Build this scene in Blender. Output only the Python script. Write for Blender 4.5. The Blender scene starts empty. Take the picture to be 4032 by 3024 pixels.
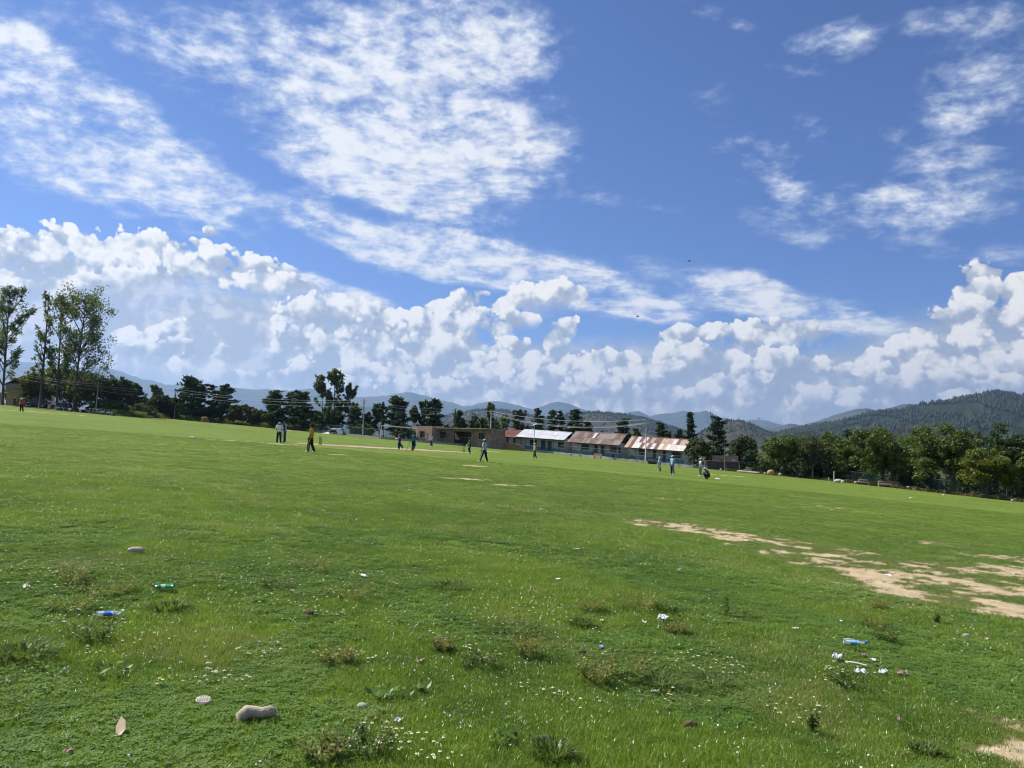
import bpy, bmesh, math, random
import numpy as np
from mathutils import Vector, Matrix, Euler

random.seed(7)
RNG = np.random.default_rng(11)
scene = bpy.context.scene
COL = scene.collection

# ------------------------------------------------------------------ camera
F_PX, W_PX, H_PX = 3028.0, 4032.0, 3024.0       # photograph's focal length and size in pixels
CAM_H = 1.8
PITCH, ROLL = math.radians(4.21), math.radians(1.5)
CAM_LOC = Vector((0, 0, CAM_H))
CAM_ROT = (Matrix.Rotation(math.pi / 2 + PITCH, 3, 'X') @ Matrix.Rotation(ROLL, 3, 'Z'))
cam_data = bpy.data.cameras.new('camera')
cam_data.sensor_fit = 'HORIZONTAL'
cam_data.sensor_width = 36.0
cam_data.lens = 36.0 * F_PX / W_PX
cam_data.clip_start = 0.1
cam_data.clip_end = 60000
cam = bpy.data.objects.new('camera', cam_data)
cam.matrix_world = Matrix.Translation(CAM_LOC) @ CAM_ROT.to_4x4()
COL.objects.link(cam)
scene.camera = cam

# ------------------------------------------------------------------ light
SUN_EL, SUN_AZ = math.radians(47), math.radians(-62)     # azimuth from +Y towards +X
SUN_DIR = Vector((math.sin(SUN_AZ) * math.cos(SUN_EL), math.cos(SUN_AZ) * math.cos(SUN_EL), math.sin(SUN_EL)))
sun_data = bpy.data.lights.new('sun', 'SUN')
sun_data.energy = 5.0
sun_data.angle = math.radians(0.53)
sun_data.color = (1.0, 0.95, 0.86)
sun = bpy.data.objects.new('sun', sun_data)
sun.rotation_euler = (-SUN_DIR).to_track_quat('-Z', 'Y').to_euler()
sun.location = (-40, 20, 60)
COL.objects.link(sun)

scene.view_settings.view_transform = 'Standard'
scene.view_settings.look = 'None'
scene.view_settings.gamma = 1
scene.view_settings.use_curve_mapping = False
scene.view_settings.exposure = 0.66
scene.render.engine = 'CYCLES'
cy = scene.cycles
cy.use_denoising = True
cy.max_bounces = 6
cy.diffuse_bounces = 2
cy.glossy_bounces = 2
cy.transmission_bounces = 4
cy.transparent_max_bounces = 12
cy.volume_bounces = 0
cy.caustics_reflective = False
cy.caustics_refractive = False
cy.filter_width = 1.1
cy.use_adaptive_sampling = True
cy.adaptive_threshold = 0.02
cy.adaptive_min_samples = 8

# ------------------------------------------------------------------ pixels <-> places
def ray(px, py):
    c = Vector(((px - W_PX / 2) / F_PX, -(py - H_PX / 2) / F_PX, -1.0))
    d = CAM_ROT @ c
    return d / d.y

def at(px, py, Y):
    return CAM_LOC + ray(px, py) * Y

SLOPE = 0.062
def sstep(a, b, x):
    t = np.clip((x - a) / (b - a), 0, 1)
    return t * t * (3 - 2 * t)

def ground_z(x, y):
    """the ground falls gently to the right; it levels out far beyond the trees"""
    x = np.asarray(x, float); y = np.asarray(y, float)
    lim = 115.0
    ax = np.abs(x)
    xs = np.where(ax < lim, ax, lim + 60 * np.tanh((ax - lim) / 60.0)) * np.sign(x)
    f = 1 - sstep(210, 520, y)
    return -SLOPE * xs * f - 3.0 * (1 - f)

def gz(x, y):
    return float(ground_z(x, y))

def gp(px, py):
    """the ground point seen at a pixel"""
    d = ray(px, py)
    k = CAM_H / (-(d.z + SLOPE * d.x))
    p = CAM_LOC + d * k
    return Vector((p.x, p.y, gz(p.x, p.y)))

def base(px, Y):
    """the ground point at depth Y in the column of pixel px"""
    py = 1557.3 + 0.0883 * px + 1.81 * F_PX / Y
    d = ray(px, py)
    x = d.x * Y
    return Vector((x, Y, gz(x, Y)))

def px_len(npx, Y):
    return npx * Y / F_PX

# ------------------------------------------------------------------ noise in numpy
def _hash(ix, iy, seed):
    h = (ix.astype(np.int64) * 374761393 + iy.astype(np.int64) * 668265263 + seed * 974634777) & 0x7fffffff
    h = ((h ^ (h >> 13)) * 1274126177) & 0x7fffffff
    h = h ^ (h >> 16)
    return (h & 0xffff) / 65535.0

def vnoise(x, y, seed=0):
    x = np.asarray(x, float); y = np.asarray(y, float)
    ix = np.floor(x); iy = np.floor(y)
    fx = x - ix; fy = y - iy
    fx = fx * fx * (3 - 2 * fx); fy = fy * fy * (3 - 2 * fy)
    a = _hash(ix, iy, seed); b = _hash(ix + 1, iy, seed)
    c = _hash(ix, iy + 1, seed); d = _hash(ix + 1, iy + 1, seed)
    return (a * (1 - fx) + b * fx) * (1 - fy) + (c * (1 - fx) + d * fx) * fy

def fbm(x, y, seed=0, octv=5, gain=0.5):
    s = 0; a = 1; t = 0
    for o in range(octv):
        s = s + a * vnoise(x * 2 ** o + 17.3 * o, y * 2 ** o - 9.1 * o, seed + o)
        t += a; a *= gain
    return s / t

# ------------------------------------------------------------------ node helper
class NT:
    def __init__(self, tree):
        self.t = tree
        tree.nodes.clear()
    def n(self, kind, **kw):
        nd = self.t.nodes.new(kind)
        for k, v in kw.items():
            setattr(nd, k, v)
        return nd
    def set(self, sock, v):
        if v is None:
            return
        if isinstance(v, bpy.types.NodeSocket):
            self.t.links.new(v, sock)
        else:
            if sock.type == 'RGBA' and len(v) == 3:
                v = (*v, 1)
            sock.default_value = v
    def math(self, op, a, b=None, c=None, clamp=False):
        nd = self.n('ShaderNodeMath', operation=op, use_clamp=clamp)
        for i, v in enumerate((a, b, c)):
            self.set(nd.inputs[i], v)
        return nd.outputs[0]
    def vm(self, op, a, b=None, scale=None):
        nd = self.n('ShaderNodeVectorMath', operation=op)
        self.set(nd.inputs[0], a)
        if b is not None: self.set(nd.inputs[1], b)
        if scale is not None: self.set(nd.inputs['Scale'], scale)
        return nd.outputs['Value'] if op in ('LENGTH', 'DOT_PRODUCT') else nd.outputs[0]
    def noise(self, vec, scale, detail=4, rough=0.55, dist=0.0, lac=2.0):
        nd = self.n('ShaderNodeTexNoise')
        if vec is not None: self.set(nd.inputs['Vector'], vec)
        self.set(nd.inputs['Scale'], scale); nd.inputs['Detail'].default_value = detail
        nd.inputs['Roughness'].default_value = rough; nd.inputs['Distortion'].default_value = dist
        nd.inputs['Lacunarity'].default_value = lac
        return nd.outputs['Fac'], nd.outputs['Color']
    def ss(self, x, a, b, lo=0.0, hi=1.0):
        nd = self.n('ShaderNodeMapRange', interpolation_type='SMOOTHSTEP')
        self.set(nd.inputs[0], x)
        for i, v in zip((1, 2, 3, 4), (a, b, lo, hi)):
            self.set(nd.inputs[i], v)
        return nd.outputs[0]
    def mix(self, fac, a, b, blend='MIX'):
        nd = self.n('ShaderNodeMix', data_type='RGBA', blend_type=blend)
        self.set(nd.inputs[0], fac); self.set(nd.inputs[6], a); self.set(nd.inputs[7], b)
        return nd.outputs[2]
    def mapping(self, vec, loc=(0, 0, 0), rot=(0, 0, 0), scale=(1, 1, 1), kind='POINT'):
        nd = self.n('ShaderNodeMapping', vector_type=kind)
        self.set(nd.inputs[0], vec)
        nd.inputs[1].default_value = loc; nd.inputs[2].default_value = rot; nd.inputs[3].default_value = scale
        return nd.outputs[0]
    def ramp(self, fac, stops):
        nd = self.n('ShaderNodeValToRGB')
        self.set(nd.inputs[0], fac)
        el = nd.color_ramp.elements
        while len(el) > 1: el.remove(el[-1])
        for i, (p, c) in enumerate(stops):
            e = el[0] if i == 0 else el.new(p)
            e.position = p; e.color = (*c, 1) if len(c) == 3 else c
        return nd.outputs[0]

# ------------------------------------------------------------------ world: sky with clouds
SKY_STRENGTH = 0.1
SKY_TINT = (.34, .48, .74)
CLOUD_GAIN = .62
world = bpy.data.worlds.new('World')
scene.world = world
world.use_nodes = True

def build_sky():
    k = NT(world.node_tree)
    out = k.n('ShaderNodeOutputWorld')
    sky = k.n('ShaderNodeTexSky', sky_type='NISHITA')
    sky.sun_disc = False
    sky.sun_elevation = SUN_EL
    sky.sun_rotation = SUN_AZ
    sky.altitude = 1600
    sky.air_density = 1.0
    sky.dust_density = 0.35
    sky.ozone_density = 2.2
    skyc = k.mix(1.0, sky.outputs[0], SKY_TINT, 'MULTIPLY')
    tc = k.n('ShaderNodeTexCoord')
    d = k.vm('NORMALIZE', tc.outputs['Generated'])
    sep = k.n('ShaderNodeSeparateXYZ'); k.set(sep.inputs[0], d)
    dx, dy, dz = sep.outputs
    ysafe = k.math('MAXIMUM', dy, 0.12)
    u = k.math('DIVIDE', dx, ysafe); v = k.math('DIVIDE', dz, ysafe)
    cmb = k.n('ShaderNodeCombineXYZ'); k.set(cmb.inputs[0], u); k.set(cmb.inputs[1], v); cmb.inputs[2].default_value = 1.0
    uv = cmb.outputs[0]
    front = k.ss(dy, 0.2, 0.55)
    # the plane of the high clouds, for streaks that converge to the horizon
    zs = k.math('ADD', k.math('MAXIMUM', dz, 0.0), 0.07)
    c2 = k.n('ShaderNodeCombineXYZ')
    k.set(c2.inputs[0], k.math('DIVIDE', dx, zs)); k.set(c2.inputs[1], k.math('DIVIDE', dy, zs))
    plane = c2.outputs[0]

    # each bank is an ellipse in (u, v), written as a quadratic form
    u2 = k.n('ShaderNodeCombineXYZ')
    k.set(u2.inputs[0], k.math('MULTIPLY', u, u)); k.set(u2.inputs[1], k.math('MULTIPLY', u, v)); k.set(u2.inputs[2], k.math('MULTIPLY', v, v))
    quad = u2.outputs[0]
    def cover(ell, grow=1.0):
        tot = 0.0
        for i in range(0, len(ell), 18):
            g = bpy.data.node_groups.new('cloud_cover', 'ShaderNodeTree')
            for nm, tp in (('uv', 'NodeSocketVector'), ('quad', 'NodeSocketVector'), ('sum', 'NodeSocketFloat')): g.interface.new_socket(nm, in_out='INPUT', socket_type=tp)
            g.interface.new_socket('sum', in_out='OUTPUT', socket_type='NodeSocketFloat')
            h = NT(g); gi = h.n('NodeGroupInput'); go = h.n('NodeGroupOutput')
            tiny = h.math('MULTIPLY', gi.outputs[2], 1e-9)
            uv_ = h.vm('ADD', gi.outputs[0], tiny); qd_ = h.vm('ADD', gi.outputs[1], tiny); t = gi.outputs[2]
            for (px, py, rx, ry, ang, w) in ell[i:i + 18]:
                r = ray(px, py); a = math.radians(-ang); rx = rx * grow / F_PX; ry = ry * grow / F_PX; w = w * .85
                ca, sa = math.cos(a), math.sin(a); cx, cy_ = r.x, r.z
                A_ = ca * ca / rx ** 2 + sa * sa / ry ** 2; C_ = sa * sa / rx ** 2 + ca * ca / ry ** 2
                B_ = 2 * ca * sa * (1 / rx ** 2 - 1 / ry ** 2)
                D_ = -2 * A_ * cx - B_ * cy_; E_ = -2 * C_ * cy_ - B_ * cx
                F_ = A_ * cx * cx + B_ * cx * cy_ + C_ * cy_ * cy_
                s = h.math('ADD', h.vm('DOT_PRODUCT', qd_, (-w * A_, -w * B_, -w * C_)), h.vm('DOT_PRODUCT', uv_, (-w * D_, -w * E_, w - w * F_)))
                t = h.math('ADD', t, h.math('MAXIMUM', s, 0.0))
            h.set(go.inputs[0], t)
            gn = k.n('ShaderNodeGroup', node_tree=g)
            for sk, v_ in zip(gn.inputs, (uv, quad, tot)): k.set(sk, v_)
            tot = gn.outputs[0]
        return tot

    # --- high broken clouds (angle: positive turns the long axis down to the right)
    high = [
        (120, 420, 640, 310, 25, 1.9), (420, 560, 720, 230, 27, 1.8), (640, 640, 420, 110, 25, 1.0),
        (60, 180, 260, 180, 20, .9), (520, 150, 420, 130, 25, .8), (760, 260, 320, 150, 30, .6),
        (1000, 200, 520, 160, 20, .9), (1250, 130, 520, 170, 15, 1.0), (1750, 130, 520, 230, 5, 1.35),
        (2060, 200, 160, 170, 10, .8), (1500, 420, 700, 230, 15, 1.1), (1750, 480, 560, 330, 10, 1.05),
        (1400, 620, 560, 170, 20, 1.1), (1700, 740, 520, 130, 8, 1.0), (2000, 600, 320, 200, 10, .7),
        (1250, 680, 260, 110, 30, .8), (1280, 880, 420, 90, 25, .8), (1450, 960, 460, 90, 22, 1.0),
        (1750, 880, 420, 110, 25, .8), (1850, 1030, 680, 110, 12, 1.7), (2250, 1110, 560, 110, 14, 1.8),
        (2500, 1200, 320, 60, 14, 1.4), (2370, 780, 230, 70, 5, .75), (2600, 800, 150, 60, 10, .4),
        (3250, 200, 260, 110, -15, .85), (3360, 120, 150, 70, -15, .6), (3180, 510, 130, 80, -15, .7),
        (3000, 650, 260, 130, 25, .8), (3060, 740, 160, 70, 20, .6), (3800, 80, 320, 90, -8, .9),
        (3900, 330, 330, 230, -12, 1.1), (3700, 480, 360, 110, -18, .9), (3720, 620, 300, 70, -10, 1.0),
        (3400, 830, 620, 130, -3, .95), (3750, 760, 420, 140, -12, .9), (3180, 950, 110, 40, 5, .6),
        (3680, 980, 300, 50, 8, .5), (3980, 1000, 160, 60, 8, .6), (2820, 60, 200, 40, 20, .5),
        (2810, 390, 120, 80, -10, .45), (180, 680, 300, 50, 15, .7), (370, 810, 220, 40, 18, .5),
        (860, 900, 300, 55, 20, .5), (2950, 1130, 200, 60, 5, .8), (3080, 1200, 460, 90, 8, 1.7),
        (2960, 1090, 140, 40, 8, 1.0), (3350, 1270, 420, 60, 6, 1.1), (1150, 1120, 420, 60, 12, 1.5),
        (1330, 1140, 260, 50, 14, 1.2), (500, 1060, 620, 80, 8, 1.1), (2600, 1060, 300, 60, 5, .55),
    ]
    cov = cover(high, grow=1.10)
    gen = k.ss(k.noise(k.mapping(plane, scale=(.35, .35, 1)), 1.0, 3)[0], .42, .75, 0.0, 1.0)
    warp = k.noise(plane, 1.1, 3)[1]
    wv = k.vm('SUBTRACT', warp, (.5, .5, .5))
    pw = k.vm('ADD', plane, k.vm('SCALE', wv, scale=.8))
    pw = k.mapping(pw, rot=(0, 0, math.radians(-28)), scale=(.5, 1.0, 1))
    dw = k.vm('ADD', d, k.vm('SCALE', wv, scale=.035))
    nA = k.noise(pw, 1.7, 4, .6)[0]                                         # long streaks
    nB = k.noise(k.mapping(dw, rot=(0, math.radians(22), 0), scale=(1, 1, 1.9)), 30, 6, .62, .0)[0]   # tufts, drawn out down to the right
    nC = k.noise(k.mapping(pw, scale=(1, 1.2, 1)), 17, 3, .6)[0]            # ripples
    tex = k.math('ADD', k.math('MULTIPLY', nA, .36), k.math('ADD', k.math('MULTIPLY', nB, .58), k.math('MULTIPLY', nC, .15)))
    covm = k.math('MINIMUM', cov, 1.25)
    fld = k.math('ADD', k.math('MULTIPLY', k.math('SUBTRACT', tex, .545), 6.4), k.math('MULTIPLY_ADD', covm, 1.0, -.42))
    aH = k.ss(fld, -.35, 1.55)
    aH = k.math('MULTIPLY', aH, k.ss(cov, 0.0, .30))
    aH = k.math('MULTIPLY', aH, k.ss(cov, .1, 1.2, .55, .97))

    # --- cumulus along the horizon: each head is an ellipse (px, py, rx, ry, tilt), the lower ones stand in front
    heads = [
        (190, 1015, 360, 105, 3), (443, 1030, 360, 95, 5), (696, 1022, 300, 78, 6), (886, 1062, 280, 66, 9), (1076, 1128, 200, 50, 10), (44, 935, 95, 48, 0), (146, 948, 115, 42, 0), (253, 948, 125, 40, 0),
        (538, 950, 42, 32, 0), (620, 966, 80, 37, 0), (760, 966, 80, 30, 0), (828, 908, 30, 20, 10), (846, 916, 34, 18, 10), (316, 1045, 175, 36, 5), (63, 1103, 115, 62, 0), (209, 1122, 205, 46, 0), (560, 1100, 200, 40, 4),
        (519, 1369, 110, 66, 10), (588, 1394, 66, 50, 0), (696, 1394, 112, 56, 0), (626, 1318, 62, 34, 0), (702, 1305, 58, 40, 0), (873, 1381, 52, 26, 5), (949, 1480, 62, 24, 10), (1088, 1486, 40, 28, 0), (1202, 1478, 62, 58, 0), (800, 1440, 110, 50, 0),
        (2144, 1172, 138, 56, 3), (2037, 1190, 62, 30, 0), (1866, 1178, 70, 46, -10), (1796, 1222, 112, 52, -8), (1708, 1240, 72, 46, 0), (1891, 1258, 115, 74, 5), (1353, 1224, 115, 58, 0), (1239, 1232, 84, 58, 0), (1290, 1270, 155, 100, 0),
        (1454, 1250, 98, 62, 0), (1543, 1275, 74, 52, 0), (1689, 1304, 95, 64, -15), (1942, 1294, 74, 52, 0), (1309, 1306, 74, 62, 0), (1372, 1318, 64, 52, -10), (1454, 1306, 94, 62, 0), (1796, 1332, 165, 84, 0), (2037, 1262, 64, 32, 0),
        (1207, 1344, 105, 62, 0), (1340, 1358, 135, 62, 0), (1480, 1358, 135, 62, 0), (2220, 1304, 62, 40, -42), (2189, 1349, 38, 50, 0), (1986, 1374, 112, 42, 0), (1644, 1393, 84, 64, -25), (1733, 1406, 155, 74, 0), (1619, 1431, 74, 44, 0),
        (2005, 1420, 95, 48, 0), (1916, 1458, 115, 62, 0), (2360, 1444, 84, 54, 0), (2429, 1456, 94, 58, 0), (2113, 1456, 105, 62, 0), (1556, 1475, 66, 48, 0), (2290, 1469, 94, 68, -15), (1954, 1484, 46, 52, 0), (2214, 1513, 76, 50, 0), (2144, 1520, 135, 62, 0),
        (1796, 1549, 135, 50, 0), (2315, 1551, 115, 62, -10), (2068, 1562, 125, 50, 0), (2397, 1568, 125, 54, 0), (2530, 1500, 120, 60, 0), (2500, 1575, 120, 50, 0), (1420, 1480, 120, 50, 0), (1330, 1520, 120, 40, 0), (1620, 1530, 120, 46, 0),
        (2917, 1311, 135, 42, 0), (3037, 1298, 135, 42, -4), (3170, 1311, 95, 40, 0), (2721, 1323, 98, 36, -3), (2980, 1342, 145, 42, 0), (2670, 1387, 60, 38, 0), (2759, 1399, 50, 38, 0), (2714, 1431, 125, 58, 0),
        (2835, 1431, 84, 54, 0), (2904, 1437, 54, 44, 0), (3075, 1452, 115, 64, 0), (3239, 1454, 60, 38, 0), (3347, 1462, 66, 32, 0), (2640, 1480, 90, 50, 0), (2923, 1488, 66, 44, -20), (2860, 1520, 84, 50, -25), (2961, 1530, 76, 50, -15), (3271, 1538, 40, 34, 0), (3075, 1545, 76, 44, 0),
        (2790, 1557, 96, 50, -15), (3138, 1557, 66, 50, -30), (2929, 1568, 105, 50, 0), (2680, 1570, 100, 46, 0), (3201, 1583, 96, 50, -15), (3416, 1557, 56, 44, 0), (3315, 1583, 76, 40, -15), (3391, 1602, 96, 34, 0),
        (3872, 1089, 80, 60, -15), (4005, 1114, 56, 42, 0), (3834, 1159, 66, 50, 0), (3935, 1159, 115, 64, 0), (3802, 1222, 76, 60, -20), (3866, 1253, 135, 84, 0), (3720, 1272, 80, 60, -20), (3935, 1260, 64, 44, 0), (3992, 1279, 95, 64, 0), (4080, 1220, 90, 80, 0),
        (3619, 1342, 80, 50, -15), (3834, 1330, 115, 66, -20), (3543, 1367, 76, 44, -10), (3885, 1355, 95, 64, 0), (3644, 1393, 145, 64, 0), (3961, 1393, 125, 84, 0), (3454, 1418, 70, 50, -15), (3720, 1425, 125, 64, -15), (3771, 1443, 145, 62, 0), (4090, 1400, 110, 90, 0),
        (3442, 1456, 66, 44, 0), (3897, 1456, 155, 62, 0), (3607, 1462, 46, 38, 0), (3992, 1469, 95, 44, 0), (3518, 1488, 135, 52, 0), (3644, 1520, 205, 54, 0), (3834, 1532, 66, 38, -10), (3758, 1568, 76, 34, -10), (3960, 1530, 120, 46, 0),
    ]
    heads.sort(key=lambda e: e[1] + e[3])
    band = k.math('MULTIPLY', k.ss(dz, 0.02, .06), k.ss(dz, .12, .26, 1.0, 0.0))
    genC = k.math('MULTIPLY', k.ss(k.noise(d, 4.5, 3)[0], .40, .66), band)
    wrp = k.vm('SCALE', k.vm('SUBTRACT', k.noise(d, 14, 3)[1], (.5, .5, .5)), scale=.018)

    def puffs(vec, full=True):
        vec = k.vm('ADD', vec, wrp)
        a = k.noise(vec, 13, 2, .5)[0]
        vo = []
        for sc in ((34, 78, 170) if full else (34, 78)):
            nd = k.n('ShaderNodeTexVoronoi', feature='F1')
            k.set(nd.inputs['Vector'], vec); nd.inputs['Scale'].default_value = sc
            vo.append(k.math('SUBTRACT', .75, nd.outputs['Distance']))
        s = k.math('ADD', k.math('MULTIPLY', vo[0], .40), k.math('ADD', k.math('MULTIPLY', vo[1], .24), k.math('MULTIPLY', vo[2] if full else .40, .13)))
        fine = k.noise(vec, 120, 3, .6)[0] if full else .5
        s = k.math('ADD', s, k.math('MULTIPLY', fine, .22))
        return k.math('ADD', k.math('MULTIPLY', a, .55), s)
    sd = Vector((-0.015, 0.0, 0.017))
    p0 = puffs(d)
    p1 = puffs(k.vm('ADD', d, tuple(sd)), False)
    edge = k.math('MULTIPLY', k.math('SUBTRACT', p0, .58), 3.3)
    def head_group(part, i):
        # a dozen heads to a group; each group follows on from the one before
        g = bpy.data.node_groups.new('cloud_heads_%d' % i, 'ShaderNodeTree')
        for nm, tp in (('uv', 'NodeSocketVector'), ('quad', 'NodeSocketVector'), ('edge', 'NodeSocketFloat'), ('alpha', 'NodeSocketFloat'), ('shade', 'NodeSocketFloat')):
            g.interface.new_socket(nm, in_out='INPUT', socket_type=tp)
        for nm in ('alpha', 'shade'): g.interface.new_socket(nm, in_out='OUTPUT', socket_type='NodeSocketFloat')
        h = NT(g); gi = h.n('NodeGroupInput'); go = h.n('NodeGroupOutput')
        tiny = h.math('MULTIPLY', gi.outputs[4], 1e-9)
        uv_ = h.vm('ADD', gi.outputs[0], tiny); qd_ = h.vm('ADD', gi.outputs[1], tiny); ed_ = gi.outputs[2]
        al, shd = gi.outputs[3], gi.outputs[4]
        for (px, py, rx, ry, ang) in part:
            r = ray(px, py); t_ = math.radians(-ang); rx = rx * 1.30 / F_PX; ry = ry * 1.30 / F_PX
            ca, sa = math.cos(t_), math.sin(t_); cx, cy_ = r.x, r.z
            A_ = ca * ca / rx ** 2 + sa * sa / ry ** 2; C_ = sa * sa / rx ** 2 + ca * ca / ry ** 2; B_ = 2 * ca * sa * (1 / rx ** 2 - 1 / ry ** 2)
            D_ = -2 * A_ * cx - B_ * cy_; E_ = -2 * C_ * cy_ - B_ * cx; F_ = A_ * cx * cx + B_ * cx * cy_ + C_ * cy_ * cy_
            q = h.math('ADD', h.vm('DOT_PRODUCT', qd_, (-A_, -B_, -C_)), h.vm('DOT_PRODUCT', uv_, (-D_, -E_, 1 - F_)))
            # light from the upper left: bright on that side of the head, dim below
            gx, gy = -.20 / max(rx, ry), .40 / ry
            L = h.vm('DOT_PRODUCT', uv_, (gx, gy, .42 - gx * cx - gy * cy_))
            a_ = h.ss(h.math('ADD', q, ed_), .06, .30)
            a_ = h.math('MULTIPLY', a_, h.ss(L, -.05, .42, .12, 1.0))
            shd = h.math('MULTIPLY_ADD', a_, h.math('SUBTRACT', L, shd), shd)
            al = h.math('MAXIMUM', al, a_)
        h.set(go.inputs[0], al); h.set(go.inputs[1], shd)
        return g
    aC, shade = 0.0, 0.4
    for i in range(0, len(heads), 12):
        gn = k.n('ShaderNodeGroup', node_tree=head_group(heads[i:i + 12], i // 12))
        for sk, v_ in zip(gn.inputs, (uv, quad, edge, aC, shade)): k.set(sk, v_)
        aC, shade = gn.outputs[0], gn.outputs[1]
    lit = k.math('MULTIPLY', k.math('SUBTRACT', p0, p1), 1.9)
    sh = k.math('ADD', shade, lit)
    sh = k.math('ADD', sh, k.math('MULTIPLY', k.math('SUBTRACT', k.noise(d, 9, 3)[0], .5), .5))
    S = CLOUD_GAIN / SKY_STRENGTH
    colC = k.ramp(k.ss(sh, .0, 1.1), [(0.0, (.37, .44, .57)), (.32, (.56, .62, .71)), (.58, (.84, .855, .87)), (.85, (1.06, 1.04, 1.0))])
    colC = k.mix(1.0, colC, (S, S, S), 'MULTIPLY')

    dv_ = k.vm('ADD', d, wrp)
    # --- pale veil that fills the lower sky behind the banks
    veil_cov = cover([(300, 1330, 1000, 360, 0, 1.3), (1000, 1430, 1000, 300, 0, 1.2), (2000, 1560, 1300, 230, 3, 1.2),
                      (3000, 1590, 1200, 260, 5, 1.2), (3900, 1500, 800, 330, 0, 1.1), (-200, 1250, 600, 330, 0, .8)])
    veil = k.ss(veil_cov, .0, .75)
    vt = k.noise(k.mapping(dv_, scale=(1, 1, 2.6)), 9, 5, .6)[0]
    veil = k.math('MULTIPLY', veil, k.ss(vt, .25, .6, .68, .98))
    vp = k.math('MULTIPLY', k.math('SUBTRACT', p0, p1), 1.6)
    vs_ = k.math('ADD', vp, k.noise(k.mapping(dv_, scale=(1, 1, 1.6)), 20, 5, .62)[0])
    cVeil = k.mix(k.ss(vs_, .36, .86), tuple(S * c for c in (.44, .50, .61)), tuple(S * c for c in (.74, .75, .78)))

    cHigh = k.mix(k.ss(fld, .2, 1.5), tuple(S * c for c in (.60, .70, .89)), tuple(S * c for c in (.93, .95, .98)))
    # the sky is put together from three stretches, so that each is worked out only where it stands
    def background(col):
        b_ = k.n('ShaderNodeBackground'); b_.inputs['Strength'].default_value = SKY_STRENGTH
        k.set(b_.inputs[0], col); return b_.outputs[0]
    def either(fac, a_, b_):
        mx = k.n('ShaderNodeMixShader'); k.set(mx.inputs[0], fac)
        k.t.links.new(a_, mx.inputs[1]); k.t.links.new(b_, mx.inputs[2]); return mx.outputs[0]
    upper = background(k.mix(aH, skyc, cHigh))
    low = k.mix(veil, skyc, cVeil)
    low = k.mix(aH, low, cHigh)
    lower = background(k.mix(aC, low, colC))
    # outside the view the same kinds of cloud go on
    aG = k.math('MULTIPLY', k.ss(k.math('ADD', k.math('MULTIPLY', nA, 1.2), k.math('MULTIPLY', gen, .55)), .72, 1.1), .9)
    gcol = k.mix(k.math('MULTIPLY', k.ss(dz, .02, .2, .8, 0.0), 1.0), skyc, tuple(S * c for c in (.45, .56, .76)))
    gcol = k.mix(aG, gcol, tuple(S * c for c in (.82, .87, .95)))
    gcol = k.mix(k.math('MULTIPLY', genC, .9), gcol, tuple(S * c for c in (.74, .78, .86)))
    around = background(gcol)
    inview = either(k.math('GREATER_THAN', v, .285), lower, upper)
    k.t.links.new(either(front, around, inview), out.inputs[0])
    world.cycles.sampling_method = 'NONE'
build_sky()

# ------------------------------------------------------------------ object helpers
MATS = {}
def link(o, parent=None):
    COL.objects.link(o)
    if parent is not None:
        o.parent = parent
    return o

def tag(o, label=None, cat=None, group=None, kind=None):
    if label: o['label'] = label
    if cat: o['category'] = cat
    if group: o['group'] = group
    if kind: o['kind'] = kind
    return o

def empty(name, loc, rz=0.0):
    e = bpy.data.objects.new(name, None)
    e.empty_display_size = 0.2
    e.location = loc
    e.rotation_euler = (0, 0, rz)
    return link(e)

def np_mesh(name, verts, faces, mats=(), mat_idx=None, smooth=False):
    """faces: an (n,k) array, or a list of index tuples"""
    me = bpy.data.meshes.new(name)
    verts = np.asarray(verts, dtype=np.float32)
    if isinstance(faces, np.ndarray):
        n, kk = faces.shape
        me.vertices.add(len(verts)); me.vertices.foreach_set('co', verts.ravel())
        me.loops.add(n * kk); me.loops.foreach_set('vertex_index', faces.astype(np.int32).ravel())
        me.polygons.add(n)
        me.polygons.foreach_set('loop_start', np.arange(0, n * kk, kk, dtype=np.int32))
        me.polygons.foreach_set('loop_total', np.full(n, kk, dtype=np.int32))
    else:
        me.from_pydata([tuple(v) for v in verts], [], faces)
    for m in mats: me.materials.append(m)
    if mat_idx is not None:
        me.polygons.foreach_set('material_index', np.asarray(mat_idx, dtype=np.int32))
    me.polygons.foreach_set('use_smooth', np.full(len(me.polygons), smooth))
    me.update(calc_edges=True)
    return me

def obj(name, me, parent=None, loc=(0, 0, 0), rot=(0, 0, 0)):
    o = bpy.data.objects.new(name, me)
    o.location = loc; o.rotation_euler = rot
    return link(o, parent)

def point_attr(me, name, arr):
    a = me.attributes.new(name, 'FLOAT', 'POINT')
    a.data.foreach_set('value', np.asarray(arr, dtype=np.float32))

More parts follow.
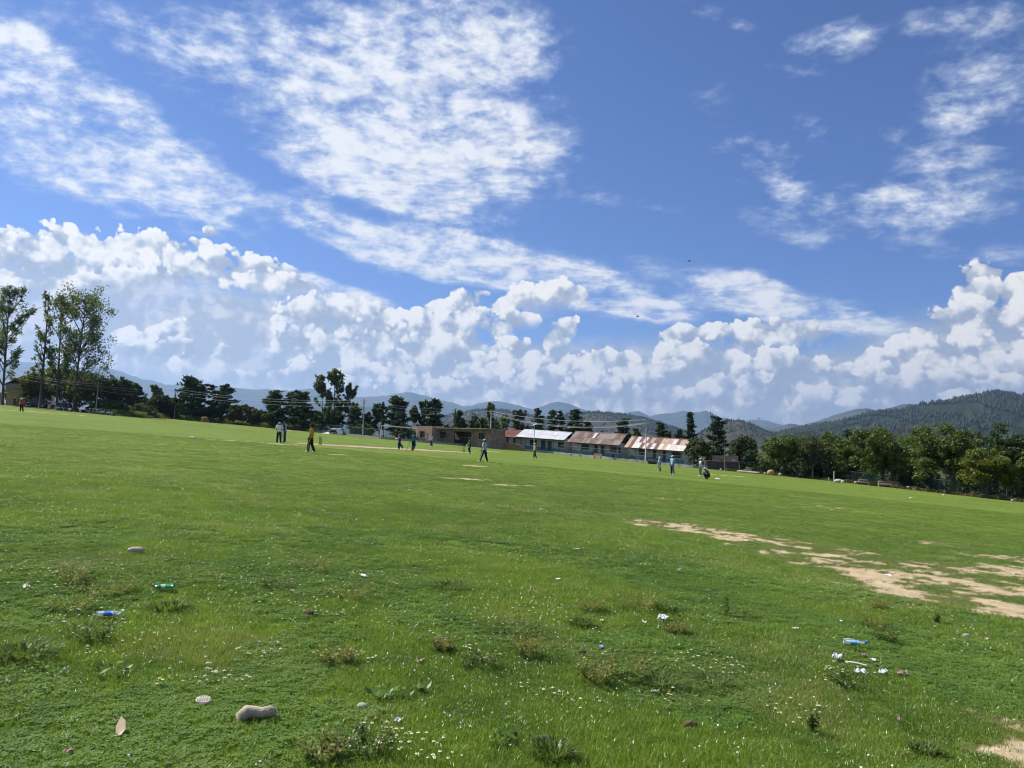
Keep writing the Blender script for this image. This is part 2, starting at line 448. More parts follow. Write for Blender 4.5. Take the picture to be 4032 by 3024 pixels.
class MB:
    """collects simple shapes into one mesh"""
    def __init__(self):
        self.v = []; self.f = []; self.m = []; self.mat = 0
    def add(self, vs, fs):
        o = len(self.v)
        self.v += [tuple(p) for p in vs]
        self.f += [tuple(i + o for i in q) for q in fs]
        self.m += [self.mat] * len(fs)
        return self
    def box(self, c, s, rot=None):
        hx, hy, hz = s[0] / 2, s[1] / 2, s[2] / 2
        vs = [Vector((x, y, z)) for z in (-hz, hz) for y in (-hy, hy) for x in (-hx, hx)]
        if rot is not None: vs = [rot @ p for p in vs]
        vs = [p + Vector(c) for p in vs]
        return self.add(vs, [(0, 2, 3, 1), (4, 5, 7, 6), (0, 1, 5, 4), (2, 6, 7, 3), (0, 4, 6, 2), (1, 3, 7, 5)])
    def tube(self, pts, rad, n=8, cap=True):
        pts = [Vector(p) for p in pts]
        if not hasattr(rad, '__len__'): rad = [rad] * len(pts)
        vs, fs = [], []
        for i, p in enumerate(pts):
            t = (pts[min(i + 1, len(pts) - 1)] - pts[max(i - 1, 0)])
            t = t.normalized() if t.length > 1e-9 else Vector((0, 0, 1))
            a = t.cross(Vector((0, 0, 1)) if abs(t.z) < .9 else Vector((1, 0, 0))).normalized()
            b = t.cross(a)
            for k2 in range(n):
                th = 2 * math.pi * k2 / n
                vs.append(p + (a * math.cos(th) + b * math.sin(th)) * rad[i])
        for i in range(len(pts) - 1):
            for k2 in range(n):
                k3 = (k2 + 1) % n
                fs.append((i * n + k2, i * n + k3, (i + 1) * n + k3, (i + 1) * n + k2))
        if cap:
            fs.append(tuple(range(n))); fs.append(tuple((len(pts) - 1) * n + q for q in reversed(range(n))))
        return self.add(vs, fs)
    def blob(self, c, r, seg=10, ring=6, jit=0.0, rnd=random):
        """an ellipsoid, uneven when jit is given"""
        c = Vector(c); vs = [c + Vector((0, 0, -r[2]))]
        for i in range(1, ring):
            ph = -math.pi / 2 + math.pi * i / ring
            for j in range(seg):
                th = 2 * math.pi * j / seg
                q = 1 + rnd.uniform(-jit, jit)
                vs.append(c + Vector((r[0] * math.cos(ph) * math.cos(th) * q, r[1] * math.cos(ph) * math.sin(th) * q, r[2] * math.sin(ph) * q)))
        vs.append(c + Vector((0, 0, r[2])))
        fs = [(0, 1 + (j + 1) % seg, 1 + j) for j in range(seg)]
        for i in range(ring - 2):
            for j in range(seg):
                a = 1 + i * seg; b = a + seg
                fs.append((a + j, a + (j + 1) % seg, b + (j + 1) % seg, b + j))
        t = len(vs) - 1; a = 1 + (ring - 2) * seg
        fs += [(t, a + j, a + (j + 1) % seg) for j in range(seg)]
        return self.add(vs, fs)
    def mesh(self, name, mats, smooth=False):
        if not isinstance(mats, (list, tuple)): mats = [mats]
        return np_mesh(name, np.array(self.v, dtype=np.float32), self.f, mats, self.m, smooth)
    def build(self, name, mats, parent=None, loc=(0, 0, 0), rot=(0, 0, 0), smooth=False):
        return obj(name, self.mesh(name, mats, smooth), parent, loc, rot)

def mat(name, base_col, rough=0.8, var=0.12, scale=6.0, metal=0.0, bump=0.0, bscale=30.0, spec=0.3, coords='Object', stretch=(1, 1, 1), second=None, sec_amt=(.5, .7)):
    """a plain surface: uneven colour and fine relief"""
    if name in MATS: return MATS[name]
    m = bpy.data.materials.new(name); m.use_nodes = True
    k = NT(m.node_tree)
    out = k.n('ShaderNodeOutputMaterial'); b = k.n('ShaderNodeBsdfPrincipled')
    tc = k.n('ShaderNodeTexCoord'); vec = k.mapping(tc.outputs[coords], scale=stretch)
    f = k.noise(vec, scale, 5, .6)[0]
    lo = tuple(c * (1 - var) for c in base_col); hi = tuple(min(1, c * (1 + var)) for c in base_col)
    col = k.mix(k.ss(f, .3, .7), lo, hi)
    if second is not None:
        f2 = k.noise(vec, scale * .7, 6, .65)[0]
        col = k.mix(k.ss(f2, sec_amt[0], sec_amt[1]), col, second)
    k.set(b.inputs['Base Color'], col)
    b.inputs['Roughness'].default_value = rough; b.inputs['Metallic'].default_value = metal
    b.inputs['Specular IOR Level'].default_value = spec
    if bump:
        bp = k.n('ShaderNodeBump'); bp.inputs['Strength'].default_value = bump; bp.inputs['Distance'].default_value = .02
        k.set(bp.inputs['Height'], k.noise(vec, bscale, 4, .6)[0]); k.t.links.new(bp.outputs[0], b.inputs['Normal'])
    k.t.links.new(b.outputs[0], out.inputs[0])
    MATS[name] = m
    return m
# ------------------------------------------------------------------ the ground
# boundary between the mown outfield and the rougher grass near the camera (a wide arc), and bare soil
def world_pts(lst):
    return [gp(a, b) for a, b in lst]

ARC = [(p.x, p.y) for p in world_pts([(1000, 1925), (1700, 1955), (2100, 2010), (2500, 2060), (2800, 2120), (3000, 2190), (3300, 2290), (3500, 2340), (3800, 2400), (4032, 2450)])]
ARC.sort()
def arc_y(x):
    xs = np.array([a[0] for a in ARC]); ys = np.array([a[1] for a in ARC])
    return np.interp(x, xs, ys)

def seg_dist(x, y, a, b):
    ax, ay = a; bx, by = b
    vx, vy = bx - ax, by - ay
    t = np.clip(((x - ax) * vx + (y - ay) * vy) / (vx * vx + vy * vy), 0, 1)
    return np.hypot(x - ax - t * vx, y - ay - t * vy)

STUMP_A = gp(1261, 1751); STUMP_B = gp(1826, 1781)
BARE = []   # (points of a worn track in pixels, half width in metres, strength)
for pts, w, s in [
    ([(2600, 2062), (2800, 2095), (3000, 2120), (3300, 2165)], 1.0, 1.0),
    ([(2820, 2100), (3050, 2150), (3250, 2190)], 1.0, .9),
    ([(3250, 2190), (3450, 2240), (3700, 2280), (4100, 2330)], 1.3, 1.15),
    ([(3400, 2215), (3700, 2235), (4100, 2260)], 0.9, 1.1),
    ([(3380, 2230), (3420, 2280), (3600, 2330)], 0.6, 1.1),
    ([(3550, 2330), (3800, 2360), (4100, 2420)], 0.8, 1.0),
    ([(3900, 2190), (4100, 2210)], 0.8, 1.0),
    ([(3700, 2145), (3790, 2152)], .5, .9),
    ([(3900, 2410), (4100, 2430)], .35, .9),
    ([(3900, 2860), (4060, 2880)], .25, 1.0),
    ([(3960, 2960), (4200, 3040)], .30, 1.15),
    ([(4000, 2920), (4300, 2960)], .25, .8),
    ([(2540, 2066), (2700, 2090)], .35, .9),
    ([(1750, 1882), (1895, 1888)], .45, 1.3),
    ([(1940, 1908), (2075, 1912)], .3, .9),
    ([(3215, 1992), (3300, 2000)], .5, .9),
    ([(3300, 2010), (3440, 2020)], .4, .75),
    ([(2560, 1960), (2700, 1968)], .4, .7),
    ([(2980, 1975), (3020, 1978)], .4, .8),
    ([(4000, 2065), (4100, 2075)], .5, .8),
    ([(2795, 1868), (2880, 1874), (2920, 1877)], .5, 1.4),
    ([(0, 1614), (40, 1616)], .8, 1.2), ([(90, 1618), (330, 1637)], .7, 1.3),
    ([(1085, 1748), (1160, 1750)], .8, 1.2),
    ([(1916, 1778), (1965, 1780)], .8, 1.1), ([(1120, 1693), (1210, 1699)], 1.0, 1.2), ([(840, 1732), (980, 1738)], .8, .55),
    ([(1840, 1834), (1880, 1835)], .5, .9), ([(1300, 1790), (1390, 1792)], .5, .6)]:
    BARE.append(([(p.x, p.y) for p in world_pts(pts)], w, s))

def bare_cover(x, y):
    m = np.zeros_like(x)
    for pts, w, s in BARE:
        if len(pts) == 1: pts = pts * 2
        for a, b in zip(pts[:-1], pts[1:]):
            d = seg_dist(x, y, a, b) / w
            m = np.maximum(m, s * np.clip(1.35 - d, 0, 1))
    return m

def bare_soil(x, y):
    """0 grass .. 1 bare: broken up into islands by noise"""
    m = bare_cover(x, y)
    # worn patches lie across the view: they are longer along x
    n = fbm(x * 2.3, y * 2.6, 31, 5, .66)
    n2 = fbm(x * .45, y * .45, 57, 3)
    v = m * .60 + (n - .5) * 3.3 + (n2 - .5) * .8
    return sstep(.46, .60, v) * (m > 0.02), np.clip(sstep(-.1, .5, v) + .45 * m, 0, 1) * (m > 0.02)

def roughness_lawn(x, y):
    """1 in the weedy grass near the camera, 0 on the mown outfield"""
    yb = arc_y(x) + (fbm(x * .6, y * .6, 5, 3) - .5) * 1.2
    return 1 - sstep(-.8, .5, y - yb)

EDGE = [(-400, 150), (9, 146), (157, 150), (449, 138), (560, 146), (687, 168), (804, 160), (885, 172), (1060, 160), (1210, 158), (1498, 142), (1800, 148),
        (1940, 152), (2180, 150), (2400, 138), (2724, 126), (2915, 126), (3093, 124), (3204, 120), (3376, 110), (3545, 104), (3886, 90), (4032, 87), (4500, 80)]
EDGE_W = [base(a, b) for a, b in EDGE]
EDGE_ANG = np.array([math.atan2(p.x, p.y) for p in EDGE_W]); EDGE_R = np.array([math.hypot(p.x, p.y) for p in EDGE_W])
def edge_r(x, y):
    return np.interp(np.arctan2(x, y), EDGE_ANG, EDGE_R)
def edge_depth(px):
    return float(np.interp(px, [e[0] for e in EDGE], [e[1] for e in EDGE]))

def lumps(x, y):
    r = np.hypot(x, y)
    f = 1 - sstep(18, 45, r)
    return (fbm(x * 1.1, y * 1.1, 3, 4) - .5) * .07 * f

def ground_surface(x, y):
    return ground_z(x, y) + lumps(x, y)

def mat_ground():
    m = bpy.data.materials.new('grass_ground'); m.use_nodes = True
    k = NT(m.node_tree)
    out = k.n('ShaderNodeOutputMaterial'); b = k.n('ShaderNodeBsdfPrincipled')
    geo = k.n('ShaderNodeNewGeometry'); pos = geo.outputs['Position']
    A = lambda nm: k.n('ShaderNodeAttribute', attribute_name=nm).outputs['Fac']
    bare, thin, rough, wild, ring = A('bare'), A('thin'), A('rough'), A('wild'), A('ring')
    n1 = k.noise(pos, .09, 4, .6)[0]
    n2 = k.noise(pos, .55, 5, .65)[0]
    n3 = k.noise(pos, 3.2, 5, .7)[0]
    n4 = k.noise(pos, 16, 4, .7)[0]
    g_out = k.mix(k.ss(n1, .35, .65), (.102, .170, .020), (.142, .208, .028))
    g_out = k.mix(k.math('MULTIPLY', k.ss(n2, .42, .68), .75), g_out, (.185, .222, .042))
    g_out = k.mix(k.math('MULTIPLY', k.ss(n2, .50, .30), .55), g_out, (.075, .128, .018))
    g_in = k.mix(k.ss(n2, .35, .65), (.078, .150, .018), (.128, .200, .026))
    g_out = k.mix(k.math('MULTIPLY', ring, .62), g_out, (.066, .118, .020))
    g = k.mix(rough, g_out, g_in)
    g = k.mix(k.math('MULTIPLY', k.ss(n3, .52, .75), .55), g, (.23, .235, .06))
    g = k.mix(k.math('MULTIPLY', k.ss(n4, .58, .35), .5), g, (.045, .075, .014))
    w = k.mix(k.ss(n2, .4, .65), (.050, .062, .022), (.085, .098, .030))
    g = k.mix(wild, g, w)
    s1 = k.mix(k.ss(n3, .3, .7), (.42, .32, .19), (.56, .45, .29))
    s1 = k.mix(k.math('MULTIPLY', k.ss(n4, .5, .7), .45), s1, (.26, .19, .11))
    th = k.mix(k.ss(n4, .35, .65), (.16, .125, .06), (.10, .105, .032))
    g = k.mix(k.math('MULTIPLY', thin, .75), g, th)
    g = k.mix(bare, g, s1)
    k.set(b.inputs['Base Color'], g)
    b.inputs['Roughness'].default_value = .95; b.inputs['Specular IOR Level'].default_value = .1
    bp = k.n('ShaderNodeBump'); bp.inputs['Strength'].default_value = .9; bp.inputs['Distance'].default_value = .05
    hh = k.math('ADD', k.math('MULTIPLY', k.noise(pos, 9, 6, .75)[0], 1.0), k.math('MULTIPLY', k.noise(pos, .9, 4, .7)[0], 2.5))
    k.set(bp.inputs['Height'], hh); k.t.links.new(bp.outputs[0], b.inputs['Normal'])
    k.t.links.new(b.outputs[0], out.inputs[0])
    return m
M_GROUND = mat_ground()

def build_ground():
    r = list(np.linspace(.4, 4, 8)[:-1])
    q = 4.0
    while q < 16000:
        r.append(q); q *= 1.012 if q < 40 else (1.02 if q < 300 else 1.09)
    r = np.array(r + [16000.0])
    a = np.concatenate([np.radians(np.arange(-44, 44.01, .2)), np.radians(np.arange(50, 311, 6.0))])
    a.sort()
    nr, na = len(r), len(a)
    R, A = np.meshgrid(r, a, indexing='ij')
    x = R * np.sin(A); y = R * np.cos(A)
    z = ground_surface(x, y)
    verts = np.stack([x, y, z], -1).reshape(-1, 3)
    verts = np.vstack([verts, [[0, 0, 0]]])
    i = np.arange(nr - 1)[:, None] * na; j = np.arange(na)[None, :]; jn = (j + 1) % na
    quads = np.stack([i + j, i + na + j, i + na + jn, i + jn], -1).reshape(-1, 4)
    faces = np.vstack([quads])
    me = np_mesh('ground', verts, faces, [M_GROUND], smooth=True)
    xf, yf = verts[:, 0], verts[:, 1]
    b, t = bare_soil(xf, yf)
    point_attr(me, 'bare', b); point_attr(me, 'thin', t)
    point_attr(me, 'rough', roughness_lawn(xf, yf))
    dy = yf - arc_y(xf)
    point_attr(me, 'ring', sstep(-.3, 1.0, dy) * (1 - sstep(7, 26, dy + (fbm(xf * .12, yf * .12, 15, 3) - .5) * 16)) * sstep(-14, 4, xf))
    er = edge_r(xf, yf); rr = np.hypot(xf, yf)
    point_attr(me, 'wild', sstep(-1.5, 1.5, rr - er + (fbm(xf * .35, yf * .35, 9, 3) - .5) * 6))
    g = obj('ground', me); tag(g, kind='structure')
build_ground()

# ------------------------------------------------------------------ hills and mountains
def mat_hill(name, c1, c2, c3, scale):
    m = bpy.data.materials.new(name); m.use_nodes = True
    k = NT(m.node_tree)
    out = k.n('ShaderNodeOutputMaterial'); b = k.n('ShaderNodeBsdfPrincipled')
    pos = k.n('ShaderNodeNewGeometry').outputs['Position']
    n1 = k.noise(pos, scale, 6, .65)[0]; n2 = k.noise(pos, scale * 5, 4, .7)[0]
    c = k.mix(k.ss(n1, .4, .62), c1, c2)
    c = k.mix(k.math('MULTIPLY', k.ss(n2, .5, .7), .6), c, c3)
    k.set(b.inputs['Base Color'], c)
    b.inputs['Roughness'].default_value = 1; b.inputs['Specular IOR Level'].default_value = 0
    k.t.links.new(b.outputs[0], out.inputs[0])
    return m

RIDGES = {}
def ridge(name, pts, D, mt, front=.30, relief=.10, seed=1, step=7, back=.12):
    """a range whose crest follows the skyline points, at a distance of D metres"""
    px = np.array([p[0] for p in pts], float); py = np.array([p[1] for p in pts], float)
    xs = np.arange(px[0], px[-1] + step, step)
    ys = np.interp(xs, px, py)
    dirs = [ray(a, b) for a, b in zip(xs, ys)]
    X = np.array([d.x for d in dirs]) * D; Z = CAM_H + np.array([d.z for d in dirs]) * D
    Z = Z + (fbm(xs * .05, xs * 0, seed, 4) - .5) * D * .0022
    rows = np.concatenate([np.linspace(0, 1, 26), 1 + np.array([.15, .4, 1.0])])
    V = []
    for t in rows:
        if t <= 1:
            Y = D * (1 - front * (1 - t)); s = t ** 1.15
            rel = (fbm(X / D * 60 + t * 2.0, np.full_like(X, t * 9), seed + 3, 5) - .5) * relief * np.sin(math.pi * min(t, 1)) 
            gul = -np.abs(fbm(X / D * 34 + (t - 1) * .8, np.full_like(X, t * 2.2), seed + 9, 4) - .5) * relief * 1.6 * np.sin(math.pi * t)
            z = -4 + (Z + 4) * np.clip(s + rel + gul, 0, 1.02 if t < 1 else 1)
        else:
            u = t - 1; Y = D * (1 + back * u); z = -4 + (Z + 4) * (1 - .75 * u)
        V.append(np.stack([X * (Y / D), np.full_like(X, Y), z], -1))
    V = np.array(V); nr, nc = V.shape[:2]
    i = np.arange(nr - 1)[:, None] * nc; j = np.arange(nc - 1)[None, :]
    quads = np.stack([i + j, i + j + 1, i + nc + j + 1, i + nc + j], -1).reshape(-1, 4)
    me = np_mesh(name, V.reshape(-1, 3), quads, [mt], smooth=True)
    o = obj(name, me); tag(o, kind='structure')
    RIDGES[name] = (V, rows)
    return o

M_MTN = mat_hill('mountain_slope', (.030, .050, .045), (.060, .075, .060), (.09, .095, .08), .0012)
M_HILL = mat_hill('hill_scrub', (.026, .036, .022), (.066, .062, .042), (.095, .085, .058), .006)
M_WOOD = mat_hill('hill_forest_floor', (.014, .026, .014), (.026, .036, .020), (.045, .048, .030), .006)

ridge('mountain_range', [(-700, 1440), (-300, 1400), (0, 1420), (200, 1432), (330, 1448), (411, 1446), (500, 1471), (563, 1494), (614, 1501), (652, 1515), (702, 1514), (778, 1518), (854, 1519),
      (930, 1527), (1006, 1536), (1050, 1531), (1114, 1536), (1165, 1537), (1215, 1529), (1300, 1545), (1397, 1562), (1443, 1563), (1494, 1562), (1560, 1549), (1620, 1545), (1680, 1560), (1715, 1571),
      (1753, 1578), (1821, 1598), (1854, 1597), (1905, 1585), (1943, 1579), (1994, 1585), (2057, 1600), (2102, 1613), (2127, 1603), (2165, 1588), (2196, 1581), (2231, 1586), (2273, 1603), (2325, 1625),
      (2400, 1640), (2450, 1628), (2476, 1622), (2513, 1617), (2545, 1634), (2561, 1641), (2578, 1634), (2655, 1625), (2696, 1617), (2736, 1625), (2783, 1617), (2830, 1640), (2900, 1660), (2955, 1654), (3007, 1654),
      (3069, 1669), (3200, 1690), (3500, 1700), (4200, 1720)], 13000, M_MTN, relief=.22, seed=3, front=.35)
ridge('middle_range', [(1020, 1700), (1100, 1640), (1200, 1590), (1300, 1572), (1392, 1585), (1430, 1600), (1470, 1604), (1520, 1602), (1600, 1612), (1700, 1630), (1800, 1650)], 7500, M_MTN, relief=.15, seed=23)
ridge('blue_spur', [(2960, 1700), (3010, 1691), (3055, 1684), (3109, 1669), (3130, 1669), (3161, 1675), (3223, 1658), (3284, 1635), (3330, 1622), (3389, 1609), (3416, 1606), (3449, 1619), (3462, 1619),
      (3515, 1604), (3558, 1591), (3614, 1589), (3700, 1600), (3800, 1630)], 6800, M_MTN, relief=.12, seed=33)
ridge('wooded_rise', [(1600, 1690), (1700, 1652), (1753, 1638), (1816, 1625), (1880, 1615), (1956, 1611), (1994, 1615), (2056, 1632), (2096, 1637), (2160, 1650), (2230, 1670)], 4300, M_HILL, relief=.12, seed=43)
ridge('long_hill', [(2120, 1690), (2219, 1640), (2241, 1630), (2293, 1627), (2356, 1625), (2431, 1630), (2472, 1636), (2523, 1643), (2553, 1650), (2594, 1663), (2635, 1678), (2700, 1700), (2760, 1730)], 3700, M_HILL, relief=.12, seed=53)
ridge('bare_knoll', [(2700, 1740), (2780, 1690), (2847, 1663), (2872, 1656), (2915, 1658), (2952, 1668), (2977, 1680), (3007, 1694), (3032, 1704), (3090, 1730)], 2700, M_HILL, relief=.12, seed=63)
ridge('forested_hill', [(2980, 1730), (3023, 1715), (3069, 1707), (3115, 1696), (3161, 1687), (3223, 1676), (3284, 1667), (3350, 1652), (3399, 1636), (3459, 1624), (3545, 1620), (3598, 1604), (3631, 1592), (3697, 1584),
      (3763, 1574), (3829, 1562), (3896, 1547), (3929, 1547), (3995, 1554), (4032, 1559), (4200, 1590), (4500, 1640), (4900, 1700)], 3100, M_WOOD, relief=.16, seed=73, front=.4)

def mat_leafish(name, c1, c2, c3=None, trans=.35, scale=.9):
    m = bpy.data.materials.new(name); m.use_nodes = True
    k = NT(m.node_tree)
    out = k.n('ShaderNodeOutputMaterial')
    pos = k.n('ShaderNodeNewGeometry')
    rnd = pos.outputs['Random Per Island']
    n = k.noise(pos.outputs['Position'], scale, 3, .6)[0]
    c = k.mix(k.math('ADD', k.math('MULTIPLY', rnd, .6), k.math('MULTIPLY', k.ss(n, .3, .7), .4)), c1, c2)
    if c3: c = k.mix(k.ss(rnd, .86, .95), c, c3)
    d = k.n('ShaderNodeBsdfDiffuse'); k.set(d.inputs[0], c)
    t = k.n('ShaderNodeBsdfTranslucent'); k.set(t.inputs[0], k.mix(.5, c, (1.0, 1.0, .35), 'MULTIPLY'))
    g = k.n('ShaderNodeBsdfGlossy'); g.inputs['Roughness'].default_value = .45; g.inputs[0].default_value = (.9, 1, .9, 1)
    m1 = k.n('ShaderNodeMixShader'); m1.inputs[0].default_value = trans
    k.t.links.new(d.outputs[0], m1.inputs[1]); k.t.links.new(t.outputs[0], m1.inputs[2])
    m2 = k.n('ShaderNodeMixShader'); m2.inputs[0].default_value = .02
    k.t.links.new(m1.outputs[0], m2.inputs[1]); k.t.links.new(g.outputs[0], m2.inputs[2])
    k.t.links.new(m2.outputs[0], out.inputs[0])
    MATS[name] = m
    return m
M_CONIFER = mat_leafish('far_conifer', (.012, .024, .012), (.030, .045, .020), trans=.1, scale=.02)

def hill_wood(name, src, count, h, crest, label, seed):
    rg = np.random.default_rng(seed)
    V, rows = RIDGES[src]
    nr, nc = V.shape[:2]; rmax = 25
    nca = int(count * crest)
    ri = np.concatenate([rg.uniform(rmax - 1.2, rmax + .6, nca), rmax * rg.uniform(.30, 1, count - nca) ** .7])
    ci = rg.uniform(0, nc - 1.001, count)
    i0 = np.clip(ri.astype(int), 0, nr - 2); j0 = ci.astype(int); fi = (ri - i0)[:, None]; fj = (ci - j0)[:, None]
    P = (V[i0, j0] * (1 - fj) + V[i0, j0 + 1] * fj) * (1 - fi) + (V[i0 + 1, j0] * (1 - fj) + V[i0 + 1, j0 + 1] * fj) * fi
    keep = fbm(P[:, 0] * .006, P[:, 1] * .004, seed, 3) > .40
    keep[:nca] = True
    P = P[keep]; n = len(P)
    hh = h * rg.uniform(.55, 1.25, n); ww = hh * rg.uniform(.20, .34, n)
    ang = np.linspace(0, 2 * np.pi, 6, endpoint=False)
    vs = []
    for zf, wf in ((.08, .55), (.32, 1.0), (.7, .5)):
        ring = np.stack([np.cos(ang), np.sin(ang)], -1)[None] * (ww * wf)[:, None, None] * rg.uniform(.75, 1.25, (n, 6, 1))
        vs.append(np.concatenate([P[:, None, :2] + ring, np.repeat((P[:, 2] + hh * zf)[:, None, None], 6, 1)], -1))
    top = P.copy(); top[:, 2] += hh
    verts = np.concatenate(vs + [top[:, None, :]], 1).reshape(-1, 3)
    o = (np.arange(n) * 19)[:, None]
    fs = []
    for lv in range(2):
        for q in range(6):
            q2 = (q + 1) % 6
            a, b2, c, d = lv * 6 + q, lv * 6 + q2, (lv + 1) * 6 + q2, (lv + 1) * 6 + q
            fs.append(o + np.array([[a, b2, c]])); fs.append(o + np.array([[a, c, d]]))
    for q in range(6):
        fs.append(o + np.array([[12 + q, 12 + (q + 1) % 6, 18]]))
    me = np_mesh(name, verts, np.concatenate(fs, 0), [M_CONIFER], smooth=True)
    ob = obj(name, me); tag(ob, label, 'wood', kind='stuff')
hill_wood('pine_wood', 'forested_hill', 9000, 15, .12, 'dark pine wood covering the big hill behind the right-hand trees', 5)
hill_wood('pine_wood', 'wooded_rise', 1500, 13, .35, 'dark pines along the crest of the low hill left of the sheds', 6)
hill_wood('pine_wood', 'long_hill', 1700, 12, .35, 'dark pines along the crest of the long hill above the sheds', 7)
hill_wood('pine_wood', 'bare_knoll', 500, 9, .55, 'dark pines along the crest of the scrubby knoll right of the sheds', 8)

# ------------------------------------------------------------------ haze
def build_haze():
    top = max(float(v[0][:, :, 2].max()) for v in RIDGES.values()) + 25; low = -12.5
    mb = MB(); mb.box((0, 0, (top + low) / 2), (33000, 33000, top - low))
    m = bpy.data.materials.new('haze_air'); m.use_nodes = True
    k = NT(m.node_tree)
    out = k.n('ShaderNodeOutputMaterial'); v = k.n('ShaderNodeVolumePrincipled')
    v.inputs['Color'].default_value = (.43, .62, .94, 1)
    v.inputs['Density'].default_value = HAZE_DENSITY
    v.inputs['Anisotropy'].default_value = 0.35
    k.t.links.new(v.outputs[0], out.inputs['Volume'])
    m.cycles.homogeneous_volume = True
    o = mb.build('haze', m); tag(o, 'pale blue haze filling the valley air', 'haze', kind='stuff')
HAZE_DENSITY = 6.2e-5
build_haze()
# ------------------------------------------------------------------ grass and low plants
def strips(blades):
    """blades: list of (root, lean vector, height, width, bend) -> verts, faces"""
    V, Fc = [], []
    for (r, lean, h, w, bend) in blades:
        a = random.uniform(0, math.tau); side = Vector((math.cos(a), math.sin(a), 0)) * w / 2
        o = len(V); r = Vector(r); lean = Vector(lean)
        m = r + Vector((0, 0, h * .6)) + lean * .45
        t = r + Vector((0, 0, h * (1 - .25 * bend))) + lean * (1 + bend)
        V += [r - side, r + side, m - side * .75, m + side * .75, t]
        Fc += [(o, o + 1, o + 3, o + 2), (o + 2, o + 3, o + 4)]
    return V, Fc

def lib_obj(name, me, coll):
    o = bpy.data.objects.new(name, me); coll.objects.link(o); return o

def mat_blade(name, c1, c2, c3, trans=.45, gloss=.05):
    m = bpy.data.materials.new(name); m.use_nodes = True
    k = NT(m.node_tree)
    out = k.n('ShaderNodeOutputMaterial')
    inst = k.n('ShaderNodeAttribute', attribute_type='INSTANCER', attribute_name='tone').outputs['Fac']
    dry = k.n('ShaderNodeAttribute', attribute_type='INSTANCER', attribute_name='dry').outputs['Fac']
    rnd = k.n('ShaderNodeNewGeometry').outputs['Random Per Island']
    f = k.math('ADD', k.math('MULTIPLY', inst, .65), k.math('MULTIPLY', rnd, .35))
    c = k.mix(f, c1, c2)
    c = k.mix(k.math('MULTIPLY', k.math('ADD', dry, k.math('MULTIPLY', k.ss(rnd, .90, .97), .5)), 1.0, clamp=True), c, c3)
    d = k.n('ShaderNodeBsdfDiffuse'); k.set(d.inputs[0], c)
    t = k.n('ShaderNodeBsdfTranslucent'); k.set(t.inputs[0], k.mix(.6, c, (1.0, 1.0, .4), 'MULTIPLY'))
    g = k.n('ShaderNodeBsdfGlossy'); g.inputs['Roughness'].default_value = .35
    m1 = k.n('ShaderNodeMixShader'); m1.inputs[0].default_value = trans
    k.t.links.new(d.outputs[0], m1.inputs[1]); k.t.links.new(t.outputs[0], m1.inputs[2])
    m2 = k.n('ShaderNodeMixShader'); m2.inputs[0].default_value = gloss
    k.t.links.new(m1.outputs[0], m2.inputs[1]); k.t.links.new(g.outputs[0], m2.inputs[2])
    k.t.links.new(m2.outputs[0], out.inputs[0])
    return m
M_BLADE = mat_blade('grass_blade', (.090, .180, .018), (.240, .355, .046), (.44, .40, .17))
M_CLOVER = mat_blade('clover_leaf', (.075, .170, .020), (.185, .310, .055), (.28, .33, .11), .42, .05)
M_WEED = mat_blade('weed_leaf', (.045, .080, .018), (.110, .130, .035), (.24, .20, .08), .4)
M_PETAL = mat('white_petal', (.80, .79, .72), .7, .06)
M_YELLOW = mat('yellow_floret', (.72, .50, .06), .7, .1)

def scatter(name, pts, yaw, scl, idx, tone, dry, coll, label, cat):
    me = bpy.data.meshes.new(name)
    n = len(pts)
    me.vertices.add(n); me.vertices.foreach_set('co', np.asarray(pts, np.float32).ravel())
    for nm, arr in (('yaw', yaw), ('tone', tone), ('dry', dry)):
        point_attr(me, nm, arr)
    a = me.attributes.new('size', 'FLOAT_VECTOR', 'POINT'); a.data.foreach_set('vector', np.asarray(scl, np.float32).ravel())
    a = me.attributes.new('pick', 'INT', 'POINT'); a.data.foreach_set('value', np.asarray(idx, np.int32))
    o = obj(name, me); tag(o, label, cat, kind='stuff')
    ng = bpy.data.node_groups.new(name + '_scatter', 'GeometryNodeTree')
    ng.interface.new_socket('Geometry', in_out='INPUT', socket_type='NodeSocketGeometry')
    ng.interface.new_socket('Geometry', in_out='OUTPUT', socket_type='NodeSocketGeometry')
    N = ng.nodes; L = ng.links
    gi, go = N.new('NodeGroupInput'), N.new('NodeGroupOutput')
    ci = N.new('GeometryNodeCollectionInfo'); ci.inputs['Collection'].default_value = coll
    ci.inputs['Separate Children'].default_value = True; ci.inputs['Reset Children'].default_value = True
    ip = N.new('GeometryNodeInstanceOnPoints'); ip.inputs['Pick Instance'].default_value = True
    def attr(nm, tp):
        q = N.new('GeometryNodeInputNamedAttribute'); q.data_type = tp; q.inputs['Name'].default_value = nm
        return next(s for s in q.outputs if s.enabled and s.name == 'Attribute')
    cx = N.new('ShaderNodeCombineXYZ'); L.new(attr('yaw', 'FLOAT'), cx.inputs['Z'])
    L.new(gi.outputs[0], ip.inputs['Points']); L.new(ci.outputs[0], ip.inputs['Instance'])
    L.new(attr('pick', 'INT'), ip.inputs['Instance Index']); L.new(cx.outputs[0], ip.inputs['Rotation'])
    L.new(attr('size', 'FLOAT_VECTOR'), ip.inputs['Scale']); L.new(ip.outputs[0], go.inputs[0])
    md = o.modifiers.new('scatter', 'NODES'); md.node_group = ng
    return o

def ring_points(r1, r2, dens, half=46):
    a = math.radians(half)
    n = int(dens * a * (r2 * r2 - r1 * r1))
    r = np.sqrt(RNG.uniform(r1 * r1, r2 * r2, n)); t = RNG.uniform(-a, a, n)
    return r * np.sin(t), r * np.cos(t)

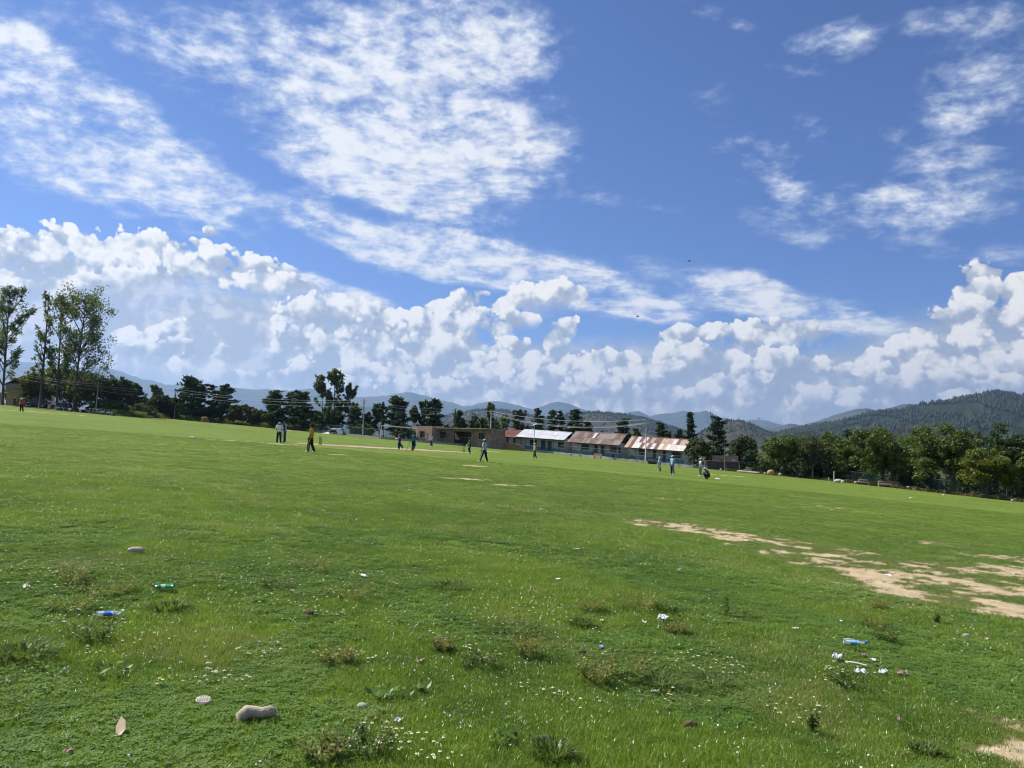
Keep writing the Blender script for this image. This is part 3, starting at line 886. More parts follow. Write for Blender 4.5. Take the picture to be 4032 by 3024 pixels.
def build_grass():
    lib = bpy.data.collections.new('grass_parts')
    for i in range(5):
        bl = []
        for _ in range(26):
            a = random.uniform(0, math.tau); rr = .075 * math.sqrt(random.random())
            ln = random.uniform(.006, .032); b2 = random.uniform(0, math.tau)
            bl.append(((rr * math.cos(a), rr * math.sin(a), 0), (ln * math.cos(b2), ln * math.sin(b2), 0), random.uniform(.022, .058), random.uniform(.0035, .0062), random.uniform(0, .8)))
        V, Fc = strips(bl)
        lib_obj('grass_tuft_%d' % i, np_mesh('grass_tuft', np.array(V), Fc, [M_BLADE]), lib)
    # clover: three leaflets on a stalk, many together
    for i in range(2):
        bl = []
        for _ in range(12):
            a = random.uniform(0, math.tau); rr = .075 * math.sqrt(random.random()); ln = random.uniform(.006, .03); b2 = random.uniform(0, math.tau)
            bl.append(((rr * math.cos(a), rr * math.sin(a), 0), (ln * math.cos(b2), ln * math.sin(b2), 0), random.uniform(.025, .055), random.uniform(.0035, .006), random.uniform(0, .8)))
        V, Fc = strips(bl)
        for _ in range(9):
            a = random.uniform(0, math.tau); rr = .075 * math.sqrt(random.random()); h = random.uniform(.018, .045)
            c = Vector((rr * math.cos(a), rr * math.sin(a), h)); a0 = random.uniform(0, math.tau)
            for q in range(3):
                d1 = Vector((math.cos(a0 + q * 2.094), math.sin(a0 + q * 2.094), random.uniform(-.2, .25))); d2 = Vector((-d1.y, d1.x, random.uniform(-.25, .25)))
                s = random.uniform(.008, .013); o = len(V)
                V += [c, c + d1 * s + d2 * s * .6, c + d1 * s * 1.7, c + d1 * s - d2 * s * .6]; Fc.append((o, o + 1, o + 2, o + 3))
        lib_obj('zz_clover_%d' % i, np_mesh('clover', np.array(V), Fc, [M_CLOVER]), lib)
    xs, ys, sc, hs = [], [], [], []
    for r1, r2, dens, s, hh in ((3.6, 7, 620, .85, 1.0), (7, 12, 330, 1.05, 1.0), (12, 20, 120, 1.6, 1.1), (20, 34, 42, 2.5, 1.15), (34, 60, 14, 3.8, 1.2)):
        x, y = ring_points(r1, r2, dens)
        xs.append(x); ys.append(y); sc.append(np.full(len(x), s)); hs.append(np.full(len(x), hh))
    x = np.concatenate(xs); y = np.concatenate(ys); s = np.concatenate(sc); hh = np.concatenate(hs)
    bare, thin = bare_soil(x, y)
    keep = RNG.random(len(x)) > np.maximum(bare * .97, thin * .60)
    x, y, s, hh = x[keep], y[keep], s[keep], hh[keep]; thin = thin[keep]
    rough = roughness_lawn(x, y)
    n1 = fbm(x * .45, y * .45, 71, 4); n2 = fbm(x * 3.4, y * 3.4, 72, 4)
    h = hh * (.42 + .70 * n2) * (.62 + .38 * rough)
    h = h * (1 + .35 * sstep(.60, .74, n1) * rough)
    ringd = sstep(0, 1.0, y - arc_y(x)) * sstep(-14, 4, x)
    tone = np.clip(.5 - .22 * ringd + (n1 - .5) * 1.7 + (n2 - .5) * 2.2 + RNG.normal(0, .16, len(x)) - .18 * (1 - rough), 0, 1)
    dry = np.clip(sstep(.56, .72, fbm(x * .8, y * .8, 77, 4)) * .45 + thin * .3, 0, 1) * RNG.random(len(x))
    clover = (fbm(x * .7, y * .7, 79, 4) + (x < -1.5) * .05 > .51) & (rough > .5) & (np.hypot(x, y) < 14) & (RNG.random(len(x)) < .55)
    idx = np.where(clover, RNG.integers(5, 7, len(x)), RNG.integers(0, 5, len(x)))
    z = ground_surface(x, y) - .004
    j = RNG.uniform(.8, 1.25, len(x))
    scatter('grass', np.stack([x, y, z], -1), RNG.uniform(0, 6.28, len(x)), np.stack([s * j, s * j, h * np.where(clover, .9, 1.0)], -1), idx, tone, dry, lib,
            'short green grass and clover covering the whole field', 'grass')

    # --- small flowers: white clover heads and daisies with yellow centres
    lib2 = bpy.data.collections.new('flower_parts')
    mb = MB(); mb.blob((0, 0, .045), (.0085, .0085, .0075), 6, 4, .15); mb.mat = 1; mb.tube([(0, 0, 0), (0, 0, .04)], .0012, 4)
    lib_obj('a_clover_head', mb.mesh('clover_head', [M_PETAL, M_WEED]), lib2)
    mb = MB(); mb.mat = 0
    for q in range(9):
        a = q * math.tau / 9; d1 = Vector((math.cos(a), math.sin(a), -.15)); d2 = Vector((-d1.y, d1.x, 0)); c = Vector((0, 0, .075))
        mb.add([c + d1 * .004, c + d1 * .010 + d2 * .0034, c + d1 * .0145, c + d1 * .010 - d2 * .0034], [(0, 1, 2, 3)])
    mb.mat = 1; mb.blob((0, 0, .077), (.0058, .0058, .0036), 6, 4)
    mb.mat = 2; mb.tube([(0, 0, 0), (.006, 0, .04), (0, 0, .074)], .0012, 4)
    lib_obj('b_daisy', mb.mesh('daisy', [M_PETAL, M_YELLOW, M_WEED]), lib2)
    mb = MB(); mb.blob((0, 0, .05), (.008, .008, .006), 6, 4); mb.mat = 1; mb.tube([(0, 0, 0), (0, 0, .05)], .0012, 4)
    lib_obj('c_buttercup', mb.mesh('buttercup', [M_YELLOW, M_WEED]), lib2)
    fx, fy, fk = [], [], []
    x, y = ring_points(4, 16, 26)
    f = fbm(x * .55, y * .55, 91, 4)
    keep = (f > .50) & (RNG.random(len(x)) < .62) & (roughness_lawn(x, y) > .6)
    fx.append(x[keep]); fy.append(y[keep]); fk.append(np.zeros(keep.sum(), int))
    spots = [(1200, 2300, 1.1, 70), (1330, 2270, .9, 50), (1100, 2330, .9, 40), (1700, 2270, 1.0, 45), (1850, 2190, .9, 35), (1550, 2190, 1.0, 35), (1420, 2430, .5, 30), (1150, 2420, .35, 14),
             (1250, 2230, .8, 30), (1330, 2580, .22, 22), (1440, 2600, .16, 16), (1730, 2520, .2, 16), (1900, 2590, .18, 22), (1480, 2930, .18, 30), (1590, 2960, .2, 22), (1700, 2980, .2, 20),
             (1020, 2570, .18, 22), (960, 2700, .16, 12), (740, 2680, .2, 16), (800, 2640, .2, 12), (700, 2700, .15, 10), (290, 2270, .5, 22), (160, 2290, .6, 30), (260, 2250, .5, 20), (330, 2450, .3, 16),
             (290, 2450, .25, 12), (590, 2500, .4, 16), (440, 2560, .3, 12), (2080, 2440, .5, 20), (2040, 2380, .6, 24), (2130, 2740, .2, 18), (2260, 2780, .2, 16), (2740, 2620, .35, 30), (2800, 2640, .3, 18),
             (2660, 2600, .2, 14), (2750, 2420, .6, 18), (2810, 2390, .5, 14), (3460, 2380, .5, 18), (3490, 2500, .25, 16), (3340, 2660, .22, 26), (3290, 2690, .2, 16), (3180, 2800, .16, 12), (3080, 2830, .2, 14),
             (2470, 2600, .3, 12), (2350, 2640, .25, 10), (2690, 2760, .2, 14), (2590, 2360, .5, 12), (3690, 2440, .35, 10), (1880, 2430, .5, 18), (100, 2210, .5, 16)]
    for px, py, rad, n in spots:
        c = gp(px, py); n = int(n * .85)
        a = RNG.uniform(0, 6.28, n); r = rad * np.sqrt(RNG.random(n))
        fx.append(c.x + r * np.cos(a)); fy.append(c.y + r * np.sin(a)); fk.append(np.where(RNG.random(n) < .8, 1, 2))
    x = np.concatenate(fx); y = np.concatenate(fy); kk = np.concatenate(fk); n = len(x)
    s = RNG.uniform(.5, .95, n)
    scatter('wild_flowers', np.stack([x, y, ground_surface(x, y)], -1), RNG.uniform(0, 6.28, n), np.stack([s, s, s * RNG.uniform(.7, 1.3, n)], -1), kk, RNG.random(n), np.zeros(n), lib2,
            'small white clover heads and white and yellow daisies dotted through the grass', 'flowers')
build_grass()

M_WEEDP = mat_leafish('weed_green', (.058, .110, .020), (.140, .190, .040), (.26, .24, .08), .45, 8)
M_WEEDY = mat_leafish('weed_yellow', (.120, .145, .030), (.270, .260, .065), (.38, .30, .11), .45, 8)
M_WEEDL = mat_leafish('weed_broad', (.070, .150, .025), (.140, .230, .050), None, .4, 8)
def weed(kind, px, py, w, h, label, group=None):
    p = gp(px, py); p.z = float(ground_surface(p.x, p.y)) - .01
    V, Fc = [], []
    rnd = random.Random(int(px * 7 + py)); w *= 1.2; h *= 1.15
    if kind == 'tuft':
        h *= .72
        for _ in range(150):
            a = rnd.uniform(0, math.tau); rr = w * .35 * math.sqrt(rnd.random()); ln = rnd.uniform(.1, .75) * w; b2 = a + rnd.uniform(-1.3, 1.3); hh = h * rnd.uniform(.5, 1.0); wd = rnd.uniform(.003, .006)
            sd = Vector((-math.sin(b2), math.cos(b2), 0)) * wd; r0 = Vector((rr * math.cos(a), rr * math.sin(a), 0)); l = Vector((math.cos(b2), math.sin(b2), 0)) * ln; o = len(V)
            V += [r0 - sd, r0 + sd, r0 + l * .4 + Vector((0, 0, hh * .65)) + sd, r0 + l * .4 + Vector((0, 0, hh * .65)) - sd, r0 + l + Vector((0, 0, hh * rnd.uniform(.75, 1)))]
            Fc += [(o, o + 1, o + 2, o + 3), (o + 3, o + 2, o + 4)]
    else:
        n = {'bush': 46, 'spike': 7, 'broad': 11}[kind]
        for _ in range(n):
            a = rnd.uniform(0, math.tau); rr = w * .25 * math.sqrt(rnd.random()); out_ = rnd.uniform(.1, .5) * w * (0.25 if kind == 'spike' else 1)
            hh = h * rnd.uniform(.55, 1.0); r0 = Vector((rr * math.cos(a), rr * math.sin(a), 0)); tip = r0 + Vector((math.cos(a) * out_, math.sin(a) * out_, hh))
            sd = Vector((-math.sin(a), math.cos(a), 0)) * .002; o = len(V)
            V += [r0 - sd, r0 + sd, tip]; Fc.append((o, o + 1, o + 2))
            nl = {'bush': 16, 'spike': 30, 'broad': 3}[kind]; ls = {'bush': .026, 'spike': .032, 'broad': .065}[kind]
            for q in range(nl):
                t = rnd.uniform(.25, 1.0); c = r0.lerp(tip, t); b2 = rnd.uniform(0, math.tau)
                d1 = Vector((math.cos(b2), math.sin(b2), rnd.uniform(.0, .8))).normalized(); d2 = d1.cross(Vector((rnd.uniform(-.4, .4), rnd.uniform(-.4, .4), 1))).normalized(); s = ls * rnd.uniform(.6, 1.3); o = len(V)
                V += [c, c + d1 * s * .5 + d2 * s * .22, c + d1 * s, c + d1 * s * .5 - d2 * s * .22]; Fc.append((o, o + 1, o + 2, o + 3))
    m = {'tuft': M_WEEDP, 'bush': M_WEEDY if 'yellow' in label or 'brown' in label else M_WEEDP, 'spike': M_WEEDP, 'broad': M_WEEDL}[kind]
    o = obj('weed_clump' if kind != 'spike' else 'weed_stalk', np_mesh('weed', np.array(V), Fc, [m]), None, p)
    tag(o, label, 'weed', group)
WG = 'weeds standing in the near grass'
for a in [('tuft', 1775, 2320, .42, .17, 'dense dark green tuft of long grass left of centre, beyond the daisies'),
          ('bush', 1240, 2245, .45, .20, 'brownish weed clump among daisies, farthest left of the middle patch'),
          ('bush', 1370, 2360, .45, .16, 'brownish weed clump just below the white scrap in the daisies'),
          ('bush', 1090, 2320, .35, .12, 'low leafy weed clump left of the daisy patch'),
          ('bush', 280, 2290, .32, .20, 'bushy brown weed with daisies left of the green bottle'),
          ('bush', 420, 2330, .6, .17, 'wide yellow brown weed clump left of the green bottle'),
          ('bush', 280, 2400, .34, .13, 'brown weed clump above the blue bottle'),
          ('bush', 360, 2520, .30, .14, 'dark weed clump below the blue bottle'),
          ('tuft', 660, 2400, .30, .15, 'wispy grass tuft below the green bottle'),
          ('broad', 430, 2650, .30, .10, 'broad-leaved dock plant between the blue bottle and the folded scrap'),
          ('broad', 140, 2620, .34, .12, 'broad-leaved weed at the left edge of the near grass'),
          ('tuft', 90, 2590, .34, .16, 'tall grassy weeds at the left edge of the near grass'),
          ('bush', 1330, 2600, .24, .12, 'reddish brown weed clump with daisies in the middle of the near grass'),
          ('bush', 1890, 2630, .26, .13, 'weed clump with cream flowers left of the small blue scrap'),
          ('bush', 1740, 2560, .16, .12, 'small brown weed with pale flower heads in the middle of the near grass'),
          ('broad', 1640, 2740, .16, .08, 'pale green broad-leaved seedling right of the grey scrap'),
          ('broad', 1500, 2740, .14, .07, 'pale green broad-leaved seedling above the grey scrap'),
          ('bush', 1450, 2960, .30, .14, 'bushy chamomile clump at the bottom edge of the picture'),
          ('bush', 1270, 2990, .18, .14, 'yellow dry grass clump at the bottom edge of the picture'),
          ('spike', 2858, 2424, .12, .27, 'upright spiky weed stalk right of the white crumpled bag'),
          ('tuft', 2900, 2425, .40, .09, 'dark grass tuft at the foot of the spiky weed stalk'),
          ('bush', 2510, 2400, .50, .20, 'tall yellow green weed clump behind the white crumpled bag'),
          ('tuft', 2610, 2405, .30, .13, 'dark green grass tuft directly behind the white crumpled bag'),
          ('bush', 2330, 2400, .28, .15, 'brown weed clump left of the white crumpled bag'),
          ('tuft', 2290, 2455, .22, .13, 'dark green grass tuft left of the two white scraps'),
          ('bush', 2660, 2490, .24, .13, 'yellow weed clump below the white crumpled bag'),
          ('tuft', 2040, 2480, .42, .12, 'dark grass tuft at the left of the middle weeds'),
          ('bush', 2070, 2580, .26, .20, 'yellow wispy weed left of the small blue scrap'),
          ('bush', 2440, 2640, .50, .16, 'wide yellow green weed clump below the small blue scrap'),
          ('tuft', 2600, 2690, .34, .13, 'dark green tuft among the broad leaves below the middle weeds'),
          ('broad', 2480, 2670, .28, .10, 'broad-leaved plant below the wide yellow green weeds'),
          ('tuft', 2800, 2690, .30, .12, 'dark green tuft right of the daisies in the near grass'),
          ('bush', 2340, 2680, .26, .15, 'yellow stemmed weed clump below the small blue scrap'),
          ('bush', 3440, 2470, .34, .19, 'brown bushy weed above the clear bottle'),
          ('bush', 3460, 2400, .24, .13, 'daisy clump above the brown bushy weed near the clear bottle'),
          ('bush', 3490, 2525, .24, .13, 'daisy clump right of the clear bottle'),
          ('spike', 3690, 2455, .10, .13, 'lone small flowering weed right of the brown bushy weed'),
          ('broad', 3372, 2568, .12, .06, 'bright green leaves under the clear bottle'),
          ('bush', 3340, 2690, .34, .11, 'daisy clump in front of the white tissues'),
          ('spike', 3200, 2880, .10, .17, 'dark stalky weed near the bottom right'),
          ('tuft', 3640, 2960, .16, .12, 'thin dry weed near the bottom right corner'),
          ('tuft', 2180, 2990, .20, .16, 'leafy weed at the bottom edge beside the brown clods'),
          ('broad', 2000, 2940, .20, .12, 'long-leaved plant near the bottom centre')]:
    weed(*a, group=WG)

# ------------------------------------------------------------------ trees
M_BARK = mat('bark', (.085, .068, .050), .95, .3, 8, bump=.6, bscale=24)
M_BARKG = mat('bark_grey', (.16, .145, .12), .95, .3, 8, bump=.6, bscale=24)
LEAF = {
    'dark': mat_leafish('leaf_dark', (0.023, 0.047, 0.017), (0.072, 0.111, 0.034), (0.111, 0.150, 0.052), .30),
    'pine': mat_leafish('leaf_pine', (0.021, 0.044, 0.021), (0.062, 0.099, 0.036), (0.104, 0.137, 0.058), .25),
    'walnut': mat_leafish('leaf_walnut', (0.049, 0.086, 0.018), (0.137, 0.179, 0.039), (0.208, 0.221, 0.065), .40),
    'olive': mat_leafish('leaf_olive', (0.052, 0.073, 0.029), (0.117, 0.140, 0.055), (0.182, 0.169, 0.078), .35),
    'poplar': mat_leafish('leaf_poplar', (0.063, 0.105, 0.042), (0.175, 0.228, 0.091), (0.298, 0.333, 0.158), .42),
    'gold': mat_leafish('leaf_gold', (0.078, 0.114, 0.018), (0.202, 0.227, 0.036), (0.286, 0.260, 0.052), .45),
    'light': mat_leafish('leaf_light', (0.072, 0.111, 0.044), (0.156, 0.202, 0.085), (0.195, 0.234, 0.104), .42),
}

def leaf_mesh(name, clumps, per, size, mt, rg, flat=1.0):
    """clumps: (n,4) centre and radius"""
    c = np.asarray(clumps, float); n = len(c)
    k = np.maximum(4, (per * rg.uniform(.6, 1.4, n))).astype(int)
    ci = np.repeat(np.arange(n), k); m = len(ci)
    g = rg.normal(0, .5, (m, 3)); g[:, 2] *= flat
    P = c[ci, :3] + g * c[ci, 3:4]
    N = rg.normal(0, 1, (m, 3)); N[:, 2] = np.abs(N[:, 2]) * .9 + .25
    N /= np.linalg.norm(N, axis=1)[:, None]
    R = rg.normal(0, 1, (m, 3)); T = np.cross(N, R); T /= np.linalg.norm(T, axis=1)[:, None] + 1e-9
    B = np.cross(N, T)
    s = size * rg.uniform(.55, 1.35, m)[:, None]
    V = np.stack([P + T * s, P + B * s * .55 + N * s * .12, P - T * s, P - B * s * .55 + N * s * .12], 1).reshape(-1, 3)
    Fq = np.arange(m * 4).reshape(-1, 4)
    return np_mesh(name, V, Fq, [mt])

def tree(kind, px, Y, top, hw, label, leaf='dark', dens=1.0, lean=0.0, trunk_px=None, low=None, group=None, bark=None, name=None, seed=None, leafsize=None):
    p = base(trunk_px if trunk_px is not None else px, Y)
    tp = at(px, top, Y)
    h = max(1.5, tp.z - p.z); w = px_len(hw, Y); dx = (tp.x - p.x)
    sd = seed if seed is not None else int(px * 13 + top); rnd = random.Random(sd); rg = np.random.default_rng(sd)
    root = empty(name or {'poplar': 'poplar_tree', 'broad': 'broadleaf_tree', 'pine': 'pine_tree', 'spire': 'conifer_tree', 'shrub': 'shrub'}[kind], p)
    tag(root, label, 'shrub' if kind == 'shrub' else 'tree', group)
    mb = MB(); cl = []
    size = leafsize or max(.13, Y * .00150)
    def axis(t):      # the middle line of the tree
        return Vector((dx * t ** 1.2 + lean * math.sin(3.1 * t) * w * .2, 0, h * t))
    if kind == 'poplar':
        mb.tube([axis(t) for t in (0, .15, .35, .6, .82, .97)], [.011 * h + .04, .0095 * h, .008 * h, .006 * h, .0035 * h, .02], 8)
        for i in range(int(26 * dens ** .5)):
            t = rnd.uniform(.22 if low is None else low, .93); a = rnd.uniform(0, math.tau); prof = w * (math.sin(math.pi * min(1, (t * .78 + .22))) ** .6) * rnd.uniform(.55, 1.1)
            s = axis(t); ln = prof * 1.0; up = ln * rnd.uniform(.9, 2.0)
            e = s + Vector((math.cos(a) * ln, math.sin(a) * ln * .9, min(up, h * .995 - s.z + .2)))
            md = s.lerp(e, .5) + Vector((math.cos(a), math.sin(a), -.4)) * ln * .10
            mb.tube([s, md, e], [.0045 * h, .003 * h, .012], 5)
            for q in range(rnd.randint(4, 7)):
                u = rnd.uniform(.35, 1.05); c = (s.lerp(md, u * 2) if u < .5 else md.lerp(e, u * 2 - 1)) + Vector([rnd.uniform(-.5, .5) * w * .22 for _ in range(3)])
                cl.append((*c, w * rnd.uniform(.11, .22)))
        for q in range(8):
            c = axis(rnd.uniform(.80, 1.0)); cl.append((c.x + rnd.uniform(-.1, .1) * w, c.y, c.z, w * .13))
        per = 34 * dens
        flat = 1.1
    elif kind == 'broad':
        z0 = (low if low is not None else .16) * h
        mb.tube([axis(0), axis(.12) + Vector((rnd.uniform(-.1, .1), 0, 0)), axis(.34)], [.030 * h + .05, .024 * h, .020 * h], 8)
        top_t = axis(.30)
        for i in range(9):
            a = i * 2.4 + rnd.uniform(-.3, .3); rr = w * rnd.uniform(.35, .85)
            e = Vector((dx + math.cos(a) * rr, math.sin(a) * rr, h * rnd.uniform(.45, .86))); s = axis(rnd.uniform(.20, .36))
            md = s.lerp(e, .5) + Vector((math.cos(a) * .08 * w, math.sin(a) * .08 * w, -.03 * h))
            mb.tube([s, md, e], [.012 * h, .008 * h, .01], 6)
        cz = (h + z0) / 2; rz = (h - z0) / 2
        lobes = [(rnd.uniform(-.45, .45), rnd.uniform(-.45, .45), rnd.uniform(-.2, .55), rnd.uniform(.45, .62)) for _ in range(7)] + [(0, 0, .12, .78), (-.5, 0, -.45, .45), (.5, 0, -.45, .45)]
        nc = int(150 * max(.6, min(1.5, w / 3)))
        while len(cl) < nc:
            lb = rnd.choice(lobes); v = Vector((rnd.gauss(0, 1), rnd.gauss(0, 1), rnd.gauss(0, 1))).normalized() * (rnd.uniform(.25, 1) ** .45) * lb[3]
            q = Vector((lb[0] + v.x, lb[1] + v.y, lb[2] + v.z))
            if abs(q.z) > 1.0 or q.x * q.x + q.y * q.y > 1.1: continue
            cl.append((dx * .8 + q.x * w, q.y * w * .95, cz + q.z * rz, rnd.uniform(.11, .20) * min(w, rz)))
        per = 30 * dens; flat = .8
    elif kind in ('pine', 'spire'):
        mb.tube([axis(t) for t in (0, .2, .5, .8, .99)], [.016 * h + .04, .013 * h, .009 * h, .005 * h, .015], 8)
        n = int((30 if kind == 'pine' else 40) * dens ** .5)
        for i in range(n):
            t = (low if low is not None else .16) + (.97 - (low if low is not None else .16)) * (i + rnd.uniform(0, .8)) / n
            if kind == 'pine': prof = w * (1.06 - t) ** .45 * rnd.uniform(.55, 1.25) * (.6 + .4 * min(1, t / .3))
            else: prof = w * (1.04 - t) ** .8 * rnd.uniform(.75, 1.05)
            a = i * 2.39996 + rnd.uniform(-.4, .4); s = axis(t)
            e = s + Vector((math.cos(a) * prof, math.sin(a) * prof, prof * (rnd.uniform(.05, .5) if kind == 'pine' else rnd.uniform(-.3, .05))))
            md = s.lerp(e, .55) + Vector((0, 0, -.05 * prof))
            mb.tube([s, md, e], [.004 * h, .0025 * h, .01], 5)
            for q in range(max(3, int(3 + 6 * prof / w))):
                u = rnd.uniform(.25, 1.03); c = s.lerp(e, u)
                cl.append((c.x + rnd.uniform(-.08, .08) * w, c.y + rnd.uniform(-.08, .08) * w, c.z + rnd.uniform(0, .06) * w, w * rnd.uniform(.14, .26)))
        for q in range(4):
            c = axis(.93 + .018 * q); cl.append((c.x, c.y, c.z, w * .10))
        per = 27 * dens; flat = .38
    else:
        mb.tube([axis(0), axis(.5)], [.03 * h + .02, .01], 6)
        for i in range(5):
            a = i * 1.3; mb.tube([axis(.05), Vector((math.cos(a) * w * .5, math.sin(a) * w * .4, h * .6))], [.02, .008], 5)
        for i in range(int(60 * max(.7, w / 2))):
            a = rnd.uniform(0, math.tau); rr = math.sqrt(rnd.random()); z = rnd.random() ** .8 * math.sqrt(max(0, 1 - rr * rr * .8))
            cl.append((math.cos(a) * rr * w, math.sin(a) * rr * w * .7, z * h * .92 + .05 * h, rnd.uniform(.12, .24) * min(w, h)))
        per = 24 * dens; flat = .9
    mb.build('trunk', bark or M_BARK, root, smooth=True)
    obj('crown', leaf_mesh('crown', cl, per, size, LEAF[leaf], rg, flat), root)
    return root
G_LINE = 'trees along the far edge of the field'
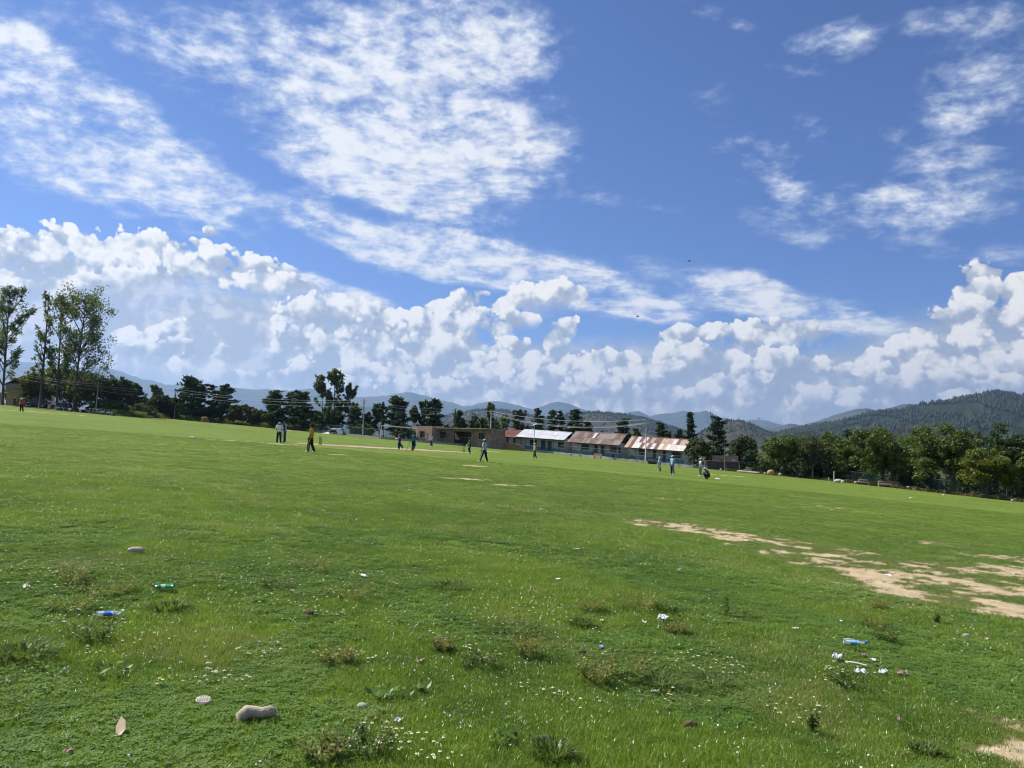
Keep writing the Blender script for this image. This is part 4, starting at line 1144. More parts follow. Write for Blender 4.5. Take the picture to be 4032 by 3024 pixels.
# (kind, crown px, depth, top py, half width px, label, leaf, extra)
TREES = [
 ('poplar', 40, 148, 1128, 82, 'tall poplar at the left edge of the picture beside the ochre house', 'poplar', dict(trunk_px=8, dens=1.15, low=.14)),
 ('poplar', 196, 150, 1142, 44, 'thin half-bare poplar, second from the left, in front of the white car', 'poplar', dict(trunk_px=157, dens=.4, low=.25)),
 ('poplar', 245, 153, 1170, 74, 'poplar close behind and left of the broadest poplar', 'poplar', dict(trunk_px=222, dens=1.1, low=.14)),
 ('poplar', 342, 150, 1158, 126, 'broadest poplar, with an old nest in its trunk, above the seated group', 'poplar', dict(trunk_px=288, dens=1.25, low=.14)),
 ('broad', 70, 164, 1490, 60, 'low golden green tree behind the ochre house roof', 'gold', {}),
 ('broad', 150, 160, 1450, 66, 'golden green tree right of the ochre house gable', 'gold', {}),
 ('broad', 225, 162, 1440, 70, 'golden green tree behind the white car', 'gold', {}),
 ('broad', 300, 160, 1462, 66, 'golden green tree behind the broadest poplar trunk', 'gold', dict(low=.05)),
 ('broad', 362, 158, 1462, 62, 'leafy tree left of the concrete pole near the motorcycles', 'walnut', dict(low=.05)),
 ('broad', 428, 160, 1472, 64, 'dark round tree right of the concrete pole near the motorcycles', 'dark', dict(low=.08)),
 ('broad', 486, 160, 1482, 58, 'dark round tree, second right of the motorcycles', 'dark', dict(low=.08)),
 ('broad', 535, 162, 1500, 46, 'dark round tree, third right of the motorcycles', 'dark', dict(low=.08)),
 ('poplar', 618, 185, 1520, 26, 'small greyish poplar top between the dark round trees and the pines', 'light', dict(low=.2)),
 ('broad', 590, 166, 1560, 46, 'low dark tree left of the thin dark pole', 'olive', dict(low=.1)),
 ('broad', 640, 168, 1548, 46, 'low dark tree behind the thin dark pole', 'dark', dict(low=.1)),
 ('broad', 694, 168, 1556, 42, 'low dark tree right of the thin dark pole', 'dark', dict(low=.1)),
 ('pine', 756, 166, 1487, 62, 'tallest layered tree left of the brown cow', 'pine', dict(dens=1.3, trunk_px=747)),
 ('pine', 800, 170, 1514, 42, 'layered tree with a forked top above the brown cow', 'pine', dict(dens=1.0, trunk_px=765)),
 ('pine', 838, 168, 1514, 36, 'sparse see-through layered tree right of the brown cow', 'pine', dict(dens=.5)),
 ('pine', 890, 168, 1521, 52, 'layered tree with a dark straight stem, end of the first row', 'pine', dict(dens=1.2, trunk_px=872)),
 ('broad', 775, 172, 1590, 55, 'low dark bush tree under the tallest layered tree', 'dark', dict(low=.05)),
 ('broad', 845, 174, 1600, 50, 'low dark bush tree under the sparse layered tree', 'dark', dict(low=.05)),
 ('broad', 952, 166, 1594, 56, 'rounded low tree in the gap left of the two umpires', 'olive', dict(low=.1)),
 ('broad', 1015, 168, 1606, 40, 'small tree directly left of the layered trio', 'olive', dict(low=.1)),
 ('pine', 1080, 160, 1543, 60, 'leftmost of the layered trio behind the white-shirted umpire', 'pine', dict(dens=1.4, low=.06)),
 ('pine', 1140, 164, 1548, 44, 'middle tree of the layered trio behind the umpires', 'pine', dict(dens=.9, trunk_px=1153)),
 ('pine', 1186, 158, 1548, 62, 'rightmost of the layered trio, left of the slim poplars', 'pine', dict(dens=1.3, low=.08)),
 ('poplar', 1266, 172, 1478, 34, 'slim bare-armed poplar, left one of three above the yellow fielder', 'poplar', dict(dens=.6, low=.25, trunk_px=1270)),
 ('poplar', 1316, 172, 1452, 42, 'slim tallest poplar, middle one of three above the white tarpaulin', 'poplar', dict(dens=1.1, low=.2)),
 ('poplar', 1378, 172, 1515, 32, 'slim poplar, right one of three, left of the forked pole', 'poplar', dict(dens=.8, low=.25)),
 ('broad', 1258, 168, 1612, 42, 'dark low tree under the bare-armed slim poplar', 'dark', dict(low=.03)),
 ('broad', 1318, 168, 1604, 46, 'dark low tree behind the white tarpaulin', 'dark', dict(low=.03)),
 ('pine', 1400, 164, 1604, 42, 'low layered tree just left of the forked pole', 'pine', dict(dens=1.1, low=.08)),
 ('broad', 1448, 168, 1610, 28, 'small tree just right of the forked pole', 'olive', dict(low=.05)),
 ('poplar', 1492, 170, 1597, 26, 'small upright tree left of the goal frame', 'dark', dict(dens=1.2, low=.1)),
 ('pine', 1564, 166, 1564, 58, 'bushy pointed tree behind the goal frame', 'pine', dict(dens=1.5, low=.05)),
 ('poplar', 1510, 168, 1584, 16, 'thin twisted tree with bare arms behind the left goalpost', 'dark', dict(dens=.5, low=.3)),
 ('poplar', 1628, 172, 1606, 22, 'small pointed tree behind the right goalpost', 'walnut', dict(dens=1.2, low=.1)),
 ('poplar', 1667, 172, 1584, 28, 'slender drooping-topped tree behind the brick building end', 'dark', dict(dens=.9, low=.1)),
 ('pine', 1712, 170, 1574, 54, 'dense pointed tree behind the brick building window', 'pine', dict(dens=1.6, low=.05)),
 ('shrub', 1768, 172, 1664, 28, 'low bush behind the dark brick wall beside the forked black pole', 'dark', dict()),
 ('poplar', 1808, 174, 1622, 27, 'pointed light tree right of the forked black pole', 'walnut', dict(dens=1.3, low=.05)),
 ('broad', 1860, 174, 1626, 36, 'pale willow-like tree behind the brick building', 'light', dict(low=.02)),
 ('poplar', 1932, 172, 1594, 26, 'slender pointed tree behind the white street pole', 'walnut', dict(dens=1.1, low=.05)),
 ('poplar', 1902, 172, 1650, 18, 'small tree left of the white street pole', 'walnut', dict(dens=1.0, low=.05)),
 ('broad', 1974, 176, 1628, 42, 'round green tree above the rust red shed', 'walnut', dict(low=.02)),
 ('poplar', 2044, 178, 1611, 30, 'gnarled thin tree with a split top above the rust red shed', 'dark', dict(dens=.55, low=.25)),
 ('broad', 2062, 178, 1660, 36, 'low tree above the gap of the red and the white shed roofs', 'olive', dict(low=.02)),
 ('pine', 2118, 178, 1606, 34, 'layered tree behind the solar street lamp', 'pine', dict(dens=.9)),
 ('pine', 2176, 178, 1614, 36, 'layered tree above the middle of the white shed roof', 'pine', dict(dens=.9)),
 ('pine', 2208, 180, 1618, 26, 'slim layered tree above the right half of the white shed roof', 'pine', dict(dens=.8)),
 ('pine', 2266, 178, 1612, 44, 'dense dark tree between the white and the rusty shed roofs', 'pine', dict(dens=1.6, low=.05)),
 ('broad', 2190, 184, 1690, 60, 'low bush tree behind the white shed roof', 'dark', dict(low=.02)),
 ('pine', 2314, 178, 1660, 28, 'small layered tree above the left of the rusty shed roof', 'pine', dict(dens=1.2, low=.05)),
 ('shrub', 2366, 178, 1692, 22, 'small bush top above the rusty shed roof', 'olive', dict()),
 ('pine', 2456, 174, 1650, 44, 'ragged tree between the rusty shed and the patchwork roof shed', 'pine', dict(dens=1.0, low=.1)),
 ('poplar', 2506, 170, 1690, 18, 'small pale bush left of the tall pole at the patchwork roof', 'olive', dict(dens=.8)),
 ('pine', 2604, 168, 1665, 30, 'ragged pointed tree above the patchwork roof', 'pine', dict(dens=1.1)),
 ('broad', 2630, 166, 1690, 26, 'round tree above the right end of the patchwork roof', 'dark', dict(low=.02)),
 ('spire', 2718, 165, 1621, 34, 'dark pointed conifer standing above the right-hand shed', 'pine', dict(dens=1.4, low=.05)),
 ('broad', 2672, 162, 1682, 40, 'dark round tree left of the pointed conifer', 'dark', dict(low=.02)),
 ('pine', 2826, 150, 1640, 50, 'ragged tree with bare twigs at its top right of the conifer', 'pine', dict(dens=1.1, low=.08)),
 ('broad', 2746, 134, 1700, 54, 'big dark tree touching the right end of the patchwork roof shed', 'olive', dict(low=.04)),
 ('broad', 2800, 142, 1740, 36, 'dark tree directly above the dark boundary wall', 'dark', dict(low=.02)),
 ('broad', 2916, 140, 1712, 64, 'green tree right of the thin pole behind the brick ruin', 'dark', dict(low=.02)),
 ('broad', 2965, 136, 1770, 46, 'dark low tree right of the brick ruin', 'dark', dict(low=.02)),
]
G_WAL = 'walnut trees along the right edge of the field'
TREES_R = [
 ('broad', 3095, 124, 1704, 118, 'round walnut tree at the left end of the right-hand grove', 'walnut', dict(trunk_px=3088, dens=1.5, low=.16)),
 ('broad', 3196, 120, 1722, 74, 'greyish walnut tree with a pale forked trunk, second of the grove', 'olive', dict(trunk_px=3201, dens=1.0, low=.22, bark=M_BARKG)),
 ('broad', 3275, 124, 1700, 88, 'walnut tree behind the yellow boundary flag', 'walnut', dict(dens=1.4, low=.12)),
 ('broad', 3360, 118, 1712, 80, 'walnut tree left of the felled logs', 'walnut', dict(dens=1.4, low=.10)),
 ('broad', 3478, 108, 1682, 140, 'large walnut tree standing over the felled logs', 'walnut', dict(trunk_px=3474, dens=1.7, low=.14)),
 ('broad', 3590, 112, 1690, 100, 'walnut tree between the felled logs and the red marker stake', 'walnut', dict(dens=1.4, low=.05)),
 ('broad', 3690, 98, 1668, 150, 'widest walnut tree with a leaning pale trunk behind the red marker stake', 'walnut', dict(trunk_px=3762, dens=1.7, low=.14, bark=M_BARKG)),
 ('broad', 3800, 104, 1700, 90, 'walnut tree behind the leaning trunk', 'olive', dict(dens=1.3, low=.05)),
 ('broad', 3886, 90, 1748, 104, 'golden green walnut tree in front, near the white post', 'gold', dict(trunk_px=3886, dens=1.6, low=.20)),
 ('broad', 3990, 98, 1662, 100, 'tall dark walnut tree at the right edge of the picture', 'dark', dict(dens=1.5, low=.06)),
 ('broad', 4075, 88, 1740, 90, 'walnut tree cut by the right edge of the picture', 'walnut', dict(dens=1.4, low=.10)),
 ('broad', 3150, 134, 1735, 90, 'dark tree behind the first two walnut trees', 'dark', dict(low=.02)),
 ('broad', 3420, 126, 1735, 90, 'dark tree behind the felled logs', 'dark', dict(low=.02)),
 ('broad', 3920, 106, 1720, 100, 'dark tree deep behind the golden green walnut', 'dark', dict(low=.02)),
 ('pine', 3334, 190, 1690, 26, 'dark pine tip showing left above the walnut grove', 'pine', dict(dens=1.6)),
 ('pine', 3362, 190, 1694, 22, 'dark pine tip showing right beside its twin above the grove', 'pine', dict(dens=1.6)),
]
for t in TREES: tree(*t[:6], leaf=t[6], group=G_LINE, **t[7])
for t in TREES_R: tree(*t[:6], leaf=t[6], group=G_WAL, leafsize=.16, **{**t[7], 'dens': t[7].get('dens', 1.2) * 1.5})
SHR = [(3030, 128, 1810, 60), (3110, 124, 1818, 70), (3230, 120, 1826, 70), (3330, 115, 1832, 70), (3420, 112, 1838, 70), (3530, 108, 1846, 75), (3640, 103, 1850, 75), (3740, 100, 1858, 75), (3840, 97, 1866, 75), (3950, 94, 1874, 80), (4060, 91, 1884, 80)]
ORDN = ['first', 'second', 'third', 'fourth', 'fifth', 'sixth', 'seventh', 'eighth', 'ninth', 'tenth', 'last']
for i, (a, b, c, d) in enumerate(SHR):
    tree('shrub', a, b + 5, c, d, ORDN[i] + ' dark bush from the left in the hedge under the walnut grove', 'dark', dens=1.6, group='hedge bushes under the walnut grove')
SHL = [(110, 1560, 50), (385, 1570, 40), (455, 1580, 45), (560, 1590, 50), (650, 1600, 50), (735, 1615, 45), (920, 1630, 45), (1040, 1640, 45), (1120, 1645, 45), (1225, 1652, 40), (1430, 1662, 50), (1590, 1672, 40)]
for i, (a, c, d) in enumerate(SHL):
    tree('shrub', a, edge_depth(a) + 9, c, d, '%s dark bush from the left under the far tree line' % (ORDN[i] if i < 10 else ['eleventh', 'last'][i - 10]), 'dark' if i % 3 else 'olive', dens=1.3, group='bushes under the far tree line')

# bare twigs that stand above the grove and on the ragged tree
def bare_tree(px, Y, top, hw, label, n=9):
    p = base(px, Y); h = at(px, top, Y).z - p.z; w = px_len(hw, Y); rnd = random.Random(int(px))
    root = empty('dead_tree', p); tag(root, label, 'tree', 'bare trees showing above the grove')
    mb = MB(); mb.tube([(0, 0, 0), (.1, 0, h * .5), (0, 0, h * .8)], [.14, .10, .05], 6); mb.build('trunk', M_BARKG, root)
    mb = MB()
    for i in range(n):
        a = rnd.uniform(0, math.tau); s = Vector((0, 0, h * rnd.uniform(.55, .8))); l = rnd.uniform(.5, 1) * w
        e = Vector((math.cos(a) * l, math.sin(a) * l, h * rnd.uniform(.86, 1.0))); m_ = s.lerp(e, .5) + Vector((rnd.uniform(-.2, .2), 0, rnd.uniform(-.1, .3)))
        mb.tube([s, m_, e], [.05, .035, .015], 5)
        for q in range(4):
            f = m_.lerp(e, rnd.uniform(.0, .9)); mb.tube([f, f + Vector((rnd.uniform(-.6, .6), rnd.uniform(-.6, .6), rnd.uniform(.2, .8)))], [.02, .009], 4)
    mb.build('branch', M_BARKG, root)
for a in [(3660, 110, 1650, 60, 'bare grey twigs left above the widest walnut tree'), (3745, 112, 1640, 60, 'bare grey twigs right above the widest walnut tree'), (3560, 118, 1662, 40, 'bare grey twigs above the walnut between logs and stake'),
          (2805, 150, 1612, 16, 'single bare leader standing above the ragged tree by the conifer')]:
    bare_tree(*a)

# young maize behind the left edge of the field
def maize():
    rg = np.random.default_rng(4); V = []
    n = 5200
    px = rg.uniform(400, 1250, n); k = rg.uniform(3, 14, n)
    B = np.array([[*base(a, edge_depth(a) + b)] for a, b in zip(px, k)])
    m = 4
    B = np.repeat(B, m, 0); a = rg.uniform(0, 6.28, len(B)); h = rg.uniform(.7, 1.9, len(B)); l = rg.uniform(.25, .5, len(B)); z0 = rg.uniform(.1, .9, len(B))
    d = np.stack([np.cos(a), np.sin(a), np.zeros(len(B))], -1); s = np.stack([-np.sin(a), np.cos(a), np.zeros(len(B))], -1) * .06
    up = np.array([0, 0, 1.0])
    P0 = B + up * (z0 * .9)[:, None]; P1 = P0 + d * (l * .6)[:, None] + up * (l * .7)[:, None]; P2 = P0 + d * (l * 1.3)[:, None] + up * (l * .35)[:, None]
    V = np.stack([P0, P1 - s, P2, P1 + s], 1).reshape(-1, 3)
    o = obj('maize_crop', np_mesh('maize', V, np.arange(len(V)).reshape(-1, 4), [mat_leafish('leaf_maize', (.075, .145, .020), (.155, .225, .045), (.21, .24, .07), .45)]))
    tag(o, 'bright green maize growing between the field edge and the left tree line', 'crop', kind='stuff')
maize()
# ------------------------------------------------------------------ buildings
def wmat(name, base_col, **kw): return mat(name, base_col, **kw)
M_WALLW = mat('whitewash', (.62, .60, .55), .9, .08, 1.2, bump=.15, second=(.48, .44, .38), sec_amt=(.56, .75))
M_TEAL = mat('teal_paint', (.10, .30, .29), .8, .15, 2)
M_DOOR = mat('dark_teal_door', (.035, .075, .080), .6, .2, 3)
M_GLASS = mat('dark_window', (.018, .022, .026), .15, .3, 3, spec=.5)
M_BAR = mat('window_bar', (.11, .12, .12), .6, .1)
M_TIMBER = mat('old_timber', (.13, .10, .075), .9, .25, 4, stretch=(1, 1, .15))
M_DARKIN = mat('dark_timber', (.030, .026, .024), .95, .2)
M_CONC = mat('concrete', (.30, .285, .26), .95, .14, 2.5, bump=.4, second=(.20, .19, .17), sec_amt=(.55, .72))
M_PLINTH = mat('plinth_stone', (.30, .27, .23), .95, .2, 3, bump=.4)

def mat_sheet(name, cols, amt, stretch=(1, .12, 1)):
    """corrugated iron: zinc or paint with rust that runs down the slope"""
    m = bpy.data.materials.new(name); m.use_nodes = True
    k = NT(m.node_tree)
    out = k.n('ShaderNodeOutputMaterial'); b = k.n('ShaderNodeBsdfPrincipled')
    oi = k.n('ShaderNodeObjectInfo')
    tc = k.n('ShaderNodeTexCoord')
    v = k.vm('ADD', tc.outputs['Object'], k.vm('SCALE', oi.outputs['Location'], scale=1.7))
    v = k.mapping(v, scale=stretch)
    n1 = k.noise(v, 3.2, 5, .65)[0]; n2 = k.noise(v, .9, 3)[0]
    c = k.mix(k.ss(n2, .35, .65), cols[0], cols[1])
    c = k.mix(k.ss(n1, amt[0], amt[1]), c, cols[2])
    c = k.mix(k.math('MULTIPLY', oi.outputs['Random'], .28), c, tuple(q * .55 for q in cols[1]))
    k.set(b.inputs['Base Color'], c); b.inputs['Roughness'].default_value = .55; b.inputs['Metallic'].default_value = .0
    b.inputs['Specular IOR Level'].default_value = .45
    k.t.links.new(b.outputs[0], out.inputs[0])
    return m
S_RED = mat_sheet('sheet_rust_red', ((.19, .065, .045), (.25, .095, .065), (.33, .20, .15)), (.60, .75))
S_ZINC = mat_sheet('sheet_zinc', ((.58, .60, .62), (.68, .69, .70), (.46, .46, .46)), (.58, .75))
S_RUSTY = mat_sheet('sheet_rusty', ((.22, .13, .095), (.28, .18, .135), (.36, .30, .25)), (.50, .66))
S_GREYR = mat_sheet('sheet_grey_rust', ((.33, .28, .24), (.38, .33, .28), (.24, .14, .10)), (.52, .66))
S_WHITE = mat_sheet('sheet_white', ((.66, .62, .56), (.72, .68, .62), (.30, .16, .11)), (.57, .66))
S_BROWN = mat_sheet('sheet_brown', ((.17, .085, .065), (.21, .11, .085), (.40, .30, .24)), (.62, .72))
S_TAN = mat_sheet('sheet_tan', ((.46, .33, .22), (.55, .43, .31), (.32, .18, .12)), (.52, .66))
S_CLEAR = mat_sheet('sheet_pale', ((.78, .80, .82), (.82, .83, .84), (.7, .7, .7)), (.7, .8))

A_SH = math.radians(30)
R_DIR = Vector((math.cos(A_SH), -math.sin(A_SH), 0)); D_DIR = Vector((math.sin(A_SH), math.cos(A_SH), 0))
P0 = base(2029, 164)
def line_depth(px):
    """depth of the sheds' eave line in the column of a pixel"""
    u = ray(px, 1740).x
    # P0 + s R: x/y = u
    s = (u * P0.y - P0.x) / (R_DIR.x - u * R_DIR.y)
    return P0.y + s * R_DIR.y

def shed(label, eL, eR, rL, rR, ncol, pick, openings, posts, extra_h=0.0, base_py=None, wall_back=1.5, dado=True):
    EL = at(*eL, line_depth(eL[0])); ER = at(*eR, line_depth(eR[0]))
    def ridge_pt(E, px, py):
        # the ridge point in the column of px, on the vertical plane behind the eave end
        u = ray(px, py); s = (u.x * E.y - E.x) / (D_DIR.x - u.x * D_DIR.y)
        s = min(max(s, 3.4), 5.5)
        q = E + D_DIR * s
        return Vector((q.x, q.y, CAM_H + ray(px, py).z * q.y))
    RL = ridge_pt(EL, *rL); RR = ridge_pt(ER, *rR)
    mid = (EL + ER) / 2
    along = (ER - EL); run = ((RL - EL) + (RR - ER)) / 2
    z0l = gz(EL.x, EL.y); z0r = gz(ER.x, ER.y)
    org = Vector((EL.x, EL.y, z0l))
    root = empty('shed', org); tag(root, label, 'shed', 'row of tin-roofed sheds')
    EL_, ER_ = EL - org, ER - org; RL_ = EL_ + run; RR_ = ER_ + run
    Wd = along.length; ux = along / Wd
    floor_l = z0l - org.z + .30; floor_r = z0r - org.z + .30
    # walls: corner points in plan (u along, d depth)
    u_h = Vector((ux.x, ux.y, 0))
    depth_run = Vector((run.x, run.y, 0)); dlen = depth_run.length; dd = depth_run / dlen
    def P(u, d, z):      # a point from (metres along the eave, metres behind the eave, height above the sloping floor)
        q = EL_ + ux * u; fz = floor_l + (floor_r - floor_l) * u / Wd
        return Vector((q.x + dd.x * d, q.y + dd.y * d, fz + z))
    roof_at = lambda d: run.z * (d / dlen if d <= dlen else 2 - d / dlen)
    eave_h = (EL_.z - floor_l)
    ov = .45                                     # overhang of the roof past the end walls
    def wall(u0, d0, u1, d1, h0, h1, th=.18):
        a, b = P(u0, d0, -.35), P(u1, d1, -.35); n = Vector((-(b - a).y, (b - a).x, 0)).normalized() * th
        a2, b2 = P(u0, d0, h0), P(u1, d1, h1)
        mb = MB(); mb.add([a, b, b2, a2, a + n, b + n, b2 + n, a2 + n], [(0, 1, 2, 3), (5, 4, 7, 6), (4, 0, 3, 7), (1, 5, 6, 2), (3, 2, 6, 7), (4, 5, 1, 0)])
        return mb
    hw = lambda d: eave_h + roof_at(d) - .12
    wb = wall_back
    # front wall, cut around the openings
    cuts = sorted([(o[1] * Wd, o[2] * Wd, o) for o in openings])
    mb = MB(); zc = hw(wb); u = ov
    def fq(u0, u1, zlo, zhi, m=0):
        if u1 - u0 < .02 or zhi - zlo < .02: return
        mb.mat = m; a, b = P(u0, wb, zlo), P(u1, wb, zlo); c, d = P(u1, wb, zhi), P(u0, wb, zhi); t = dd * .2
        mb.add([a, b, c, d, a + t, b + t, c + t, d + t], [(0, 1, 2, 3), (5, 4, 7, 6), (4, 0, 3, 7), (1, 5, 6, 2), (3, 2, 6, 7), (4, 5, 1, 0)])
    DZ = .65 if dado else 0
    def span(u0, u1):
        fq(u0, u1, -.35, DZ if dado else 0, 1 if dado else 0); fq(u0, u1, DZ if dado else 0, zc)
    for (a, b, o) in cuts:
        span(u, a)
        if o[0] == 'door': fq(a, b, 2.05, zc)
        else:
            fq(a, b, -.35, DZ, 1 if dado else 0); fq(a, b, DZ, .95); fq(a, b, 2.0, zc)
        u = b
    span(u, Wd - ov)
    mb.build('front_wall', [M_WALLW, M_TEAL], root)
    for (u_, ) in ((ov,), (Wd - ov,)):
        mb = MB(); a = P(u_, wb + .2, -.35); pts = [P(u_, wb + .2, -.35), P(u_, 2 * dlen - .5, -.35), P(u_, 2 * dlen - .5, hw(2 * dlen - .5)), P(u_, wb + .2, hw(wb))]
        t = u_h * (.2 if u_ < 1 else -.2)
        mb.add(pts + [p + t for p in pts], [(0, 1, 2, 3), (5, 4, 7, 6), (4, 0, 3, 7), (1, 5, 6, 2), (3, 2, 6, 7), (4, 5, 1, 0)])
        mb.build('end_wall', M_WALLW, root)
        mb = MB(); eh = hw(wb)                           # dark boarded gable
        pts = [P(u_, wb + .2, eh), P(u_, 2 * dlen - .5, hw(2 * dlen - .5)), P(u_, dlen, hw(dlen))]
        mb.add(pts + [p + t * .6 for p in pts], [(0, 1, 2), (5, 4, 3), (0, 3, 4, 1), (1, 4, 5, 2), (2, 5, 3, 0)])
        mb.build('gable_board', M_DARKIN, root)
    mb = MB(); pts = [P(0.2, -.1, -.45), P(Wd - .2, -.1, -.45), P(Wd - .2, wb, -.45), P(.2, wb, -.45)]
    tp = [p + Vector((0, 0, .45)) for p in pts]
    mb.add(pts + tp, [(0, 3, 2, 1), (4, 5, 6, 7), (0, 1, 5, 4), (1, 2, 6, 5), (2, 3, 7, 6), (3, 0, 4, 7)]); mb.build('porch_floor', M_PLINTH, root)
    for (a, b, o) in cuts:
        z0, z1 = (0.0, 2.05) if o[0] == 'door' else (.95, 2.0)
        mb = MB(); q = [P(a, wb + .08, z0), P(b, wb + .08, z0), P(b, wb + .08, z1), P(a, wb + .08, z1)]; t = dd * .05
        mb.add(q + [p + t for p in q], [(0, 1, 2, 3), (5, 4, 7, 6), (4, 0, 3, 7), (1, 5, 6, 2), (3, 2, 6, 7), (4, 5, 1, 0)])
        part = mb.build('door' if o[0] == 'door' else 'window', M_DOOR if o[0] == 'door' else M_GLASS, root)
        fr = MB(); c = .045
        def bar(u0, za, u1, zb):
            pa, pb = P(u0, wb + .02, za), P(u1, wb + .02, zb); fr.tube([pa, pb], c, 4)
        bar(a, z0, a, z1); bar(b, z0, b, z1); bar(a, z1, b, z1); bar(a, z0, b, z0)
        if o[0] == 'window':
            n = max(2, int((b - a) / .55))
            for i in range(1, n): bar(a + (b - a) * i / n, z0, a + (b - a) * i / n, z1)
            bar(a, z0 + .55, b, z0 + .55)
        else: bar(a, 1.55, b, 1.55)
        fo = fr.build('window_frame' if o[0] == 'window' else 'door_frame', M_BAR, part)
    for f in posts:
        u_ = f * Wd; mb = MB(); mb.tube([P(u_, .12, -.3), P(u_, .12, eave_h - .02)], .055, 6); mb.build('porch_post', M_TIMBER, root)
    # roof: a thin timber deck below, the iron sheets on top
    RBL = EL_ + run + Vector((depth_run.x, depth_run.y, -run.z)); RBR = ER_ + run + Vector((depth_run.x, depth_run.y, -run.z))
    dn = Vector((0, 0, -.06)); e = .06
    mb = MB(); mb.mat = 0
    f4 = [EL_, ER_, RR_, RL_]; b4 = [RL_, RR_, RBR, RBL]
    mb.add([p + dn for p in f4] + [p + dn * 2.2 for p in f4], [(0, 1, 2, 3), (7, 6, 5, 4), (4, 5, 1, 0), (1, 5, 6, 2), (3, 7, 4, 0)])
    mb.mat = 1
    mb.add([p for p in b4] + [p + dn * 2.2 for p in b4], [(0, 1, 2, 3), (7, 6, 5, 4), (2, 6, 7, 3), (1, 5, 6, 2), (3, 7, 4, 0)])
    roof = mb.build('roof', [M_DARKIN, S_BROWN if pick(0, 0) is not S_ZINC else S_ZINC], root)
    mb = MB(); mb.tube([RL_ + Vector((0, 0, .03)), RR_ + Vector((0, 0, .03))], .10, 6); mb.build('ridge_cap', pick(0, 1), roof)
    nrow = 2; ca = (ER_ - EL_) / ncol; nrm = ca.cross(run).normalized()
    if nrm.z < 0: nrm = -nrm
    V = []; waves = 7; nu = waves * 2
    lap = .10
    for j in (0, 1):
        for i in range(nu + 1):
            V.append(ca * (i / nu) * 1.03 + run / nrow * (j * (1 + lap)) - run * .01 + nrm * ((.022 if i % 2 else .0) + (.030 if j == 0 else .0)))
    Fc = [(i, i + 1, nu + 2 + i, nu + 1 + i) for i in range(nu)]
    me = np_mesh('roof_sheet', np.array([tuple(v) for v in V]), Fc, [S_ZINC])
    for r_ in range(nrow):
        for c_ in range(ncol):
            s = obj('roof_sheet', me, roof, EL_ + ca * c_ + run * (r_ / nrow) + nrm * (.006 * (c_ % 2)))
            s.material_slots[0].link = 'OBJECT'; s.material_slots[0].material = pick(r_, c_)
    return root, P, Wd, wb

rs = random.Random(3)
shed('low shed with a rust red tin roof, leftmost of the row', (1947, 1717), (2040, 1724), (1981, 1691), (2068, 1697), 9, lambda r, c: S_RED,
     [('window', .12, .24), ('door', .36, .46), ('door', .66, .74)], (.05, .3, .55, .9))
shed('white-walled shed with a bright zinc tin roof behind the solar lamp', (2029, 1719), (2220, 1733), (2064, 1691), (2252, 1704), 15, lambda r, c: S_ZINC,
     [('window', .24, .38), ('door', .475, .565), ('door', .61, .69), ('window', .825, .94)], (.03, .13, .22, .60, .785, .97))
p3 = {}
def pk3(r, c):
    if (r, c) == (1, 9): return S_CLEAR
    return p3.setdefault((r, c), rs.choice([S_RUSTY, S_RUSTY, S_BROWN, S_GREYR, S_GREYR]) if r == 1 else rs.choice([S_GREYR, S_GREYR, S_RUSTY, S_RUSTY, S_RUSTY]))
SH3 = shed('white-walled shed with a brown streaked rusty roof and one pale skylight sheet', (2233, 1740), (2438, 1754), (2264, 1697), (2470, 1713), 22, pk3,
     [('window', .235, .37), ('door', .475, .54), ('door', .60, .665), ('window', .78, .90), ('window', .93, .975)], (.06, .28, .50, .73, .88, .98))
ROW1 = [S_TAN, S_BROWN, S_WHITE, S_BROWN, S_WHITE, S_BROWN, S_TAN, S_BROWN, S_BROWN, S_TAN, S_TAN, S_TAN, S_WHITE, S_BROWN, S_TAN, S_TAN]
ROW0 = [S_TAN, S_BROWN, S_WHITE, S_WHITE, S_BROWN, S_WHITE, S_BROWN, S_WHITE, S_BROWN, S_WHITE, S_TAN, S_WHITE, S_WHITE, S_WHITE, S_WHITE, S_WHITE]
SH4 = shed('white-walled shed with a patchwork tin roof of white and brown sheets', (2457, 1761), (2692, 1777), (2488, 1717), (2718, 1732), 16,
     lambda r, c: (ROW1 if r else ROW0)[c], [('window', .21, .34), ('door', .45, .505), ('door', .62, .665), ('window', .775, .915)], (.05, .20, .43, .60, .80, .97))

def lettering(sh, u0, u1, z, n, seed):
    """faded, unreadable painted writing on a front wall"""
    root, P, Wd, wb = sh; rnd = random.Random(seed); mb = MB()
    for i in range(n):
        u = (u0 + (u1 - u0) * (i + .1) / n) * Wd; w = (u1 - u0) * Wd / n * .62; hgt = .20
        for q in range(3):
            a = P(u + w * rnd.random(), wb - .006, z + hgt * rnd.random()); b = P(u + w * rnd.random(), wb - .006, z + hgt * rnd.random())
            mb.tube([a, b], .017, 4)
    mb.build('painted_lettering', mat('faded_paint', (.16, .12, .10), .9), root)
lettering(SH3, .38, .50, 2.12, 9, 1)
lettering(SH4, .67, .75, 1.75, 6, 2)

